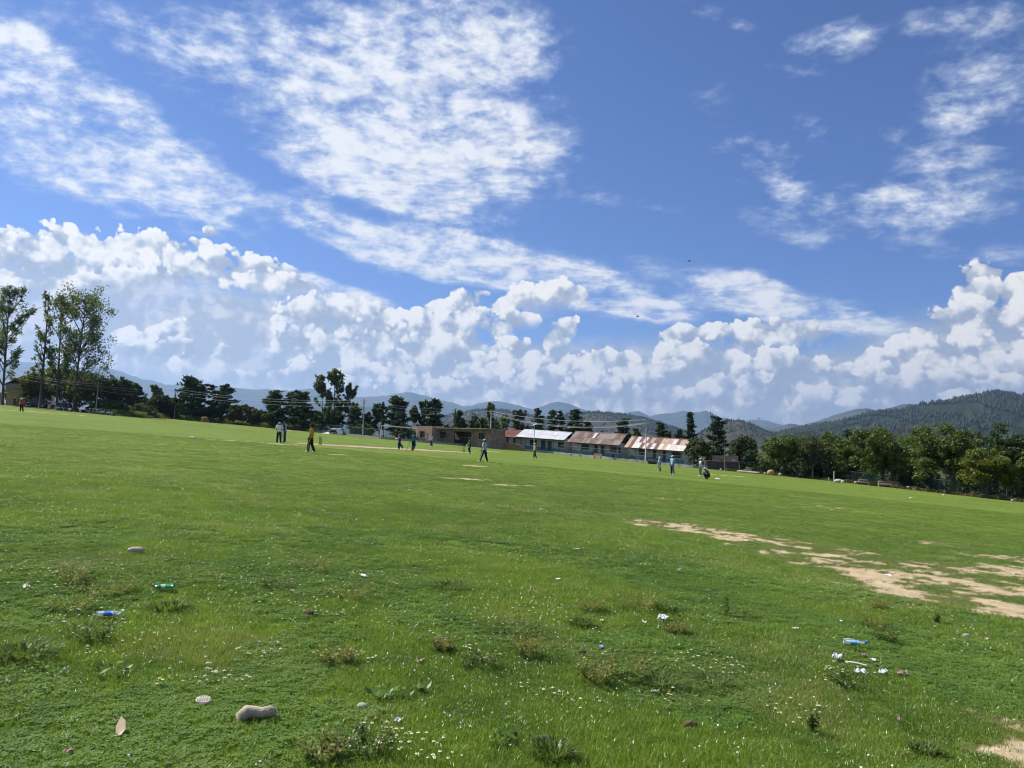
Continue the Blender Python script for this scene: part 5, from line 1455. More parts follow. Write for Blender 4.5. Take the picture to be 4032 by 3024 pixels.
def mat_brick(name, c1, c2, mortar, scale):
    m = bpy.data.materials.new(name); m.use_nodes = True
    k = NT(m.node_tree)
    out = k.n('ShaderNodeOutputMaterial'); b = k.n('ShaderNodeBsdfPrincipled')
    tc = k.n('ShaderNodeTexCoord')
    v = k.mapping(tc.outputs['Object'], rot=(math.radians(90), 0, 0))
    br = k.n('ShaderNodeTexBrick'); k.set(br.inputs['Vector'], v); br.inputs['Scale'].default_value = scale
    br.inputs['Color1'].default_value = (*c1, 1); br.inputs['Color2'].default_value = (*c2, 1); br.inputs['Mortar'].default_value = (*mortar, 1)
    br.inputs['Mortar Size'].default_value = .012; br.inputs['Brick Width'].default_value = .23; br.inputs['Row Height'].default_value = .085
    n = k.noise(tc.outputs['Object'], 1.3, 5, .65)[0]
    c = k.mix(k.ss(n, .42, .68), br.outputs[0], k.mix(.5, br.outputs[0], (.42, .36, .31)))
    k.set(b.inputs['Base Color'], c); b.inputs['Roughness'].default_value = .95; b.inputs['Specular IOR Level'].default_value = .1
    bp = k.n('ShaderNodeBump'); bp.inputs['Strength'].default_value = .5; bp.inputs['Distance'].default_value = .02
    k.set(bp.inputs['Height'], br.outputs['Fac']); bp.invert = True; k.t.links.new(bp.outputs[0], b.inputs['Normal'])
    k.t.links.new(b.outputs[0], out.inputs[0])
    MATS[name] = m
    return m
M_BRICK = mat_brick('red_brick', (.36, .17, .11), (.44, .23, .15), (.40, .35, .30), 1.0)
M_BRICK_SHADED = mat_brick('shaded_brick', (.22, .135, .10), (.28, .17, .125), (.27, .23, .20), 1.0)  # red brick darkened, with the recessed wall's shade put into the colour

class Frame:
    """a building's own axes: x along the front to the right, y to the back, z up"""
    def __init__(self, px, Y, yaw_deg):
        self.o = base(px, Y); self.a = -math.radians(yaw_deg)
    def root(self, name): return empty(name, self.o, self.a)
    def u_of(self, px, d=0.0, py=1740):
        r = ray(px, py).x; ca, sa = math.cos(self.a), math.sin(self.a)
        ox, oy = self.o.x - sa * d, self.o.y + ca * d
        return (r * oy - ox) / (ca - r * sa)
    def z_of(self, px, py, d=0.0):
        u = self.u_of(px, d, py); y = self.o.y + math.sin(self.a) * u + math.cos(self.a) * d
        return CAM_H + ray(px, py).z * y - self.o.z

def wall_with_holes(mb, u0, u1, z0, z1, y0, th, holes):
    """a wall along x at depth y0 with rectangular openings (u0,u1,z0,z1)"""
    us = sorted({u0, u1, *[h[0] for h in holes], *[h[1] for h in holes]})
    for a, b in zip(us[:-1], us[1:]):
        hs = sorted([(h[2], h[3]) for h in holes if h[0] <= a + 1e-6 and h[1] >= b - 1e-6])
        z = z0
        for (c, d) in hs + [(z1, z1)]:
            if c - z > .01: mb.box(((a + b) / 2, y0 + th / 2, (z + c) / 2), (b - a, th, c - z))
            z = max(z, d)

def brick_building():
    f = Frame(1700, 150, 38)
    r = f.root('brick_building'); tag(r, 'unfinished flat-topped brick building behind the green fence', 'building')
    uL = f.u_of(1620); zt = f.z_of(1660, 1677); uR = f.u_of(1932, 2.2); zr = f.z_of(1800, 1688, 2.2)
    w0, w1 = f.u_of(1651), f.u_of(1671)
    mb = MB(); wall_with_holes(mb, uL, 0, -1.5, zt, 0, .25, [(w0, w1, .95, 2.25)])
    mb.build('front_wall', M_BRICK, r)
    mb = MB(); mb.box((uL + .125, 3.2, zt / 2 - .5), (.25, 5.9, zt + 1)); mb.box((-.125, 1.25 + .1, zt / 2 - .5), (.249, 2.1, zt + 1)); mb.build('side_wall', M_BRICK, r)
    hs = [(f.u_of(1729, 2.2), f.u_of(1754, 2.2), .9, 2.2), (f.u_of(1787, 2.2), f.u_of(1855, 2.2), -1.2, 2.35), (f.u_of(1885, 2.2), f.u_of(1907, 2.2), .9, 2.1)]
    mb = MB(); wall_with_holes(mb, .0, uR, -2.5, zr, 2.2, .25, hs); mb.build('recessed_wall', M_BRICK_SHADED, r)
    mb = MB(); mb.box((uR - .125, 4.4, zr / 2 - 1), (.25, 3.9, zr + 2)); mb.box(((uL + uR) / 2, 6.3, zr / 2 - 1), (uR - uL, .25, zr + 2)); mb.build('back_wall', M_BRICK_SHADED, r)
    mb = MB(); mb.box((uR / 2, 3.6, zr + .06), (uR + .3, 5.8, .14)); mb.build('roof_slab', M_CONC, r)
    mb = MB(); mb.box((uL / 2, 3.0, zt - .25), (-uL - .5, 5.6, .14)); mb.build('roof_slab', M_CONC, r)
    for i, (a, b, c, d, y) in enumerate([(w0, w1, .95, 2.25, 0)] + [(h[0], h[1], h[2], h[3], 2.2) for h in (hs[0], hs[2])]):
        mb = MB(); mb.box(((a + b) / 2, y + .18, (c + d) / 2), (b - a, .03, d - c)); w = mb.build('window', M_GLASS, r)
        mb = MB()
        for q in range(5): mb.box((a + (b - a) * q / 4, y + .08, (c + d) / 2), (.05, .05, d - c))
        for z in (c, d): mb.box(((a + b) / 2, y + .08, z), (b - a, .06, .06))
        mb.build('window_bars', M_BAR, w)
        mb = MB(); mb.box(((a + b) / 2, y - .03, c - .05), (b - a + .25, .3, .09)); mb.build('window_sill', M_WALLW, w)
    a, b = hs[1][0], hs[1][1]
    mb = MB()
    for q in range(6): mb.box((a + (b - a) * q / 5, 2.3, .2), (.06, .06, 2.3))
    mb.box(((a + b) / 2, 2.3, 1.2), (b - a, .06, .06)); mb.build('veranda_rail', M_BAR, r)
brick_building()

def ochre_house():
    f = Frame(22, 160, -4)
    r = f.root('ochre_house'); tag(r, 'ochre plastered house with a dark open gable behind the leftmost poplar', 'house')
    M_OCH = mat('ochre_plaster', (.34, .26, .13), .95, .12, 1.5, bump=.2, second=(.24, .19, .11), sec_amt=(.55, .75))
    M_BAND = mat('grey_plaster', (.22, .22, .20), .95, .1, 1.5)
    u1 = f.u_of(125); zw = f.z_of(80, 1530); zb = f.z_of(80, 1511); zr = f.z_of(86, 1478); um = f.u_of(80)
    mb = MB(); wall_with_holes(mb, 0, u1, -.8, zw, 0, .3, [(f.u_of(70), f.u_of(77), 1.3, 2.1)]); mb.build('front_wall', M_OCH, r)
    mb = MB(); mb.box(((0 + u1) / 2, -.06, (zw + zb) / 2), (u1 + .3, .4, zb - zw)); mb.build('plaster_band', M_BAND, r)
    for u in (.15, u1 - .15):
        mb = MB(); mb.box((u, 4.15, zb / 2 - .4), (.3, 7.6, zb + .8)); mb.build('side_wall', M_WALLW, r)
    mb = MB(); mb.box((u1 / 2, 8.1, zb / 2 - .4), (u1 - .61, .3, zb + .8)); mb.build('back_wall', M_OCH, r)
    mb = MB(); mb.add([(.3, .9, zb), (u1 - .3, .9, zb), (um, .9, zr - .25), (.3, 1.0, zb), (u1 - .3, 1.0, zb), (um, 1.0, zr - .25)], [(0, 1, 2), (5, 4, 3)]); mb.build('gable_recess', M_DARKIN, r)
    for s, uu, m_ in ((0, -.7, S_RED), (1, u1 + .7, S_BROWN)):
        mb = MB(); a = Vector((um, -.5, zr)); b = Vector((uu, -.5, zb - .35)); c = Vector((uu, 8.6, zb - .35)); d = Vector((um, 8.6, zr)); t = Vector((0, 0, -.10))
        mb.add([a, b, c, d, a + t, b + t, c + t, d + t], [(0, 1, 2, 3), (7, 6, 5, 4), (0, 4, 5, 1), (1, 5, 6, 2), (2, 6, 7, 3)]); mb.build('roof', m_, r)
    mb = MB(); a, b = f.u_of(70), f.u_of(77); mb.box(((a + b) / 2, .2, 1.7), (b - a, .04, .8)); mb.build('window', M_GLASS, r)
    mb = MB(); wall_with_holes(mb, -9, -.9, -.5, 2.2, .8, .25, []); o = mb.build('yard_wall', mat('mud_wall', (.26, .20, .13), .95, .15, 2), r)
ochre_house()

def brick_ruin():
    f = Frame(2804, 136, 18); r = f.root('brick_ruin'); tag(r, 'roofless red brick ruin behind the dark boundary wall', 'ruin')
    u1 = f.u_of(2906); z0 = f.z_of(2850, 1826); zt = f.z_of(2850, 1796)
    a, b = f.u_of(2832), f.u_of(2848); c, d = f.u_of(2881), f.u_of(2896)
    mb = MB(); wall_with_holes(mb, 0, u1, -1.5, zt, 0, .25, [(a, b, z0 - .4, zt - .55), (c, d, z0 - .3, zt - .5)]); mb.build('front_wall', M_BRICK, r)
    mb = MB(); rnd = random.Random(5)
    for i in range(26):
        u = u1 * i / 26; mb.box((u + .1, .125, zt + .04), (.2, .24, rnd.uniform(.02, .14)))
    mb.build('broken_top', M_BRICK, r)
    mb = MB(); mb.box((u1 - .125, 2.2, zt / 2 - .8), (.25, 3.9, zt + 1.6)); mb.build('side_wall', M_BRICK, r)
    mb = MB(); mb.box(((c + d) / 2, .02, (z0 - .3 + zt - .5) / 2), (d - c - .02, .08, zt - .5 - z0 + .28)); mb.build('window_frame', M_WALLW, r)
    mb = MB(); mb.box(((c + d) / 2, -.03, (z0 - .3 + zt - .5) / 2), ((d - c) * .5, .02, (zt - .2 - z0) * .5)); mb.build('window', M_GLASS, r)
    f = Frame(2777, 130, 10); r = f.root('boundary_wall'); tag(r, 'dark weathered boundary wall with a pale end post beside the thin pole', 'wall')
    u1 = f.u_of(2910); zt = f.z_of(2840, 1817)
    mb = MB(); mb.box((u1 / 2 + .2, .15, zt / 2 - .8), (u1 - .4, .22, zt + 1.6)); mb.build('wall', mat('dark_block', (.085, .070, .058), .95, .25, 3, bump=.4), r)
    mb = MB(); mb.box((u1 / 2 + .2, .15, zt + .05), (u1 - .4, .34, .09)); mb.build('coping', M_CONC, r)
    mb = MB(); mb.box((0, .1, zt / 2 - .7), (.36, .36, zt + 1.7)); mb.build('end_post', mat('pale_post', (.34, .27, .20), .95, .15), r)
brick_ruin()

# low mud wall and brick stub left of the zinc shed
def mud_wall():
    f = Frame(1895, 152, 20); r = f.root('mud_wall'); tag(r, 'broken low mud wall behind the fence below the rust red shed', 'wall')
    pts = [(1885, 1742), (1900, 1734), (1935, 1732), (1975, 1742), (2020, 1746), (2050, 1753), (2066, 1768)]
    mb = MB(); us = [f.u_of(p[0]) for p in pts]; zs = [max(.12, f.z_of(*p)) for p in pts]
    for a, b, za, zb in zip(us[:-1], us[1:], zs[:-1], zs[1:]):
        mb.add([(a, 0, -2), (b, 0, -2), (b, 0, zb), (a, 0, za), (a, .4, -2), (b, .4, -2), (b, .4, zb), (a, .4, za)], [(0, 1, 2, 3), (5, 4, 7, 6), (3, 2, 6, 7)])
    mb.build('wall', mat('mud', (.24, .165, .11), .95, .2, 2, bump=.5), r)
mud_wall()

# ------------------------------------------------------------------ kerb wall and fences
M_GREEN = mat('fence_green', (.030, .075, .060), .6, .2, 3)
def fence(px0, px1, h, label, spacing=3.0, off=0.0, mesh_w=.012):
    n = 0; pts = []
    prev = None
    px = px0
    while px <= px1:
        p = base(px, edge_depth(px) + off)
        if prev is None or (p - prev).length >= spacing:
            pts.append(p); prev = p
        px += 2
    root = empty('boundary_fence', pts[0]); tag(root, label, 'fence')
    o = pts[0]
    pm = MB(); pm.tube([(0, 0, -.1), (0, 0, h)], .035, 6); pme = pm.mesh('fence_post', M_GREEN)
    for p in pts: obj('fence_post', pme, root, p - o)
    for i, (a, b) in enumerate(zip(pts[:-1], pts[1:])):
        mb = MB(); mb.tube([a - o + Vector((0, 0, h - .03)), b - o + Vector((0, 0, h - .03))], .026, 5); mb.tube([a - o + Vector((0, 0, .25)), b - o + Vector((0, 0, .25))], .018, 5)
        mb.build('fence_rail', M_GREEN, root)
        mb = MB(); d = (b - a); L = math.hypot(d.x, d.y); n = int(L / .09); ux = d / L
        for q in range(n):
            for s in (-1, 1):
                # slanting wires of the chain link, cut off at the panel's ends
                x0 = q * .09; x1 = x0 + s * (h - .3)
                z0, z1 = .25, h - .05
                if x1 > L: z1 = z0 + (z1 - z0) * (L - x0) / (x1 - x0); x1 = L
                if x1 < 0: z1 = z0 + (z1 - z0) * x0 / (x0 - x1); x1 = 0
                pa = a - o + ux * x0 + Vector((0, 0, z0)); pb = a - o + ux * x1 + Vector((0, 0, z1)); w = ux * mesh_w * .5
                mb.add([pa - w, pa + w, pb + w, pb - w], [(0, 1, 2, 3)])
        mb.build('wire_mesh', M_GREEN, root)
fence(1190, 2745, 1.75, 'green chain-link fence with posts running behind the wicket and before the sheds', off=.6)
fence(2900, 4100, 1.7, 'dark green wire fence under the walnut grove', off=4.5, spacing=3.2)

def kerb(px0, px1, h, w, label, name='kerb_wall'):
    pts = [base(px, edge_depth(px) - .1) for px in np.arange(px0, px1, 12)]
    o = pts[0]; rnd = random.Random(px0); mb = MB(); V = []
    for i, p in enumerate(pts):
        q = p - o; hh = h * rnd.uniform(.8, 1.15); dn = Vector((0, w, 0)); j = rnd.uniform(-.08, .08)
        V += [q + Vector((0, j, -.2)), q + Vector((0, j + .03, hh)), q + Vector((0, j + w, hh * .95)), q + Vector((0, w + .1, -.2))]
    Fc = []
    for i in range(len(pts) - 1):
        a = i * 4; b = a + 4
        Fc += [(a, b, b + 1, a + 1), (a + 1, b + 1, b + 2, a + 2), (a + 2, b + 2, b + 3, a + 3)]
    mb.add(V, Fc); ob = mb.build(name, M_CONC, None, o); tag(ob, label, 'kerb')
kerb(1205, 2760, .42, .45, 'weathered low concrete kerb wall along the far boundary')

# ------------------------------------------------------------------ poles and cables
M_POLEW = mat('painted_pole', (.52, .52, .50), .6, .08, 2, second=(.30, .24, .2), sec_amt=(.62, .75))
M_POLED = mat('dark_pole', (.06, .055, .05), .8, .2, 2)
M_WIRE = mat('bare_cable', (.62, .62, .60), .4, .05)
TOPS = {}
def pole(key, name, bpx, Y, tpx, tpy, r, m_, label, arms=None, extra=None):
    p = base(bpx, Y); t = at(tpx, tpy, Y) - p
    root = empty(name, p); tag(root, label, 'pole')
    mb = MB(); mb.tube([(0, 0, -.2), t * .5, t], [r, r * .85, r * .7], 8); mb.build('shaft', m_, root, smooth=True)
    TOPS[key] = p + t
    if arms == 'V':
        mb = MB()
        for s in (-1, 1): mb.tube([t + Vector((0, 0, -.9)), t + Vector((s * .45, 0, -.45)), t + Vector((s * .55, 0, -.1))], .045, 5)
        mb.build('cross_arm', m_, root)
        for s in (-.5, 0, .5):
            mb = MB(); mb.blob(t + Vector((s * 1.1, 0, -.02 if s else .1)), (.06, .06, .09), 6, 5); mb.build('insulator', M_WALLW, root)
    if arms == 'T':
        mb = MB(); mb.box(t + Vector((-.2, 0, -.45)), (1.5, .08, .08)); mb.box(t + Vector((.1, 0, -.75)), (1.1, .08, .08)); mb.build('cross_arm', M_POLEW, root)
        for s in (-.85, -.3, .4):
            mb = MB(); mb.blob(t + Vector((s, 0, -.34)), (.07, .07, .1), 6, 5); mb.build('insulator', M_WALLW, root)
    return root, t
pole('a', 'utility_pole', 376, 148, 388, 1508, .13, M_CONC, 'pale concrete pole standing behind the motorcycles', 'V')
pole('b', 'utility_pole', 687, 164, 693, 1531, .11, M_POLED, 'thin dark pole among the left trees')
pole('c', 'utility_pole', 1429, 150, 1434, 1572, .13, M_CONC, 'forked concrete pole left of the goal frame', 'V')
pole('d', 'utility_pole', 1780, 150, 1795, 1608, .13, M_POLED, 'leaning black pole with a forked top in front of the brick building', 'V')
pole('e', 'utility_pole', 1930, 150, 1934, 1612, .13, M_POLEW, 'white street pole with a cross arm between brick building and red shed', 'T')
r_, t_ = pole('f', 'utility_pole', 2541, 134, 2546, 1645, .12, M_POLEW, 'tall pole with peeling white paint in front of the patchwork roof')
mb = MB(); mb.blob(t_ + Vector((.25, -.05, -.95)), (.12, .16, .24), 8, 6); mb.build('meter_box', M_WALLW, r_)
mb = MB(); mb.box(t_ + Vector((0, 0, -.35)), (.5, .07, .07)); mb.build('cross_arm', M_POLED, r_)
pole('h', 'utility_pole', 2855, 126, 2853, 1703, .09, M_TIMBER, 'thin wooden pole in front of the brick ruin')
r_, t_ = pole('g', 'solar_lamp', 2102, 150, 2105, 1674, .07, M_POLEW, 'solar street lamp with a tilted panel in front of the zinc-roofed shed')
mb = MB(); mb.box(t_ + Vector((0, 0, .12)), (.95, .7, .05), Matrix.Rotation(math.radians(-24), 3, 'Y') @ Matrix.Rotation(math.radians(18), 3, 'X')); mb.build('solar_panel', mat('solar_cells', (.30, .36, .42), .2, .1, spec=.8), r_)
mb = MB(); mb.tube([t_ + Vector((0, 0, -.35)), t_ + Vector((-.7, -.1, -.15))], .025, 5); mb.box(t_ + Vector((-.85, -.1, -.14)), (.42, .18, .08)); mb.build('lamp_arm', M_POLEW, r_)

def cable(a, b, sag, label, r=.012, dz=0.0):
    n = 14; pts = []
    for i in range(n + 1):
        t = i / n; p = a.lerp(b, t); p.z -= 4 * sag * t * (1 - t); pts.append(p - a)
    mb = MB(); mb.tube(pts, r, 5); o = mb.build('power_cable', M_WIRE, None, a); tag(o, label, 'cable', 'overhead cables')
Z = lambda k_, dz, dx=0.0: TOPS[k_] + Vector((dx, 0, dz))
cable(Z('e', -.35, -.1), Z('f', -.3), 1.0, 'uppermost of the white cables strung above the sheds', .022)
cable(Z('e', -.75, .2), Z('f', -.85), 1.55, 'middle one of the white cables strung above the sheds', .022)
cable(Z('e', -.85, -.2), Z('f', -1.0), 1.6, 'lowest of the white cables strung above the sheds', .022)
cable(Z('d', -.1, -.5), Z('e', -.4, -.8), .5, 'thin cable between the black forked pole and the white street pole')
for i, (dz, dx, w) in enumerate(((-.05, -.5, 'uppermost'), (-.5, 0, 'middle'), (-1.2, .3, 'lowest'))):
    cable(Z('a', dz - .2, dx), Z('b', dz, 0), .6, w + ' cable from the concrete pole by the motorcycles to the thin dark pole')
    cable(Z('b', dz, 0), Z('c', dz - .1, dx), .9, w + ' cable from the thin dark pole to the forked concrete pole')
    cable(Z('c', dz - .1, dx), Z('d', dz - .1, dx), .5, w + ' cable from the forked concrete pole to the black forked pole')
    cable(Z('a', dz - .2, dx) + Vector((-24, 6, 3.2)), Z('a', dz - .2, dx), .4, w + ' cable running left from the concrete pole past the poplars')

def post(px, Y, tpy, r, m_, label, name='boundary_post'):
    p = base(px, Y); h = at(px, tpy, Y).z - p.z
    mb = MB(); mb.tube([(0, 0, -.05), (0, 0, h * .97), (0, 0, h)], [r, r * .95, r * .5], 7); o = mb.build(name, m_, None, p); tag(o, label, 'post')
post(3284, 112, 1856, .07, M_WALLW, 'pale concrete post under the walnut grove behind the yellow flag')
post(3964, 90, 1927, .05, M_WALLW, 'short white post under the golden green walnut')

# ------------------------------------------------------------------ goal frame
def goal():
    Y = 141; A = base(1498, Y); TA = at(1502, 1676, Y); B = base(1640, Y + 1.5); TB = at(1643, 1687, Y + 1.5)
    r = empty('goal_frame', A); tag(r, 'white football goal frame without net behind the batsmen', 'goal')
    m_ = mat('goal_white', (.72, .72, .70), .5, .05)
    for a, b, nm in ((A, TA, 'goal_post'), (B, TB, 'goal_post'), (TA, TB, 'crossbar')):
        mb = MB(); mb.tube([a - A, b - A], .065, 8); mb.build(nm, m_, r)
    for a, p in ((TA, A), (TB, B)):
        mb = MB(); mb.tube([a - A + Vector((0, .02, -.6)), p - A + Vector((.75, 1.4, .0))], .03, 6); mb.build('back_stay', m_, r)
goal()

# ------------------------------------------------------------------ wickets, pitch, boundary markers
def pitch():
    a, b = STUMP_A, STUMP_B; d = (b - a); d.z = 0; d.normalize(); n = Vector((-d.y, d.x, 0))
    mb = MB(); rnd = random.Random(2); L, R = [], []
    s0, s1 = -3.2, (b - a).length + 2.6; k = 60
    for i in range(k + 1):
        s = s0 + (s1 - s0) * i / k; c = a + d * s; w = 1.55 * min(1, math.sin(math.pi * min(1, max(0.02, i / k))) * 3 + .15)
        for lst, sg in ((L, 1), (R, -1)):
            q = c + n * sg * (w + rnd.uniform(-.35, .35)); lst.append(Vector((q.x, q.y, gz(q.x, q.y) + .012)))
    V = L + R; m_ = k + 1
    mb.add(V, [(i, i + m_, i + m_ + 1, i + 1) for i in range(k)])
    o = mb.build('cricket_pitch', mat('pitch_clay', (.34, .225, .14), .95, .14, .8, coords='Object', second=(.42, .33, .22), sec_amt=(.5, .62))); tag(o, kind='structure')
    for cpt, w, nm in ((gp(1660, 1776), 2.0, 'bare_crease'), ):
        pass
pitch()

def wicket(P, label):
    r = empty('wicket', P); tag(r, label, 'wicket', 'wickets at the ends of the pitch')
    d = STUMP_B - STUMP_A; a = math.atan2(d.y, d.x); n = Vector((-math.sin(a), math.cos(a), 0))
    m_ = mat('stump_black', (.045, .045, .045), .6, .2)
    mb = MB(); mb.tube([(0, 0, 0), (0, 0, .70), (0, 0, .71)], [.022, .022, .012], 7); me = mb.mesh('stump', m_)
    # the stumps stand in a line across the pitch
    for q in (-1, 0, 1): obj('stump', me, r, n * .115 * q)
    mb = MB(); mb.box((0, 0, .03), (.10, .34, .06), Matrix.Rotation(a, 3, 'Z')); mb.build('stump_base', m_, r)
wicket(STUMP_A, 'dark three-stump wicket right of the yellow fielder')
wicket(STUMP_B, 'dark three-stump wicket left of the green-shirted keeper')

def flag(px, Y, tpy, cols, label):
    p = base(px, Y); h = at(px, tpy, Y).z - p.z; r = empty('boundary_flag', p); tag(r, label, 'flag', 'small boundary flags and stakes')
    mb = MB(); mb.tube([(0, 0, 0), (.05 * h, 0, h)], .022, 6); mb.build('stake', cols[0], r)
    mb = MB(); rnd = random.Random(int(px)); z0 = h * .45
    V = []
    for i in range(5):
        z = z0 + (h - z0) * i / 4; w = .09 * (1 - abs(i / 4 - .5) * .9); V += [(-w + .05 * z, .02 * math.sin(i * 2), z), (w + .05 * z, -.02 * math.sin(i * 2.3), z), (w * .9 + .05 * z, .03 - .02 * math.sin(i * 2.3), z), (-w * .9 + .05 * z, .03, z)]
    Fc = []
    for i in range(4):
        a = i * 4
        for q in range(4): Fc.append((a + q, a + (q + 1) % 4, a + 4 + (q + 1) % 4, a + 4 + q))
    mb.add(V, Fc); mb.build('cloth', cols[1], r)
M_REDP = mat('red_paint', (.50, .035, .035), .6, .1); M_MAROON = mat('maroon_cloth', (.14, .03, .025), .9, .2); M_YCL = mat('yellow_cloth', (.62, .58, .24), .8, .15)
M_STK = mat('cream_stake', (.66, .60, .46), .8, .1)
flag(3717, 81, 1929, (M_STK, M_REDP), 'red and white marker stake at the right-hand boundary')
flag(3262, 92, 1879, (M_STK, M_YCL), 'pale yellow boundary flag before the walnut grove')
flag(1814, 138, 1744, (M_TIMBER, M_MAROON), 'small maroon boundary flag left of the far wicket')
flag(1082, 138, 1676, (M_TIMBER, mat('dark_cloth', (.05, .035, .03), .9)), 'small dark boundary stake left of the white-shirted umpire')

# ------------------------------------------------------------------ roller, bench, bin, tarpaulin, logs, stones
def roller():
    p = base(2568, 128); r = empty('pitch_roller', p, math.radians(-14)); tag(r, 'heavy dark iron pitch roller lying before the patchwork roof shed', 'roller')
    m_ = mat('roller_iron', (.075, .065, .06), .45, .25, 3, metal=.5)
    mb = MB(); mb.tube([(-.72, 0, .36), (.72, 0, .36)], .36, 24); mb.build('drum', m_, r, smooth=False)
    for s in (-1, 1):
        mb = MB(); mb.tube([(s * .72, 0, .36), (s * .80, 0, .36)], .06, 8); mb.tube([(s * .78, 0, .36), (s * .78, .7, .25), (s * .2, 1.5, .06)], .03, 6); mb.build('axle_arm', M_POLED, r)
    mb = MB(); mb.tube([(-.2, 1.5, .06), (.2, 1.5, .06)], .03, 6); mb.build('handle', M_POLED, r)
roller()

def bench(px, Y, w, label, col, back=None):
    p = base(px, Y); r = empty('bench', p, math.radians(-20)); tag(r, label, 'bench')
    mb = MB(); mb.box((0, 0, .42), (w, .42, .09)); mb.build('seat', col, r)
    for s in (-1, 1):
        mb = MB(); mb.box((s * w * .38, 0, .19), (.14, .38, .38)); mb.build('leg', M_CONC, r)
    if back:
        mb = MB(); mb.box((0, .22, .68), (w, .07, .42)); mb.build('backrest', back, r)
bench(2266, 138, 2.4, 'long white concrete bench before the rusty-roofed shed', M_WALLW)
bench(2353, 136, 1.5, 'white concrete bench with an orange back before the rusty-roofed shed', M_WALLW, mat('orange_paint', (.52, .25, .13), .8, .1))
def bin_():
    p = base(2412, 135); r = empty('litter_bin', p); tag(r, 'green litter bin hung between two posts before the rusty-roofed shed', 'bin')
    for s in (-1, 1):
        mb = MB(); mb.tube([(s * .26, 0, 0), (s * .26, 0, 1.15)], .025, 6); mb.build('post', M_GREEN, r)
    mb = MB(); mb.tube([(0, 0, .35), (0, 0, 1.05)], [.17, .23], 12, cap=True); mb.build('bucket', M_GREEN, r)
bin_()

def tarp():
    Y = 150; p = base(1327, Y); r = empty('tarpaulin_heap', p); tag(r, 'grey and white tarpaulin thrown over a heap behind the dark cow', 'tarpaulin')
    rnd = random.Random(9)
    for x0, x1, m_, nm in ((-1.28, .1, mat('grey_tarp', (.40, .39, .37), .7, .12, 3, bump=.3), 'grey_sheet'), (.0, 1.3, mat('pale_tarp', (.62, .66, .70), .35, .12, 3, bump=.3), 'white_sheet')):
        V = []; nx, ny = 9, 8
        for i in range(nx + 1):
            for j in range(ny + 1):
                x = x0 + (x1 - x0) * i / nx; t = j / ny; prof = [(-.75, 0), (-.7, .7), (-.55, 1.18), (-.2, 1.26), (.2, 1.24), (.55, 1.15), (.7, .7), (.75, 0), (.76, 0)][j]
                e = 1 if abs(x) < 1.0 else .82 - .2 * rnd.random()
                V.append((x + rnd.uniform(-.03, .03), prof[0] + rnd.uniform(-.05, .05), prof[1] * e * rnd.uniform(.93, 1.03)))
        Fc = [(i * (ny + 1) + j, (i + 1) * (ny + 1) + j, (i + 1) * (ny + 1) + j + 1, i * (ny + 1) + j + 1) for i in range(nx) for j in range(ny)]
        mb = MB(); mb.add(V, Fc); mb.build(nm, m_, r)
    mb = MB(); mb.box((0, 0, .5), (2.3, 1.2, 1.0)); mb.build('heap', M_TIMBER, r)
    p = base(1283, 149); mb = MB()
    V = [(-.9, -.3, .03), (.8, -.35, .02), (1.0, .3, .10), (.2, .45, .28), (-.8, .35, .06), (-.9, -.3, 0), (.8, -.35, 0), (1.0, .3, 0), (.2, .45, 0), (-.8, .35, 0)]
    mb.add(V, [(0, 1, 2, 3, 4), (5, 9, 8, 7, 6)] + [(i, (i + 1) % 5, 5 + (i + 1) % 5, 5 + i) for i in range(5)]); o = mb.build('plastic_sheet', MATS['pale_tarp'], None, p); tag(o, 'flat pale plastic sheet lying left of the tarpaulin heap', 'sheet')
tarp()

M_LOG = mat('log_wood', (.30, .20, .115), .9, .2, 3, stretch=(.3, 1, 1), bump=.3)
def log(px, Y, L, rad, yaw, lift, label):
    p = base(px, Y); p.z += lift
    r = empty('felled_log', p, math.radians(yaw)); tag(r, label, 'log', 'felled logs under the big walnut')
    mb = MB(); mb.tube([(-L / 2, 0, rad), (0, .02, rad * 1.02), (L / 2, 0, rad * .95)], [rad, rad * .96, rad * .88], 12, cap=False); mb.build('bark_side', M_BARKG if lift == 0 else M_LOG, r, smooth=True)
    for s in (-1, 1):
        mb = MB(); a = [(s * L / 2, math.cos(q * math.tau / 12) * rad * .92, rad + math.sin(q * math.tau / 12) * rad * .92) for q in range(12)]
        mb.add(a, [tuple(range(12)) if s > 0 else tuple(reversed(range(12)))]); mb.build('cut_end', M_LOG, r)
log(3396, 108, 1.3, .22, -6, 0.0, 'short thick log, leftmost on the ground')
log(3398, 108.4, 1.2, .16, -3, .40, 'orange brown log on top of the leftmost one')
log(3440, 107, 1.4, .20, -10, 0.0, 'grey log in the middle of the felled logs')
log(3436, 107.4, .9, .13, -14, .36, 'pale split log on top of the middle one')
log(3505, 105, 3.0, .26, -12, 0.0, 'longest grey log in front of the big walnut trunk')
log(3500, 105.5, 2.6, .18, -13, .48, 'long tan log on top of the longest one')
log(3622, 101, 1.6, .14, -8, 0.0, 'thin log lying right of the felled pile')

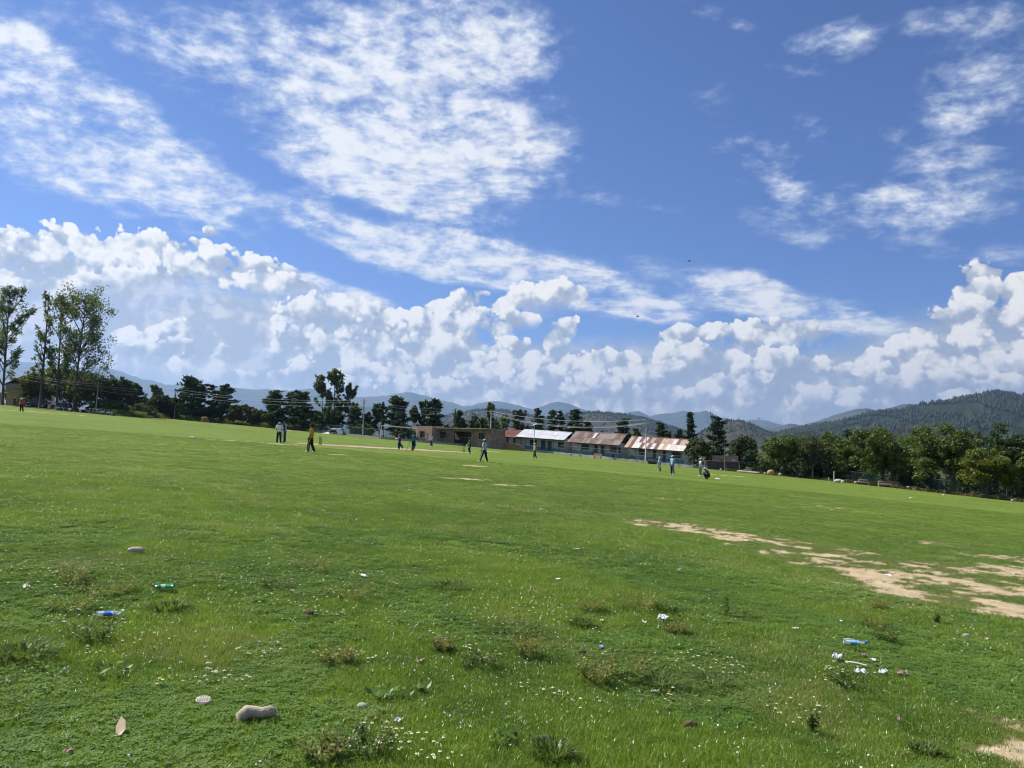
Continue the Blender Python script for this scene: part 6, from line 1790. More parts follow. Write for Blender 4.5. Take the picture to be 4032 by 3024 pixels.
def rock(px, Y, w, h, m_, label, seed, name='stone', py=None, d=None, group=None, rough=.22, parts=None):
    p = gp(px, py) if py else base(px, Y)
    if py: p.z = float(ground_surface(p.x, p.y))
    rnd = random.Random(seed); mb = MB(); mb.blob((0, 0, h * .42), (w / 2, (d or w * .7) / 2, h * .58), 14, 9, rough * .4, rnd)
    o = mb.build(name, m_, None, p, (0, 0, rnd.uniform(-.3, .3)), smooth=True); tag(o, label, 'stone', group)
    return o
M_ROCKO = mat('sandy_rock', (.42, .27, .15), .95, .2, 5, bump=.4); M_ROCKG = mat('grey_rock', (.36, .34, .31), .95, .2, 5, bump=.4); M_ROCKT = mat('tan_rock', (.40, .33, .24), .95, .15, 12, bump=.4, bscale=60)
for i, a in enumerate([(3036, 121, 1.2, .85, M_ROCKO, 'large orange brown boulder at the left of the walnut grove'), (3013, 122, .45, .35, M_ROCKG, 'small pale stone left of the orange brown boulder'),
          (3072, 120, .55, .5, M_ROCKG, 'pale stone right of the orange brown boulder'), (3302, 108, 1.3, .5, M_ROCKG, 'grey stone heap right of the pale concrete post'), (3318, 106, .5, .42, M_WALLW, 'white stone right of the grey stone heap'),
          (3370, 108, .6, .4, M_ROCKG, 'grey stone just left of the felled logs'), (3578, 103, .8, .42, M_CONC, 'square grey concrete block right of the felled logs'), (3988, 85, .42, .25, M_ROCKG, 'grey stone near the right end of the field edge'),
          (3716, 83, .3, .15, M_WALLW, 'small white stone at the foot of the red marker stake'), (2838, 124, .35, .3, M_WALLW, 'small white stone before the dark boundary wall')]):
    rock(*a, seed=i, group='stones along the right-hand edge')
for i, px in enumerate(range(2912, 2992, 9)):
    rock(px, 122.5 - i * .2, .75, .34, M_ROCKG if i % 3 else M_ROCKT, '%s stone from the left in the pale rubble row right of the boundary wall' % ORDN[min(i, 8)], 40 + i, group='pale rubble row')
def mound(px0, px1, h, label):
    """dry scrubby bank at the foot of the trees"""
    rg = np.random.default_rng(int(px0)); n = int((px1 - px0) * 5)
    px = rg.uniform(px0, px1, n); B = np.array([[*base(a, edge_depth(a) + b)] for a, b in zip(px, rg.uniform(-.8, 2.2, n))])
    a = rg.uniform(0, 6.28, n); hh = h * rg.uniform(.3, 1.1, n) * (.5 + fbm(px * .03, px * 0, 4, 3)); d = np.stack([np.cos(a), np.sin(a), 0 * a], -1)
    V = np.stack([B - d * .10, B + d * .10, B + d * .22 + np.array([0, 0, 1.0]) * hh[:, None], B - d * .05 + np.array([0, 0, 1.0]) * (hh * .8)[:, None]], 1).reshape(-1, 3)
    o = obj('dry_scrub', np_mesh('scrub', V, np.arange(len(V)).reshape(-1, 4), [M_SCRUB])); tag(o, label, 'scrub', kind='stuff')
M_SCRUB = mat_leafish('scrub_leaf', (.10, .085, .035), (.20, .16, .075), (.12, .15, .04), .3)
mound(430, 1200, .45, 'dry brown scrub along the left edge of the field'); mound(2860, 4200, .42, 'dry brown grass along the edge under the walnut grove')
# ------------------------------------------------------------------ people
SKIN = mat('skin', (.23, .125, .075), .6, .08, 10); HAIR = mat('black_hair', (.012, .010, .009), .6, .2)
EYEM = mat('eye_dark', (.015, .012, .010), .3)
def cloth(name, c, var=.10): return mat(name, c, .9, var, 9, bump=.3, bscale=25)
C = dict(white=cloth('cloth_white', (.66, .66, .65)), black=cloth('cloth_black', (.018, .018, .020), .3), navy=cloth('cloth_navy', (.020, .030, .070), .2), yellow=cloth('cloth_amber', (.62, .32, .035)),
         blue=cloth('cloth_sky_blue', (.20, .42, .62)), pale=cloth('cloth_pale_blue', (.42, .55, .68)), orange=cloth('cloth_orange', (.62, .34, .16)), green=cloth('cloth_green', (.020, .13, .055)), teal=cloth('cloth_teal', (.03, .17, .17)),
         red=cloth('cloth_red', (.38, .045, .04)), brown=cloth('cloth_olive_brown', (.085, .075, .050), .3), grey=cloth('cloth_grey', (.26, .27, .29)), stripe_y=cloth('stripe_gold', (.50, .38, .08)), stripe_w=cloth('stripe_grey', (.48, .52, .58)),
         turq=cloth('cloth_turquoise', (.10, .46, .50)), cream=cloth('cloth_cream', (.62, .55, .40)), capw=cloth('cloth_cap_white', (.68, .72, .72)), pad=cloth('pad_blue', (.025, .035, .11)), char=cloth('cloth_charcoal', (.045, .045, .055), .3), hatb=cloth('cloth_hat_blue', (.22, .42, .66)))
SHOE = mat('white_shoe', (.72, .70, .58), .6, .06); SHOED = mat('dark_shoe', (.03, .028, .028), .6)

def stand(**kw):
    """joints of a standing figure 1.74 m tall that faces -y; x is the figure's left"""
    J = dict(pel=(0, .0, .95), waist=(0, .0, 1.10), chest=(0, .0, 1.32), neck=(0, .0, 1.48), head=(0, -.02, 1.62),
             ls=(.19, 0, 1.42), le=(.25, .03, 1.14), lw=(.25, -.05, .90), rs=(-.19, 0, 1.42), re=(-.25, .03, 1.14), rw=(-.25, -.05, .90),
             lh=(.10, 0, .92), lk=(.11, -.03, .50), la=(.12, .02, .08), lt=(.14, -.16, .035), rh=(-.10, 0, .92), rk=(-.11, -.03, .50), ra=(-.12, .02, .08), rt=(-.14, -.16, .035))
    J.update(kw)
    return {k_: Vector(v) for k_, v in J.items()}

RAD = dict(pel=.145, waist=.135, chest=.165, neck=.062, ls=.085, le=.052, lw=.036, rs=.085, re=.052, rw=.036, lh=.125, lk=.096, la=.078, lt=.044, rh=.125, rk=.096, ra=.078, rt=.044)
BONES = [('pel', 'waist', 'torso'), ('waist', 'chest', 'torso'), ('chest', 'neck', 'torso'), ('chest', 'ls', 'torso'), ('chest', 'rs', 'torso'), ('ls', 'le', 'uparm_l'), ('le', 'lw', 'fore_l'), ('rs', 're', 'uparm_r'), ('re', 'rw', 'fore_r'),
         ('pel', 'lh', 'hip'), ('pel', 'rh', 'hip'), ('lh', 'lk', 'thigh_l'), ('lk', 'la', 'shin_l'), ('la', 'lt', 'foot'), ('rh', 'rk', 'thigh_r'), ('rk', 'ra', 'shin_r'), ('ra', 'rt', 'foot')]
PEOPLE = []
def person(px, Y, hgt, face, J, label, shirt, trousers, shoes=SHOE, sleeve=None, fore=None, stripe=None, head='hair', hat=None, group=None, fat=1.0, shirt2=None, look=None, py=None, extra=None):
    """notes the figure; its skinned body is grown later for all at once"""
    p = gp(px, py) if py else base(px, Y)
    PEOPLE.append(dict(p=p, s=hgt / 1.74, rz=math.radians(face), J=J, label=label, shirt=shirt, trousers=trousers, shoes=shoes, sleeve=sleeve or shirt, fore=fore or SKIN, stripe=stripe, head=head, hat=hat, group=group, fat=fat, shirt2=shirt2, look=look, extra=extra))

def head_part(mb, c, yaw, pitch):
    """a head with brow, nose, mouth, chin and ears; material 0 skin, 1 hair, 2 eyes"""
    R = Matrix.Rotation(yaw, 3, 'Z') @ Matrix.Rotation(pitch, 3, 'X')
    vs = []; seg, ring = 16, 12
    for i in range(ring + 1):
        ph = -math.pi / 2 + math.pi * i / ring; z = math.sin(ph); r = math.cos(ph)
        for j in range(seg):
            th = math.tau * j / seg; x = r * math.cos(th); y = r * math.sin(th)
            sx, sy = .076, .097
            if z < -.2: sx *= 1 + .32 * (z + .2); sy *= 1 + .12 * (z + .2)
            v = Vector((x * sx, y * sy, z * .118))
            if y < 0:
                fx = max(0, 1 - abs(x) * 3.6)
                if -.45 < z < .12: v.y -= .026 * fx * (1 - abs(z + .22) / .34) if abs(z + .22) < .34 else 0      # nose
                if .05 < z < .35: v.y -= .004 * max(0, 1 - abs(x) * 1.6)
                if z < -.7: v.y -= .016 * max(0, 1 - abs(x) * 2)                                                  # chin
            vs.append(c + R @ v)
    mb.mat = 0; fs = []; ms = []
    for i in range(ring):
        for j in range(seg):
            fs.append((i * seg + j, i * seg + (j + 1) % seg, (i + 1) * seg + (j + 1) % seg, (i + 1) * seg + j))
            ph = -math.pi / 2 + math.pi * (i + .5) / ring; y = math.sin(math.tau * (j + .5) / seg)
            ms.append(1 if (math.sin(ph) > .42 + (.0 if y < -.2 else -.5) or (y > .35 and math.sin(ph) > -.45)) else 0)
    o = len(mb.v); mb.v += [tuple(v) for v in vs]; mb.f += [tuple(q + o for q in f) for f in fs]; mb.m += ms
    for s in (-1, 1):
        mb.mat = 2; mb.blob(c + R @ Vector((s * .030, -.086, .012)), (.010, .008, .006), 6, 4)
        mb.mat = 0; mb.blob(c + R @ Vector((s * .078, .008, -.008)), (.010, .020, .030), 6, 5)
    mb.mat = 2; mb.blob(c + R @ Vector((0, -.088, -.062)), (.022, .008, .005), 8, 4)

def hand_part(mb, w, d, side):
    """palm, four fingers and a thumb that carry on along the forearm's direction d"""
    d = d.normalized(); a = d.cross(Vector((0, 1, .2))).normalized(); b = d.cross(a)
    mb.tube([w, w + d * .04, w + d * .085], [.030, .038, .034], 8)
    for i, L in enumerate((.070, .078, .074, .058)):
        r0 = w + d * .080 + b * (.027 - .018 * i); k1 = r0 + d * L * .5 - a * .006 * side; t = r0 + d * L - a * .026 * side
        mb.tube([r0, k1, t], [.0095, .009, .007], 6)
    r0 = w + d * .025 + b * .034; mb.tube([r0, r0 + d * .03 + b * .022, r0 + d * .065 + b * .024 - a * .012 * side], [.012, .011, .008], 6)

def cap_part(kind, c, yaw, m_, root, s, m2=None):
    R = Matrix.Rotation(yaw, 3, 'Z'); mb = MB(); n = 14
    V = []
    for i in range(5):
        ph = math.pi / 2 * i / 4
        for j in range(n):
            th = math.tau * j / n; V.append(c + R @ Vector((.088 * math.cos(ph) * math.cos(th), .108 * math.cos(ph) * math.sin(th), .03 + .100 * math.sin(ph))))
    Fc = [(i * n + j, i * n + (j + 1) % n, (i + 1) * n + (j + 1) % n, (i + 1) * n + j) for i in range(4) for j in range(n)]
    mb.add(V, Fc)
    if kind == 'cap':
        q = [(-.070, -.085, .040), (-.045, -.165, .020), (0, -.185, .018), (.045, -.165, .020), (.070, -.085, .040), (0, -.06, .045)]
        up = [c + R @ Vector(v) for v in q]; lo = [v - Vector((0, 0, .008)) for v in up]
        mb.mat = 0; mb.add(up + lo, [(0, 1, 2, 3, 4, 5), (11, 10, 9, 8, 7, 6)] + [(i, 6 + i, 6 + (i + 1) % 6, (i + 1) % 6) for i in range(6)])
    elif kind == 'hat':
        V = []
        for r_, z in ((.086, .035), (.165, .005), (.160, -.006), (.084, .022)):
            for j in range(n):
                th = math.tau * j / n; V.append(c + R @ Vector((r_ * math.cos(th), r_ * 1.12 * math.sin(th), z)))
        mb.mat = 0; mb.add(V, [(i * n + j, i * n + (j + 1) % n, (i + 1) * n + (j + 1) % n, (i + 1) * n + j) for i in range(3) for j in range(n)])
    else:   # helmet with a grille
        mb.blob(c + Vector((0, 0, .045)), (.118, .138, .118), 14, 8)
        mb.mat = 0; q = [c + R @ Vector(v) for v in ((-.09, -.10, .05), (0, -.20, .03), (.09, -.10, .05), (0, -.08, .06))]; mb.add(q + [v - Vector((0, 0, .01)) for v in q], [(0, 1, 2, 3), (7, 6, 5, 4), (0, 4, 5, 1), (1, 5, 6, 2)])
        for z in (-.02, -.06, -.10):
            mb.tube([c + R @ Vector(v) for v in ((-.10, -.05, z), (-.06, -.145, z), (.06, -.145, z), (.10, -.05, z))], .006, 4)
    return mb.build({'cap': 'cap', 'hat': 'brimmed_hat', 'helmet': 'helmet'}[kind], m_, root, smooth=False)

def grow_people():
    tmp = bpy.data.scenes.new('growing'); objs = []
    for q in PEOPLE:
        names = list(RAD); J = q['J']; idx = {n: i for i, n in enumerate(names)}
        me = bpy.data.meshes.new('skeleton'); me.from_pydata([tuple(J[n]) for n in names], [(idx[a], idx[b]) for a, b, _ in BONES], [])
        o = bpy.data.objects.new('skeleton', me); tmp.collection.objects.link(o)
        o.modifiers.new('skin', 'SKIN').use_smooth_shade = True
        o.modifiers.new('sub', 'SUBSURF').levels = 2; o.modifiers['sub'].render_levels = 2
        me.update()
        for n in names:
            v = me.skin_vertices[0].data[idx[n]]; f = q['fat'] if n in ('pel', 'waist', 'chest') else 1.0
            rx = RAD[n]
            v.radius = (rx * (1.05 if n in ('chest', 'pel', 'waist') else 1) * f, rx * (.80 if n in ('chest', 'pel', 'waist') else 1) * f); v.use_root = (n == 'pel')
        objs.append(o)
    dg = tmp.view_layers[0].depsgraph if hasattr(tmp.view_layers[0], 'depsgraph') else None
    tmp.view_layers[0].update()
    dg = tmp.view_layers[0].depsgraph
    for q, o in zip(PEOPLE, objs):
        ev = o.evaluated_get(dg); m0 = ev.to_mesh()
        nv = len(m0.vertices); co = np.empty(nv * 3); m0.vertices.foreach_get('co', co); co = co.reshape(-1, 3)
        faces = [tuple(p.vertices) for p in m0.polygons]; cen = np.array([p.center for p in m0.polygons]); nor = np.array([p.normal for p in m0.polygons])
        ev.to_mesh_clear()
        J = q['J']; best = np.full(len(cen), 1e9); reg = np.zeros(len(cen), int)
        for bi, (a, b, nm) in enumerate(BONES):
            A, B = np.array(J[a]), np.array(J[b]); v = B - A; t = np.clip(((cen - A) @ v) / (v @ v), 0, 1)
            d = np.linalg.norm(cen - A - t[:, None] * v, axis=1) / ((RAD[a] * (1 - t) + RAD[b] * t))
            m = d < best; best[m] = d[m]; reg[m] = bi
        mats = [SKIN, HAIR, EYEM, q['shirt'], q['trousers'], q['shoes'], q['sleeve'], q['fore'], q['stripe'] or q['trousers'], q['shirt2'] or q['shirt']]
        idx = np.zeros(len(cen), int)
        hemz = J['pel'].z - .02
        for bi, (a, b, nm) in enumerate(BONES):
            m = reg == bi
            if nm == 'torso': idx[m] = 3
            elif nm.startswith('uparm'): idx[m] = 6
            elif nm.startswith('fore'): idx[m] = 7
            elif nm == 'foot': idx[m] = 5
            elif nm == 'hip': idx[m] = 4
            else:
                idx[m] = 4
                s = 1 if nm.endswith('l') else -1
                idx[m & (nor[:, 0] * s > .955)] = 8
        upper = (idx == 4) & (cen[:, 2] > hemz) & (J['pel'].z > .7); idx[upper] = 3
        if q['shirt2'] is not None: idx[(idx == 3) & (nor[:, 0] > .35)] = 9; idx[(idx == 3) & (nor[:, 0] < -.35)] = 9
        neck = (idx == 3) & (cen[:, 2] > J['neck'].z - .02) & (np.linalg.norm(cen[:, :2] - np.array(J['neck'])[:2], axis=1) < .075); idx[neck] = 0
        mb = MB(); mb.v = [tuple(c) for c in co]; mb.f = list(faces); mb.m = list(idx)
        mb.mat = 0; mb.tube([J['neck'] - Vector((0, 0, .03)), J['head'] - Vector((0, 0, .06))], [.060, .055], 10)
        yaw = math.radians(q['look'][0]) if q['look'] else 0.0; pit = math.radians(q['look'][1]) if q['look'] else 0.0
        head_part(mb, J['head'], yaw, pit)
        for sd, e, w in ((1, 'le', 'lw'), (-1, 're', 'rw')):
            mb.mat = 0; hand_part(mb, J[w], J[w] - J[e], sd)
        root = empty('person', q['p'], q['rz']); root.scale = (q['s'],) * 3; tag(root, q['label'], 'person', q['group'])
        mb.build('body', mats, root, smooth=True)
        if q['hat']: cap_part(q['hat'][0], J['head'], yaw, q['hat'][1], root, 1)
        if q['extra']: q['extra'](root, J)
    for o in objs: bpy.data.objects.remove(o)
    bpy.data.scenes.remove(tmp)

def pads(root, J):
    for s in ('l', 'r'):
        k_, a = J[s + 'k'], J[s + 'a']; d = (a - k_)
        mb = MB(); f = Vector((0, -.055, 0)); mb.tube([k_ - d * .30 + f, k_ + f * 1.25, k_ + d * .5 + f, a + f * .8], [.072, .092, .085, .070], 10)
        mb.build('batting_pad', C['pad'], root, smooth=True)
def gloves(root, J, m_=None):
    for e, w in (('le', 'lw'), ('re', 'rw')):
        d = (J[w] - J[e]).normalized(); mb = MB(); c = J[w] + d * .07; mb.tube([J[w] - d * .03, J[w] + d * .03, c + d * .05, c + d * .10], [.045, .056, .054, .03], 8); mb.build('glove', m_ or C['white'], root, smooth=True)

PL = 'players and umpires on the field'
WALK = dict(lh=(.09, 0, .92), lk=(.10, -.12, .51), la=(.11, -.14, .085), lt=(.12, -.32, .045), rh=(-.09, 0, .92), rk=(-.10, .03, .50), ra=(-.11, .20, .10), rt=(-.12, .04, .035))
person(84, 94, 1.74, 12, stand(le=(.30, .05, 1.18), lw=(.10, -.18, 1.12), re=(-.30, .05, 1.18), rw=(-.08, -.20, 1.10), la=(.20, .0, .08), lt=(.24, -.16, .035), ra=(-.14, .03, .08)), 'lone fielder in red and black with a white cap far left', C['red'], C['black'], sleeve=C['red'], hat=('cap', C['capw']), group=PL)
person(1097, 61, 1.66, 172, stand(le=(.33, -.02, 1.15), lw=(.12, -.20, 1.02), re=(-.33, -.02, 1.15), rw=(-.12, -.20, 1.02), lk=(.13, -.02, .5), la=(.15, .0, .08), lt=(.2, -.16, .035), rk=(-.13, -.02, .5), ra=(-.16, .0, .08), rt=(-.2, -.16, .035)), 'umpire in a white shirt and turquoise brimmed hat seen from behind', C['white'], C['black'], hat=('hat', C['turq']), group=PL, fat=1.12, shoes=SHOE)
person(1119, 63.5, 1.80, -95, stand(lw=(.20, -.22, 1.02), rw=(-.20, -.20, 1.02)), 'bareheaded player in light blue and navy half hidden behind the white-shirted umpire', C['blue'], C['navy'], sleeve=C['navy'], stripe=C['stripe_w'], shoes=SHOED, group=PL, shirt2=C['navy'])
person(1223, 46.5, 1.74, -88, stand(**WALK, le=(.25, .02, 1.14), lw=(.24, -.10, .90), re=(-.25, .06, 1.14), rw=(-.25, .02, .88)), 'fielder in an amber shirt and black trousers walking left near the wicket', C['yellow'], C['black'], sleeve=C['yellow'], stripe=C['stripe_y'], hat=('cap', C['black']), group=PL)
BAT1 = stand(**{**WALK, 'lk': (.11, -.06, .52), 'la': (.13, -.05, .08), 'lt': (.14, -.24, .035), 'rk': (-.12, .10, .54), 'ra': (-.14, .42, .22), 'rt': (-.14, .36, .06)}, le=(.30, -.02, 1.16), lw=(.16, -.26, 1.06), re=(-.30, -.02, 1.16), rw=(-.10, -.30, 1.05))
person(1572, 74, 1.74, -62, BAT1, 'batsman with a pale bat held across his waist, left of the pair', C['char'], C['navy'], sleeve=C['navy'], hat=('helmet', C['navy']), group=PL, extra=lambda r, J: (pads(r, J), gloves(r, J)), shirt2=None, look=(0, 12))
BAT2 = stand(**{**WALK, 'lk': (.10, -.10, .50), 'la': (.12, .02, .10), 'lt': (.13, -.16, .04), 'rk': (-.10, -.06, .52), 'ra': (-.10, .30, .16), 'rt': (-.10, .20, .035)}, le=(.32, .05, 1.16), lw=(.36, -.02, .92), re=(-.30, .02, 1.14), rw=(-.34, -.04, .90))
person(1627, 74, 1.76, 168, BAT2, 'batsman in a teal shirt trailing his bat, seen from behind', C['teal'], C['navy'], sleeve=C['navy'], hat=('helmet', C['char']), group=PL, extra=lambda r, J: (pads(r, J), gloves(r, J)))
person(1699, 104, 1.72, -35, stand(chest=(0, -.10, 1.30), neck=(0, -.16, 1.44), head=(0, -.24, 1.56), ls=(.18, -.10, 1.39), rs=(-.18, -.10, 1.39), le=(.26, -.06, 1.12), lw=(.20, -.22, .92), re=(-.26, -.06, 1.12), rw=(-.18, -.22, .92)), 'fielder in pale blue with a light cap leaning forward behind the batsmen', C['pale'], C['navy'], sleeve=C['pale'], stripe=C['stripe_w'], hat=('cap', C['turq']), group=PL, look=(40, 15))
person(1850, 84, 1.76, -80, stand(lk=(.15, -.08, .50), la=(.17, .0, .08), lt=(.2, -.17, .035), rk=(-.15, -.04, .5), ra=(-.17, .06, .08), rt=(-.2, -.1, .035), le=(.25, -.14, 1.16), lw=(.22, -.30, .96), re=(-.25, -.12, 1.15), rw=(-.22, -.28, .94)), 'wicketkeeper in a green shirt and dark helmet beside the far wicket', C['green'], C['navy'], hat=('helmet', C['char']), group=PL, extra=lambda r, J: (pads(r, J), gloves(r, J, C['cream'])))
person(1907, 59, 1.74, -118, stand(lk=(.16, -.14, .50), la=(.22, -.26, .08), lt=(.26, -.44, .035), rk=(-.13, .04, .50), ra=(-.18, .16, .08), rt=(-.20, -.02, .035), le=(.28, -.02, 1.15), lw=(.22, -.14, .92), re=(-.27, .02, 1.14), rw=(-.22, -.16, .93)), 'fielder in sky blue with a cream cap, legs apart, nearest of the blue team', C['blue'], C['black'], sleeve=C['cream'], stripe=C['stripe_w'], hat=('cap', C['cream']), group=PL)
person(2106, 86, 1.74, -85, stand(**WALK, lw=(.24, -.20, .94), rw=(-.24, -.10, .92)), 'fielder in an amber shirt and white cap walking left before the zinc-roofed shed', C['yellow'], C['black'], stripe=C['stripe_y'], sleeve=C['yellow'], hat=('cap', C['capw']), group=PL)
person(2597, 78, 1.76, -88, stand(lk=(.10, -.06, .5), la=(.11, -.04, .08), lt=(.12, -.22, .035), rk=(-.1, .0, .5), ra=(-.11, .14, .08), rt=(-.12, -.03, .035), le=(.24, -.06, 1.18), lw=(.20, -.20, 1.38), re=(-.25, .02, 1.14), rw=(-.22, -.12, .94)), 'bareheaded fielder in sky blue with a hand to his face near the roller', C['blue'], C['navy'], sleeve=C['orange'], stripe=C['stripe_w'], group=PL)
person(2648, 70, 1.76, -62, stand(lk=(.14, -.03, .50), la=(.20, .0, .08), lt=(.26, -.15, .035), rk=(-.13, -.02, .50), ra=(-.20, .04, .08), rt=(-.24, -.12, .035), lw=(.20, -.16, .92)), 'fielder in sky blue with orange sleeve and white cap before the patchwork roof', C['blue'], C['navy'], sleeve=C['orange'], fore=C['navy'], stripe=C['stripe_w'], hat=('cap', C['capw']), group=PL, fat=1.08)
person(2759, 73.5, 1.74, -88, stand(le=(.25, -.08, 1.18), lw=(.02, -.24, 1.18), re=(-.25, -.08, 1.18), rw=(-.02, -.26, 1.14)), 'fielder in pale blue with folded arms standing beside the squatting man', C['pale'], C['navy'], sleeve=C['orange'], fore=C['navy'], stripe=C['stripe_w'], hat=('cap', C['capw']), group=PL)
SQ = dict(pel=(0, .14, .28), waist=(0, .12, .42), chest=(0, -.02, .62), neck=(0, -.14, .75), head=(0, -.22, .88), ls=(.19, -.06, .70), le=(.24, -.28, .48), lw=(.10, -.50, .46), rs=(-.19, -.06, .70), re=(-.24, -.28, .48), rw=(-.08, -.52, .42),
          lh=(.10, .10, .27), lk=(.17, -.30, .44), la=(.15, -.02, .08), lt=(.19, -.20, .035), rh=(-.10, .10, .27), rk=(-.17, -.30, .44), ra=(-.15, -.02, .08), rt=(-.19, -.20, .035))
person(2786, 65.5, 1.80, -88, stand(**SQ), 'squatting man in an olive brown jacket and blue brimmed hat', C['brown'], C['black'], sleeve=C['brown'], fore=C['brown'], shoes=SHOED, hat=('hat', C['hatb']), group=PL, fat=1.1)
# spectators under the poplars
SIT = dict(pel=(0, .10, .14), waist=(0, .12, .28), chest=(0, .06, .50), neck=(0, .02, .65), head=(0, -.02, .79), ls=(.19, .05, .59), le=(.28, -.08, .38), lw=(.16, -.28, .34), rs=(-.19, .05, .59), re=(-.28, -.08, .38), rw=(-.16, -.28, .34),
           lh=(.11, .08, .13), lk=(.22, -.34, .34), la=(.12, -.46, .08), lt=(.12, -.62, .04), rh=(-.11, .08, .13), rk=(-.22, -.34, .34), ra=(-.12, -.46, .08), rt=(-.12, -.62, .04))
SP = 'spectators sitting in the shade of the poplars'
for px, dd, face, sh, lab, hat in [(256, -7, 150, 'teal', 'seated spectator in a teal shirt under the broadest poplar', None), (275, -7, 190, 'white', 'seated spectator in a white shirt under the broadest poplar, back turned', None),
        (228, -2, 20, 'pale', 'seated spectator in pale grey left of the seated teal shirt', None), (243, -2, -10, 'grey', 'seated spectator in dark grey behind the seated teal shirt', None), (306, -2, -30, 'char', 'seated spectator in black right of the broadest poplar trunk', None),
        (404, -4, 10, 'pale', 'seated spectator in grey blue right of the motorcycles, leftmost of three', None), (426, -5, -10, 'white', 'seated spectator in bright white, middle of the three right of the motorcycles', None), (441, -5, 160, 'grey', 'seated spectator in grey, rightmost of the three right of the motorcycles', None)]:
    person(px, edge_depth(px) + dd, 1.72, face, stand(**SIT), lab, C[sh], C['char'], shoes=SHOED, group=SP, hat=hat)
person(192, 153, 1.66, 20, stand(), 'person in a red top standing beside the white car', C['red'], C['cream'], sleeve=C['red'], shoes=SHOED, group='people standing by the cars')
person(56, 152, 1.70, 40, stand(lw=(.10, -.24, 1.05)), 'person in dark clothes and a pale cap standing before the ochre house', C['char'], C['black'], hat=('cap', C['cream']), shoes=SHOED, group='people standing by the cars')
grow_people()

# ------------------------------------------------------------------ bats and small field things
M_BATW = mat('bat_willow', (.62, .52, .34), .6, .1, 4); M_BATD = mat('bat_worn', (.33, .22, .10), .7, .2, 4); M_GRIP = mat('bat_grip', (.05, .05, .06), .9)
def bat(top, tip, m_, label):
    top, tip = Vector(top), Vector(tip); d = tip - top; L = d.length; u = d / L
    r = empty('cricket_bat', top); tag(r, label, 'cricket bat', 'cricket bats in the batsmen\'s hands')
    q = u.to_track_quat('Z', 'Y').to_matrix()
    mb = MB(); mb.tube([Vector((0, 0, 0)), u * .30], .018, 8); mb.build('handle', M_GRIP, r)
    mb = MB(); V = []
    for z, w, t in ((.29, .022, .018), (.36, .054, .030), (.62, .054, .055), (.80, .054, .045), (.86, .046, .026)):
        V += [q @ Vector(v) for v in ((-w, -.014, z), (w, -.014, z), (w * .8, t * .5, z), (0, t, z), (-w * .8, t * .5, z))]
    Fc = []
    for i in range(4):
        for j in range(5): Fc.append((i * 5 + j, i * 5 + (j + 1) % 5, i * 5 + 5 + (j + 1) % 5, i * 5 + 5 + j))
    Fc += [(4, 3, 2, 1, 0), (20, 21, 22, 23, 24)]
    mb.add(V, Fc); mb.build('blade', m_, r)
p = base(1572, 74); bat(p + Vector((.02, -.34, 1.00)), p + Vector((-.74, -.50, 1.32)), M_BATW, 'pale cricket bat held across the left batsman')
p = base(1627, 74); bat(p + Vector((-.37, .06, .86)), p + Vector((-.66, -.05, .02)), M_BATD, 'worn brown cricket bat trailing from the teal batsman')
mb = MB(); mb.tube([(0, 0, 0), (0, 0, .03), (0, 0, .04)], [.20, .20, .16], 16); mb.blob((0, 0, .05), (.10, .10, .05), 10, 6); o = mb.build('sun_hat', C['white'], None, gp(2826, 1886), (math.radians(10), 0, 0)); tag(o, 'white sun hat lying on the grass right of the squatting man', 'hat')

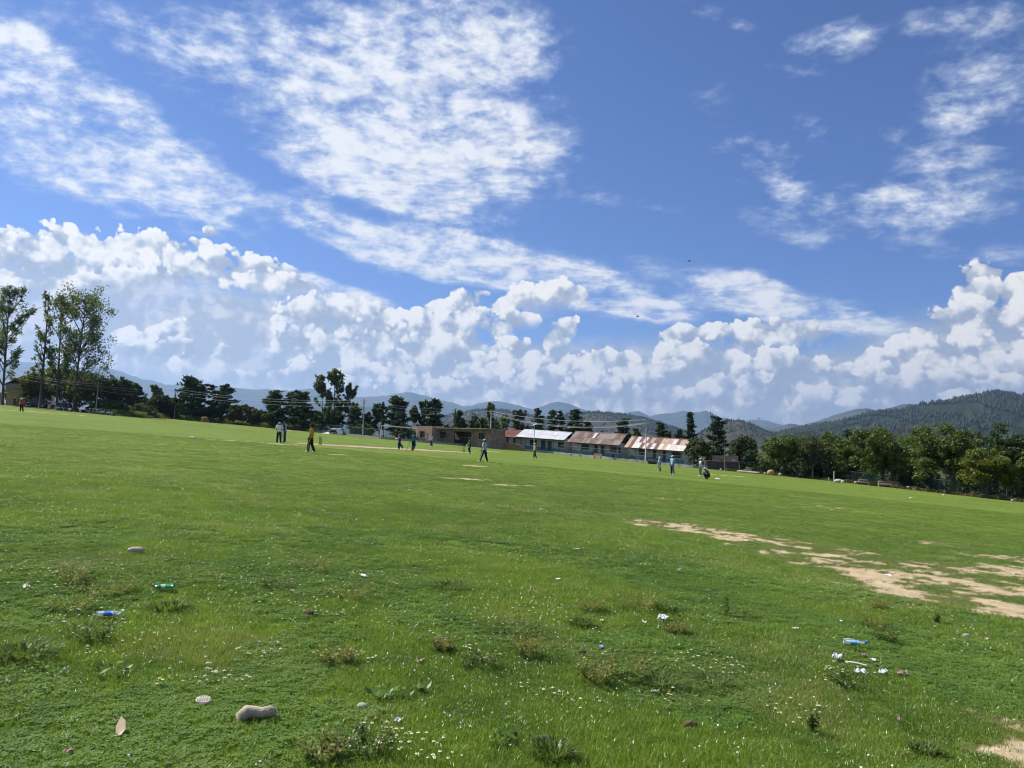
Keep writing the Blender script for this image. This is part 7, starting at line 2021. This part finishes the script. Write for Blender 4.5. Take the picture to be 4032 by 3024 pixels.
# ------------------------------------------------------------------ cattle
def cow(px, Y, length, face, m_, label, pose='graze', m2=None):
    p = base(px, Y); r = empty('cow', p, math.radians(face)); s = length / 1.5; r.scale = (s, s, s); tag(r, label, 'cow')
    mb = MB(); lie = pose == 'lie'; z = .42 if lie else .86
    mb.tube([(-.80, 0, z + .04), (-.70, 0, z + .03), (-.35, 0, z - .04), (.10, 0, z - .02), (.45, 0, z + .02), (.62, 0, z)], [.10, .22, .29, .31, .28, .16], 12)
    if pose == 'graze':
        mb.tube([(.55, 0, z + .05), (.80, 0, z - .20), (.98, 0, z - .50), (1.02, .0, z - .62)], [.18, .13, .10, .09], 10); mb.tube([(1.00, 0, z - .52), (1.10, 0, z - .66), (1.16, 0, z - .80)], [.10, .095, .06], 10); hd = Vector((1.02, 0, z - .50))
    else:
        mb.tube([(.55, 0, z + .05), (.78, 0, z + .18), (.92, 0, z + .26)], [.18, .13, .10], 10); mb.tube([(.90, 0, z + .30), (1.04, 0, z + .22), (1.18, 0, z + .14)], [.10, .095, .06], 10); hd = Vector((.92, 0, z + .34))
    for sx, sy in ((.42, .15), (.42, -.15), (-.60, .16), (-.60, -.16)):
        if lie: mb.tube([(sx, sy * 1.2, .30), (sx + .22, sy * 1.9, .14), (sx + .02, sy * 2.0, .06)], [.11, .07, .04], 8)
        elif sx > 0: mb.tube([(sx, sy, .78), (sx + .02, sy, .45), (sx, sy, .40), (sx + .01, sy, .08), (sx + .04, sy, 0)], [.13, .065, .062, .045, .06], 8)
        else: mb.tube([(sx, sy, .86), (sx + .10, sy, .58), (sx - .08, sy, .36), (sx - .04, sy, .08), (sx, sy, 0)], [.18, .11, .06, .045, .06], 8)
    mb.build('body', m_, r, smooth=True)
    for s_ in (-1, 1):
        mb = MB(); mb.tube([hd + Vector((0, s_ * .08, .0)), hd + Vector((-.02, s_ * .18, -.01)), hd + Vector((-.02, s_ * .22, -.04))], [.03, .035, .01], 6); mb.build('ear', m_, r)
        mb = MB(); mb.tube([hd + Vector((.0, s_ * .05, .05)), hd + Vector((.02, s_ * .12, .12)), hd + Vector((.06, s_ * .11, .19))], [.022, .016, .006], 6); mb.build('horn', M_STK, r)
    mb = MB(); mb.tube([(-.86, 0, z + .10), (-.95, 0, z - .15), (-.94, 0, max(.06, z - .55))], [.03, .018, .03], 6); mb.build('tail', m_, r)
cow(805, 158, 1.5, 68, mat('tan_hide', (.36, .22, .11), .85, .15, 3), 'tan cow grazing at the left edge of the field before the trees')
cow(1310, 146, 1.15, -5, mat('black_hide', (.025, .022, .020), .8, .3, 3), 'small black cow grazing before the white tarpaulin')
cow(1490, 147, 1.45, 185, mat('fawn_hide', (.42, .24, .13), .85, .15, 3), 'fawn cow lying by the kerb left of the goal frame', 'lie')

# ------------------------------------------------------------------ cars and motorcycles
M_TYRE = mat('tyre', (.018, .018, .018), .9); M_RIM = mat('rim', (.42, .42, .44), .35, .05, metal=.7); M_CGLASS = mat('car_glass', (.03, .04, .045), .06, .1, spec=.9); M_LAMP = mat('lamp_lens', (.7, .7, .66), .1, .05, spec=.8); M_TAIL = mat('tail_lens', (.45, .02, .02), .2)
def car(px, Y, face, paint, label, kind='hatch'):
    p = base(px, Y); r = empty('car', p, math.radians(face)); tag(r, label, 'car', 'cars parked under the poplars')
    L = 4.0 if kind == 'hatch' else 4.4; W = 1.66; top = 1.50 if kind == 'hatch' else 1.78
    prof = [(-L / 2, .35), (-L / 2, .78), (-L / 2 + .06, .95), (-L / 2 + .95, 1.00), (L / 2 - .15, 1.02), (L / 2, .85), (L / 2, .35)]
    cab = [(-L / 2 + .85, .99), (-L / 2 + 1.55, top - .04), (-.1, top), (L / 2 - .75, top - .06), (L / 2 - (.18 if kind == 'hatch' else .08), 1.01)]
    def extr(mb, pr, w0, w1=None):
        w1 = w1 or w0; n = len(pr); zs = [q[1] for q in pr]; z0, z1 = min(zs), max(zs)
        wz = lambda z: w0 + (w1 - w0) * ((z - z0) / max(.01, z1 - z0))
        V = [(x, -wz(z) / 2, z) for x, z in pr] + [(x, wz(z) / 2, z) for x, z in pr]
        mb.add(V, [tuple(range(n)), tuple(reversed(range(n, 2 * n)))] + [(i, n + i, n + (i + 1) % n, (i + 1) % n) for i in range(n)])
    mb = MB(); extr(mb, prof, W, W * .97); b = mb.build('body', paint, r)
    md = b.modifiers.new('round', 'BEVEL'); md.width = .07; md.segments = 2; md.limit_method = 'ANGLE'
    mb = MB(); extr(mb, cab, W * .95, W * .76); c = mb.build('cabin', paint, r); md = c.modifiers.new('round', 'BEVEL'); md.width = .05; md.segments = 2
    for s in (-1, 1):
        for x0, x1, x2, x3 in ((-L / 2 + 1.15, -L / 2 + 1.62, -.18, -.18), (-.08, -.08, L / 2 - 1.15, L / 2 - .95)):
            z0, z1 = 1.06, top - .12; y0 = s * (W * .95 / 2 - (W * .19 / 2) * .12 + .012); y1 = s * (W * .76 / 2 + .028)
            mb = MB(); q = [(x0, y0, z0), (x3, y0, z0), (x2, y1, z1), (x1, y1, z1)]
            mb.add(q + [(a, b_ - s * .02, c_) for a, b_, c_ in q], [(0, 1, 2, 3) if s < 0 else (3, 2, 1, 0), (4, 7, 6, 5), (0, 4, 5, 1), (1, 5, 6, 2), (2, 6, 7, 3), (3, 7, 4, 0)]); mb.build('side_window', M_CGLASS, r)
        mb = MB(); mb.box((-L / 2 + .04, s * .62, .76), (.14, .30, .16)); mb.build('headlight', M_LAMP, r)
        mb = MB(); mb.box((L / 2 - .02, s * .66, .82), (.10, .20, .26)); mb.build('tail_light', M_TAIL, r)
        mb = MB(); mb.box((-L / 2 + 1.25, s * (W / 2 + .06), 1.05), (.12, .16, .12)); mb.build('wing_mirror', paint, r)
        for x in (-L / 2 + .75, L / 2 - .72):
            mb = MB(); mb.tube([(x, s * (W / 2 - .19), .31), (x, s * (W / 2 + .015), .31)], .31, 18); w = mb.build('wheel', M_TYRE, r)
            mb = MB(); mb.tube([(x, s * (W / 2 + .0), .31), (x, s * (W / 2 + .025), .31)], .19, 12); mb.build('rim', M_RIM, w)
    a, b_ = cab[0], cab[1]
    for (x0, z0), (x1, z1), nm in ((cab[0], cab[1], 'windscreen'), (cab[4], cab[3], 'rear_window')):
        o = Vector((z0 - z1, 0, x1 - x0)).normalized() * .012 * (-1 if nm == 'windscreen' else 1)
        o = Vector((-.012 if nm == 'windscreen' else .012, 0, .006)); mb = MB(); f = .12
        q = [Vector((x0 + (x1 - x0) * f, -.66, z0 + (z1 - z0) * f)) + o, Vector((x0 + (x1 - x0) * f, .66, z0 + (z1 - z0) * f)) + o, Vector((x0 + (x1 - x0) * .9, .58, z0 + (z1 - z0) * .9)) + o, Vector((x0 + (x1 - x0) * .9, -.58, z0 + (z1 - z0) * .9)) + o]
        mb.add(q, [(0, 1, 2, 3)]); mb.build(nm, M_CGLASS, r)
    mb = MB(); mb.box((-L / 2 + .02, 0, .48), (.10, W * .92, .16)); mb.box((L / 2 - .02, 0, .48), (.10, W * .92, .16)); mb.build('bumper', mat('bumper_black', (.03, .03, .03), .7), r)
car(142, 154, 8, mat('paint_dark', (.018, .022, .028), .25, .05, spec=.6), 'dark high-roofed car left of the white car, partly behind the thin poplar', 'suv')
car(190, 156.5, 6, mat('paint_white', (.72, .72, .70), .25, .03, spec=.6), 'white car parked behind the thin poplar')
car(246, 155, -10, mat('paint_black', (.020, .020, .024), .25, .05, spec=.6), 'dark car parked between the white car and the broadest poplar')

def motorcycle(px, Y, face, label, grp, lean=6):
    p = base(px, Y); r = empty('motorcycle', p, math.radians(face)); r.rotation_euler.x = math.radians(lean); tag(r, label, 'motorcycle', grp)
    for x in (-.64, .64):
        mb = MB()
        V = []; n, m_ = 18, 6
        for i in range(n):
            a = math.tau * i / n
            for j in range(m_):
                b_ = math.tau * j / m_; rr = .26 + .045 * math.cos(b_); V.append((x + rr * math.cos(a), .045 * math.sin(b_), .305 + rr * math.sin(a)))
        mb.add(V, [(i * m_ + j, ((i + 1) % n) * m_ + j, ((i + 1) % n) * m_ + (j + 1) % m_, i * m_ + (j + 1) % m_) for i in range(n) for j in range(m_)])
        w = mb.build('wheel', M_TYRE, r)
        mb = MB()
        for i in range(5):
            a = math.tau * i / 5; mb.tube([(x, 0, .305), (x + .25 * math.cos(a), 0, .305 + .25 * math.sin(a))], .014, 4)
        mb.build('spokes', M_RIM, w)
    mb = MB(); mb.tube([(-.64, .07, .305), (-.44, .05, .95)], .025, 6); mb.tube([(-.64, -.07, .305), (-.44, -.05, .95)], .025, 6); mb.build('front_fork', M_RIM, r)
    mb = MB(); mb.tube([(-.46, 0, .82), (-.1, 0, .35), (.25, 0, .32), (.64, 0, .305)], .03, 6); mb.tube([(-.44, 0, .86), (.2, 0, .70), (.7, 0, .74)], .03, 6); mb.build('frame', M_POLED, r)
    mb = MB(); mb.blob((-.18, 0, .83), (.26, .13, .11), 10, 7); mb.build('fuel_tank', mat('tank_black', (.03, .03, .035), .3), r, smooth=True)
    mb = MB(); mb.blob((0, 0, .46), (.18, .15, .16), 10, 7); mb.build('engine', M_RIM, r)
    mb = MB(); mb.tube([(.05, 0, .80), (.35, 0, .80), (.72, 0, .86)], [.09, .11, .06], 8); mb.build('seat', mat('seat_black', (.02, .02, .02), .7), r)
    mb = MB(); mb.tube([(-.28, .36, 1.02), (-.42, .12, 1.02), (-.44, 0, .98), (-.42, -.12, 1.02), (-.28, -.36, 1.02)], .016, 6); mb.build('handlebar', M_POLED, r)
    mb = MB(); mb.blob((-.55, 0, .86), (.08, .09, .09), 8, 6); mb.build('headlight', M_LAMP, r)
    mb = MB(); mb.tube([(.0, -.16, .30), (.5, -.18, .32), (.75, -.18, .38)], [.025, .04, .045], 7); mb.build('exhaust', M_RIM, r)
for i, (px, dd, f) in enumerate(((366, -3, 14), (380, -2.4, 20), (393, -1.8, 10))):
    motorcycle(px, edge_depth(px) + dd, f, ('leftmost', 'middle', 'rightmost')[i] + ' of the three dark motorcycles before the concrete pole', 'motorcycles under the trees')
for i, (px, dd, f) in enumerate(((88, 3.5, 5), (104, 3.8, 12))):
    motorcycle(px, edge_depth(px) + dd, f, ('left', 'right')[i] + ' one of two dark motorcycles before the ochre house', 'motorcycles under the trees')
def bag(px, Y, w, h, m_, label):
    p = base(px, Y); r = empty('kit_bag', p); tag(r, label, 'bag')
    mb = MB(); mb.tube([(-w / 2, 0, h * .45), (-w * .4, 0, h * .5), (w * .4, 0, h * .5), (w / 2, 0, h * .45)], [h * .3, h * .5, h * .48, h * .3], 12); mb.build('sack', m_, r, smooth=True)
    mb = MB(); mb.tube([(-w * .2, 0, h * .95), (-w * .1, 0, h * 1.25), (w * .1, 0, h * 1.25), (w * .2, 0, h * .95)], .02, 5); mb.build('strap', M_GRIP, r)
bag(331, edge_depth(331) - 1, 1.1, .55, C['black'], 'long black kit bag right of the broadest poplar')
bag(344, edge_depth(344) - 1.6, .5, .5, C['red'], 'red kit bag beside the long black one')

# ------------------------------------------------------------------ birds
def bird(px, py, Y, span, yaw, roll, label):
    p = at(px, py, Y); r = empty('bird', p, math.radians(yaw)); r.rotation_euler.y = math.radians(roll); tag(r, label, 'bird', 'dark birds gliding in the sky')
    m_ = mat('bird_dark', (.020, .017, .016), .8)
    mb = MB(); mb.tube([(0, -.20, 0), (0, -.12, .01), (0, .05, 0), (0, .22, 0), (0, .40, .0)], [.01, .045, .06, .035, .05], 8); mb.build('body', m_, r, smooth=True)
    for s in (-1, 1):
        V = [(0, -.06, .02), (s * span * .22, -.12, .09), (s * span * .5, .02, .05), (s * span * .24, .13, .07), (0, .12, .02)]; mb = MB()
        mb.add(V + [(a, b_, c - .015) for a, b_, c in V], [(0, 1, 2, 3, 4), (9, 8, 7, 6, 5)] + [(i, 5 + i, 5 + (i + 1) % 5, (i + 1) % 5) for i in range(5)]); mb.build('wing', m_, r)
bird(2716, 1028, 125, 1.5, 70, -6, 'highest of the three dark birds, in the blue right of centre')
bird(2512, 1247, 135, 1.5, 80, 4, 'middle dark bird just under the white cloud band')
bird(2991, 1649, 125, 1.6, 8, -8, 'lowest dark bird with spread wings before the distant hills')

# ------------------------------------------------------------------ litter and stones in the near grass
M_PLW = mat('white_plastic', (.74, .75, .78), .5, .06, 30, bump=.4); M_PAP = mat('brown_paper', (.50, .38, .26), .85, .1, 20); M_CREAM = mat('cream_scrap', (.62, .57, .46), .85, .08, 20)
M_PETG = mat('green_bottle', (.03, .32, .10), .15, .1, spec=.7); M_LBL = mat('bottle_label', (.60, .60, .62), .5, .2, 30); M_BLUE = mat('blue_label', (.05, .16, .60), .4, .15, 30); M_CLOD = mat('soil_clod', (.10, .065, .045), .95, .3, 20, bump=.5); M_PINK = mat('pink_scrap', (.45, .30, .25), .8, .15, 20)
def mat_clear():
    m = bpy.data.materials.new('clear_plastic'); m.use_nodes = True; k = NT(m.node_tree)
    out = k.n('ShaderNodeOutputMaterial'); t = k.n('ShaderNodeBsdfTransparent'); g = k.n('ShaderNodeBsdfPrincipled'); g.inputs['Base Color'].default_value = (.62, .70, .74, 1); g.inputs['Roughness'].default_value = .12
    mx = k.n('ShaderNodeMixShader'); k.set(mx.inputs[0], k.ss(k.noise(k.n('ShaderNodeTexCoord').outputs['Object'], 40, 3)[0], .3, .7, .35, .8))
    k.t.links.new(t.outputs[0], mx.inputs[1]); k.t.links.new(g.outputs[0], mx.inputs[2]); k.t.links.new(mx.outputs[0], out.inputs[0]); return m
M_CLEAR = mat_clear()
LIT = 'litter lying in the near grass'
def on_ground(px, py, lift=.0):
    p = gp(px, py); p.z = float(ground_surface(p.x, p.y)) + lift; return p
def scrap(px, py, w, d, h, m_, label, seed, cat='scrap', name='crumpled_scrap', yaw=None):
    """a crumpled sheet: an uneven grid with real thickness"""
    rnd = random.Random(seed); nx, ny = 7, 6; V = []; a0 = rnd.uniform(0, 6)
    for k_ in (0, 1):
        rr = random.Random(seed * 3 + 1)
        for i in range(nx + 1):
            for j in range(ny + 1):
                u, v = i / nx * 2 - 1, j / ny * 2 - 1
                e = 1 - .25 * rr.random() * (abs(u) > .8 or abs(v) > .8)
                z = h * (.35 + .65 * abs(math.sin(u * 2.6 + a0 + rr.uniform(-.8, .8)) * math.cos(v * 2.2 + a0 * .7 + rr.uniform(-.8, .8)))) * rr.uniform(.5, 1.15)
                V.append((u * w / 2 * e + rr.uniform(-.04, .04) * w, v * d / 2 * e + rr.uniform(-.04, .04) * d, z - k_ * .0025))
    n = (nx + 1) * (ny + 1); Fc = []
    for i in range(nx):
        for j in range(ny):
            a, b_, c, d_ = i * (ny + 1) + j, (i + 1) * (ny + 1) + j, (i + 1) * (ny + 1) + j + 1, i * (ny + 1) + j + 1
            Fc += [(a, b_, c, d_), (n + d_, n + c, n + b_, n + a)]
    mb = MB(); mb.add(V, Fc); o = mb.build(name, m_, None, on_ground(px, py, .022), (rnd.uniform(-.12, .12), rnd.uniform(-.12, .12), rnd.uniform(0, 6) if yaw is None else yaw)); tag(o, label, cat, LIT)
    return o
def bottle(px, py, L, yaw, body, lab, cap, label, crush=.55):
    r = empty('plastic_bottle', on_ground(px, py, .03), math.radians(yaw)); tag(r, label, 'bottle', LIT); rad = L * .175
    def seg(x0, x1, r0, r1, m_, nm, squash=crush, n=12):
        mb = MB(); V = []; ks = 6; rnd = random.Random(int(px) + int(x0 * 1000))
        for i in range(ks + 1):
            t = i / ks; x = x0 + (x1 - x0) * t; rr = (r0 + (r1 - r0) * t) * rnd.uniform(.90, 1.05)
            for j in range(n):
                a = math.tau * j / n; V.append((x, rr * math.cos(a), rad * squash + rr * squash * math.sin(a) * rnd.uniform(.85, 1.1)))
        mb.add(V, [(i * n + j, i * n + (j + 1) % n, (i + 1) * n + (j + 1) % n, (i + 1) * n + j) for i in range(ks) for j in range(n)] + [tuple(range(n)), tuple(reversed(range(ks * n, ks * n + n)))]); mb.build(nm, m_, r, smooth=True)
    seg(-L / 2, L * .15, rad, rad, body, 'body'); seg(L * .15, L * .40, rad, rad * .42, body, 'shoulder'); seg(-L * .22, L * .10, rad * 1.035, rad * 1.035, lab, 'label'); seg(L * .40, L * .50, rad * .46, rad * .46, cap, 'cap', .9)
bottle(640, 2330, .21, 188, M_PETG, M_LBL, mat('grey_cap', (.22, .22, .23), .5), 'crushed green plastic bottle with a silver label in the left grass')
bottle(432, 2441, .21, 18, M_CLEAR, M_BLUE, M_PLW, 'crushed clear plastic bottle with a blue label in the left grass')
bottle(3367, 2548, .22, -14, M_CLEAR, mat('blue_wrap', (.06, .30, .66), .4, .15, 30), mat('blue_cap', (.05, .22, .60), .5), 'clear plastic bottle with a blue wrap among the litter at the right')
rnd_ = random.Random(8); V_ = [(-.098, -.045, .012), (-.088, -.03, .040), (-.060, -.005, .062), (-.020, .012, .056), (.025, .012, .052), (.065, .022, .060), (.095, .028, .052), (.108, .030, .045)]
mb = MB(); mb.tube(V_, [.012, .034, .042, .036, .034, .035, .026, .010], 14); mb.v = [(a + rnd_.uniform(-.002, .002), b_ + rnd_.uniform(-.002, .002), c * .95) for a, b_, c in mb.v]
o = mb.build('stone', M_ROCKT, None, on_ground(1012, 2832, -.005), smooth=True); tag(o, 'long knobbly tan stone lying in the grass at the bottom left of centre', 'stone', 'stones in the near grass')
rock(534, 0, .20, .075, M_ROCKT, 'flat tan stone in the left grass beyond the bottles', 72, py=2182, d=.10, group='stones in the near grass')
rock(3805, 0, .085, .05, M_ROCKG, 'small grey stone at the far right of the near grass', 73, py=2513, group='stones in the near grass')
rock(1426, 0, .075, .045, M_ROCKG, 'small grey white stone right of the long tan stone', 74, py=2782, group='stones in the near grass')
def waffle():
    r = empty('waffle_scrap', on_ground(802, 2772, .035)); r.rotation_euler = (math.radians(22), math.radians(4), .2); tag(r, 'pale round waffle-patterned scrap left of the long tan stone', 'scrap', LIT)
    rnd = random.Random(4); n = 14; R_ = [.046 * rnd.uniform(.86, 1.06) for _ in range(n)]
    top = [(R_[i] * 1.05 * math.cos(math.tau * i / n), R_[i] * .85 * math.sin(math.tau * i / n), .004) for i in range(n)]
    mb = MB(); mb.add(top + [(a, b_, -.004) for a, b_, c in top], [tuple(range(n)), tuple(reversed(range(n, 2 * n)))] + [(i, (i + 1) % n, n + (i + 1) % n, n + i) for i in range(n)]); mb.build('disc', M_CREAM, r)
    mb = MB()
    for q in (-.027, -.013, .0, .013, .027):
        L = math.sqrt(max(0, .041 ** 2 - q * q)); mb.box((q, 0, .006), (.004, 1.6 * L, .005)); mb.box((0, q * .85, .0062), (2 * L, .004, .005))
    mb.build('ridges', M_CREAM, r)
waffle()
def folded(px, py):
    r = empty('folded_card', on_ground(px, py, .02), .4); tag(r, 'folded torn piece of pale brown card at the bottom left', 'scrap', LIT)
    for i, pts in enumerate([[(-.01, -.05, .0), (.035, -.03, .02), (.03, .02, .05), (.005, .05, .065), (-.015, .0, .03)], [(-.01, -.05, .0), (.035, -.03, .02), (.015, -.075, .005), (-.04, -.065, .0)]]):
        mb = MB(); n = len(pts); mb.add(pts + [(a + .001, b_ + .001, c - .003) for a, b_, c in pts], [tuple(range(n)), tuple(reversed(range(n, 2 * n)))] + [(q, (q + 1) % n, n + (q + 1) % n, n + q) for q in range(n)]); mb.build('flap', M_PAP, r)
folded(466, 2895)
SC = [(2611, 2446, .13, .11, .06, M_PLW, 'bright white crumpled plastic bag in the middle of the near grass'), (1430, 2281, .11, .06, .035, M_PLW, 'white scrap among the daisies left of centre'), (2370, 2445, .08, .05, .02, M_CREAM, 'pale scrap left of the bright white bag'),
      (2537, 2460, .07, .05, .025, M_CREAM, 'dull white scrap just left of the bright white bag'), (2367, 2554, .075, .045, .025, mat('blue_scrap', (.36, .42, .72), .5, .2, 40), 'small pale blue scrap in the middle of the near grass'), (1568, 2852, .045, .035, .03, M_PLW, 'small white paper near the bottom left of centre'),
      (2197, 2290, .08, .05, .02, M_PLW, 'small white scrap far in the middle grass'), (2673, 2252, .10, .03, .015, M_PLW, 'thin white strip far in the middle grass'), (2790, 2327, .08, .05, .02, M_CREAM, 'pale scrap beyond the spiky weed'), (2133, 2012, .14, .08, .05, M_PLW, 'lone white scrap farthest out on the mown grass'),
      (3312, 2457, .09, .03, .015, M_PLW, 'white strip with a red edge above the right-hand litter'), (3133, 2482, .07, .04, .015, M_CREAM, 'cream scrap left of the right-hand litter'), (3299, 2604, .14, .09, .055, M_PLW, 'white crumpled tissue at the left of the right-hand litter'),
      (3389, 2661, .12, .08, .045, M_PLW, 'white crumpled tissue nearest the camera in the right-hand litter'), (3441, 2613, .08, .05, .03, M_PLW, 'white scrap right of the wooden stick'), (3478, 2662, .09, .06, .035, M_PLW, 'white scrap at the lower right of the right-hand litter'),
      (3549, 2668, .11, .06, .04, M_PINK, 'pinkish brown scrap at the right end of the litter'), (3400, 2590, .07, .05, .03, M_PINK, 'brown scrap between the bottle and the wooden stick'), (3498, 2272, .12, .06, .04, M_PLW, 'white scrap on the bare soil at the right'),
      (3424, 2290, .12, .06, .03, M_CREAM, 'cream scrap on the bare soil left of the white one'), (3886, 2525, .09, .04, .02, M_PAP, 'tan scrap right of the small grey stone'), (102, 2322, .11, .06, .03, M_CREAM, 'flat cream scrap at the far left'),
      (2580, 2732, .06, .05, .03, M_CREAM, 'cream scrap below the middle weeds'), (1654, 2613, .09, .05, .03, M_PAP, 'dry curled leaf in the middle of the near grass'), (270, 2980, .05, .04, .02, M_PINK, 'pinkish scrap at the bottom left edge'), (3540, 2850, .04, .04, .04, M_PINK, 'small brown scrap at the lower right'),
      (2270, 2170, .12, .06, .02, M_CREAM, 'pale fleck on the far side of the rough grass'), (650, 2216, .06, .04, .02, M_PINK, 'small dull scrap right of the flat tan stone')]
for i, a in enumerate(SC): scrap(*a, seed=100 + i)
for px, py, L, yaw, lab in [(3370, 2628, .19, -38, 'pale wooden stick lying among the right-hand litter'), (3342, 2531, .11, -6, 'short white stick above the clear bottle'), (960, 0, 0, 0, '')][:2]:
    mb = MB(); mb.tube([(-L / 2, 0, 0), (0, .004, .006), (L / 2, 0, 0)], [.007, .0075, .006], 7); o = mb.build('wooden_stick', M_STK if 'wooden' in lab else M_CREAM, None, on_ground(px, py, .035), (0, 0, math.radians(yaw))); tag(o, lab, 'stick', LIT)
for i, (px, py, w, lab) in enumerate([(2716, 2860, .09, 'dark soil clod at the lower middle of the near grass'), (2126, 2930, .09, 'dark soil clod at the bottom edge, left of its twin'), (2160, 2922, .07, 'dark soil clod at the bottom edge, right of its twin'), (2293, 2573, .08, 'brown soil clod left of the small pale blue scrap'), (1219, 2426, .10, 'brown soil clod below the daisy patch'), (3100, 2735, .06, 'dark soil clod left of the lower right weeds')]):
    rock(px, 0, w, w * .5, M_CLOD, lab, 300 + i, name='soil_clod', py=py, group='soil clods in the near grass', rough=.6)
for i, (px, py, w, lab) in enumerate([(1595, 1735, .4, 'white slab lying on the grass right of the batsmen'), (2051, 1770, .4, 'white lump by the kerb right of the cream-capped fielder'), (2579, 1847, .22, 'white ball-like scrap left of the bareheaded fielder'), (757, 1727, .42, 'pale flat scrap on the mown grass left of the umpires'), (1285, 1742, .2, 'small white scrap right of the near wicket'), (3587, 1963, .25, 'white plastic scrap before the walnut grove'), (3660, 1944, .2, 'pale scrap left of the red marker stake'), (1530, 1719, .35, 'white bundle by the kerb inside the goal')]):
    p = gp(px, py); rnd = random.Random(i); mb = MB(); mb.blob((0, 0, w * .12), (w / 2, w * .3, w * .2), 9, 6, .2, rnd); o = mb.build('pale_scrap', M_PLW if 'white' in lab else M_CREAM, None, p); tag(o, lab, 'scrap', 'pale scraps out on the field')
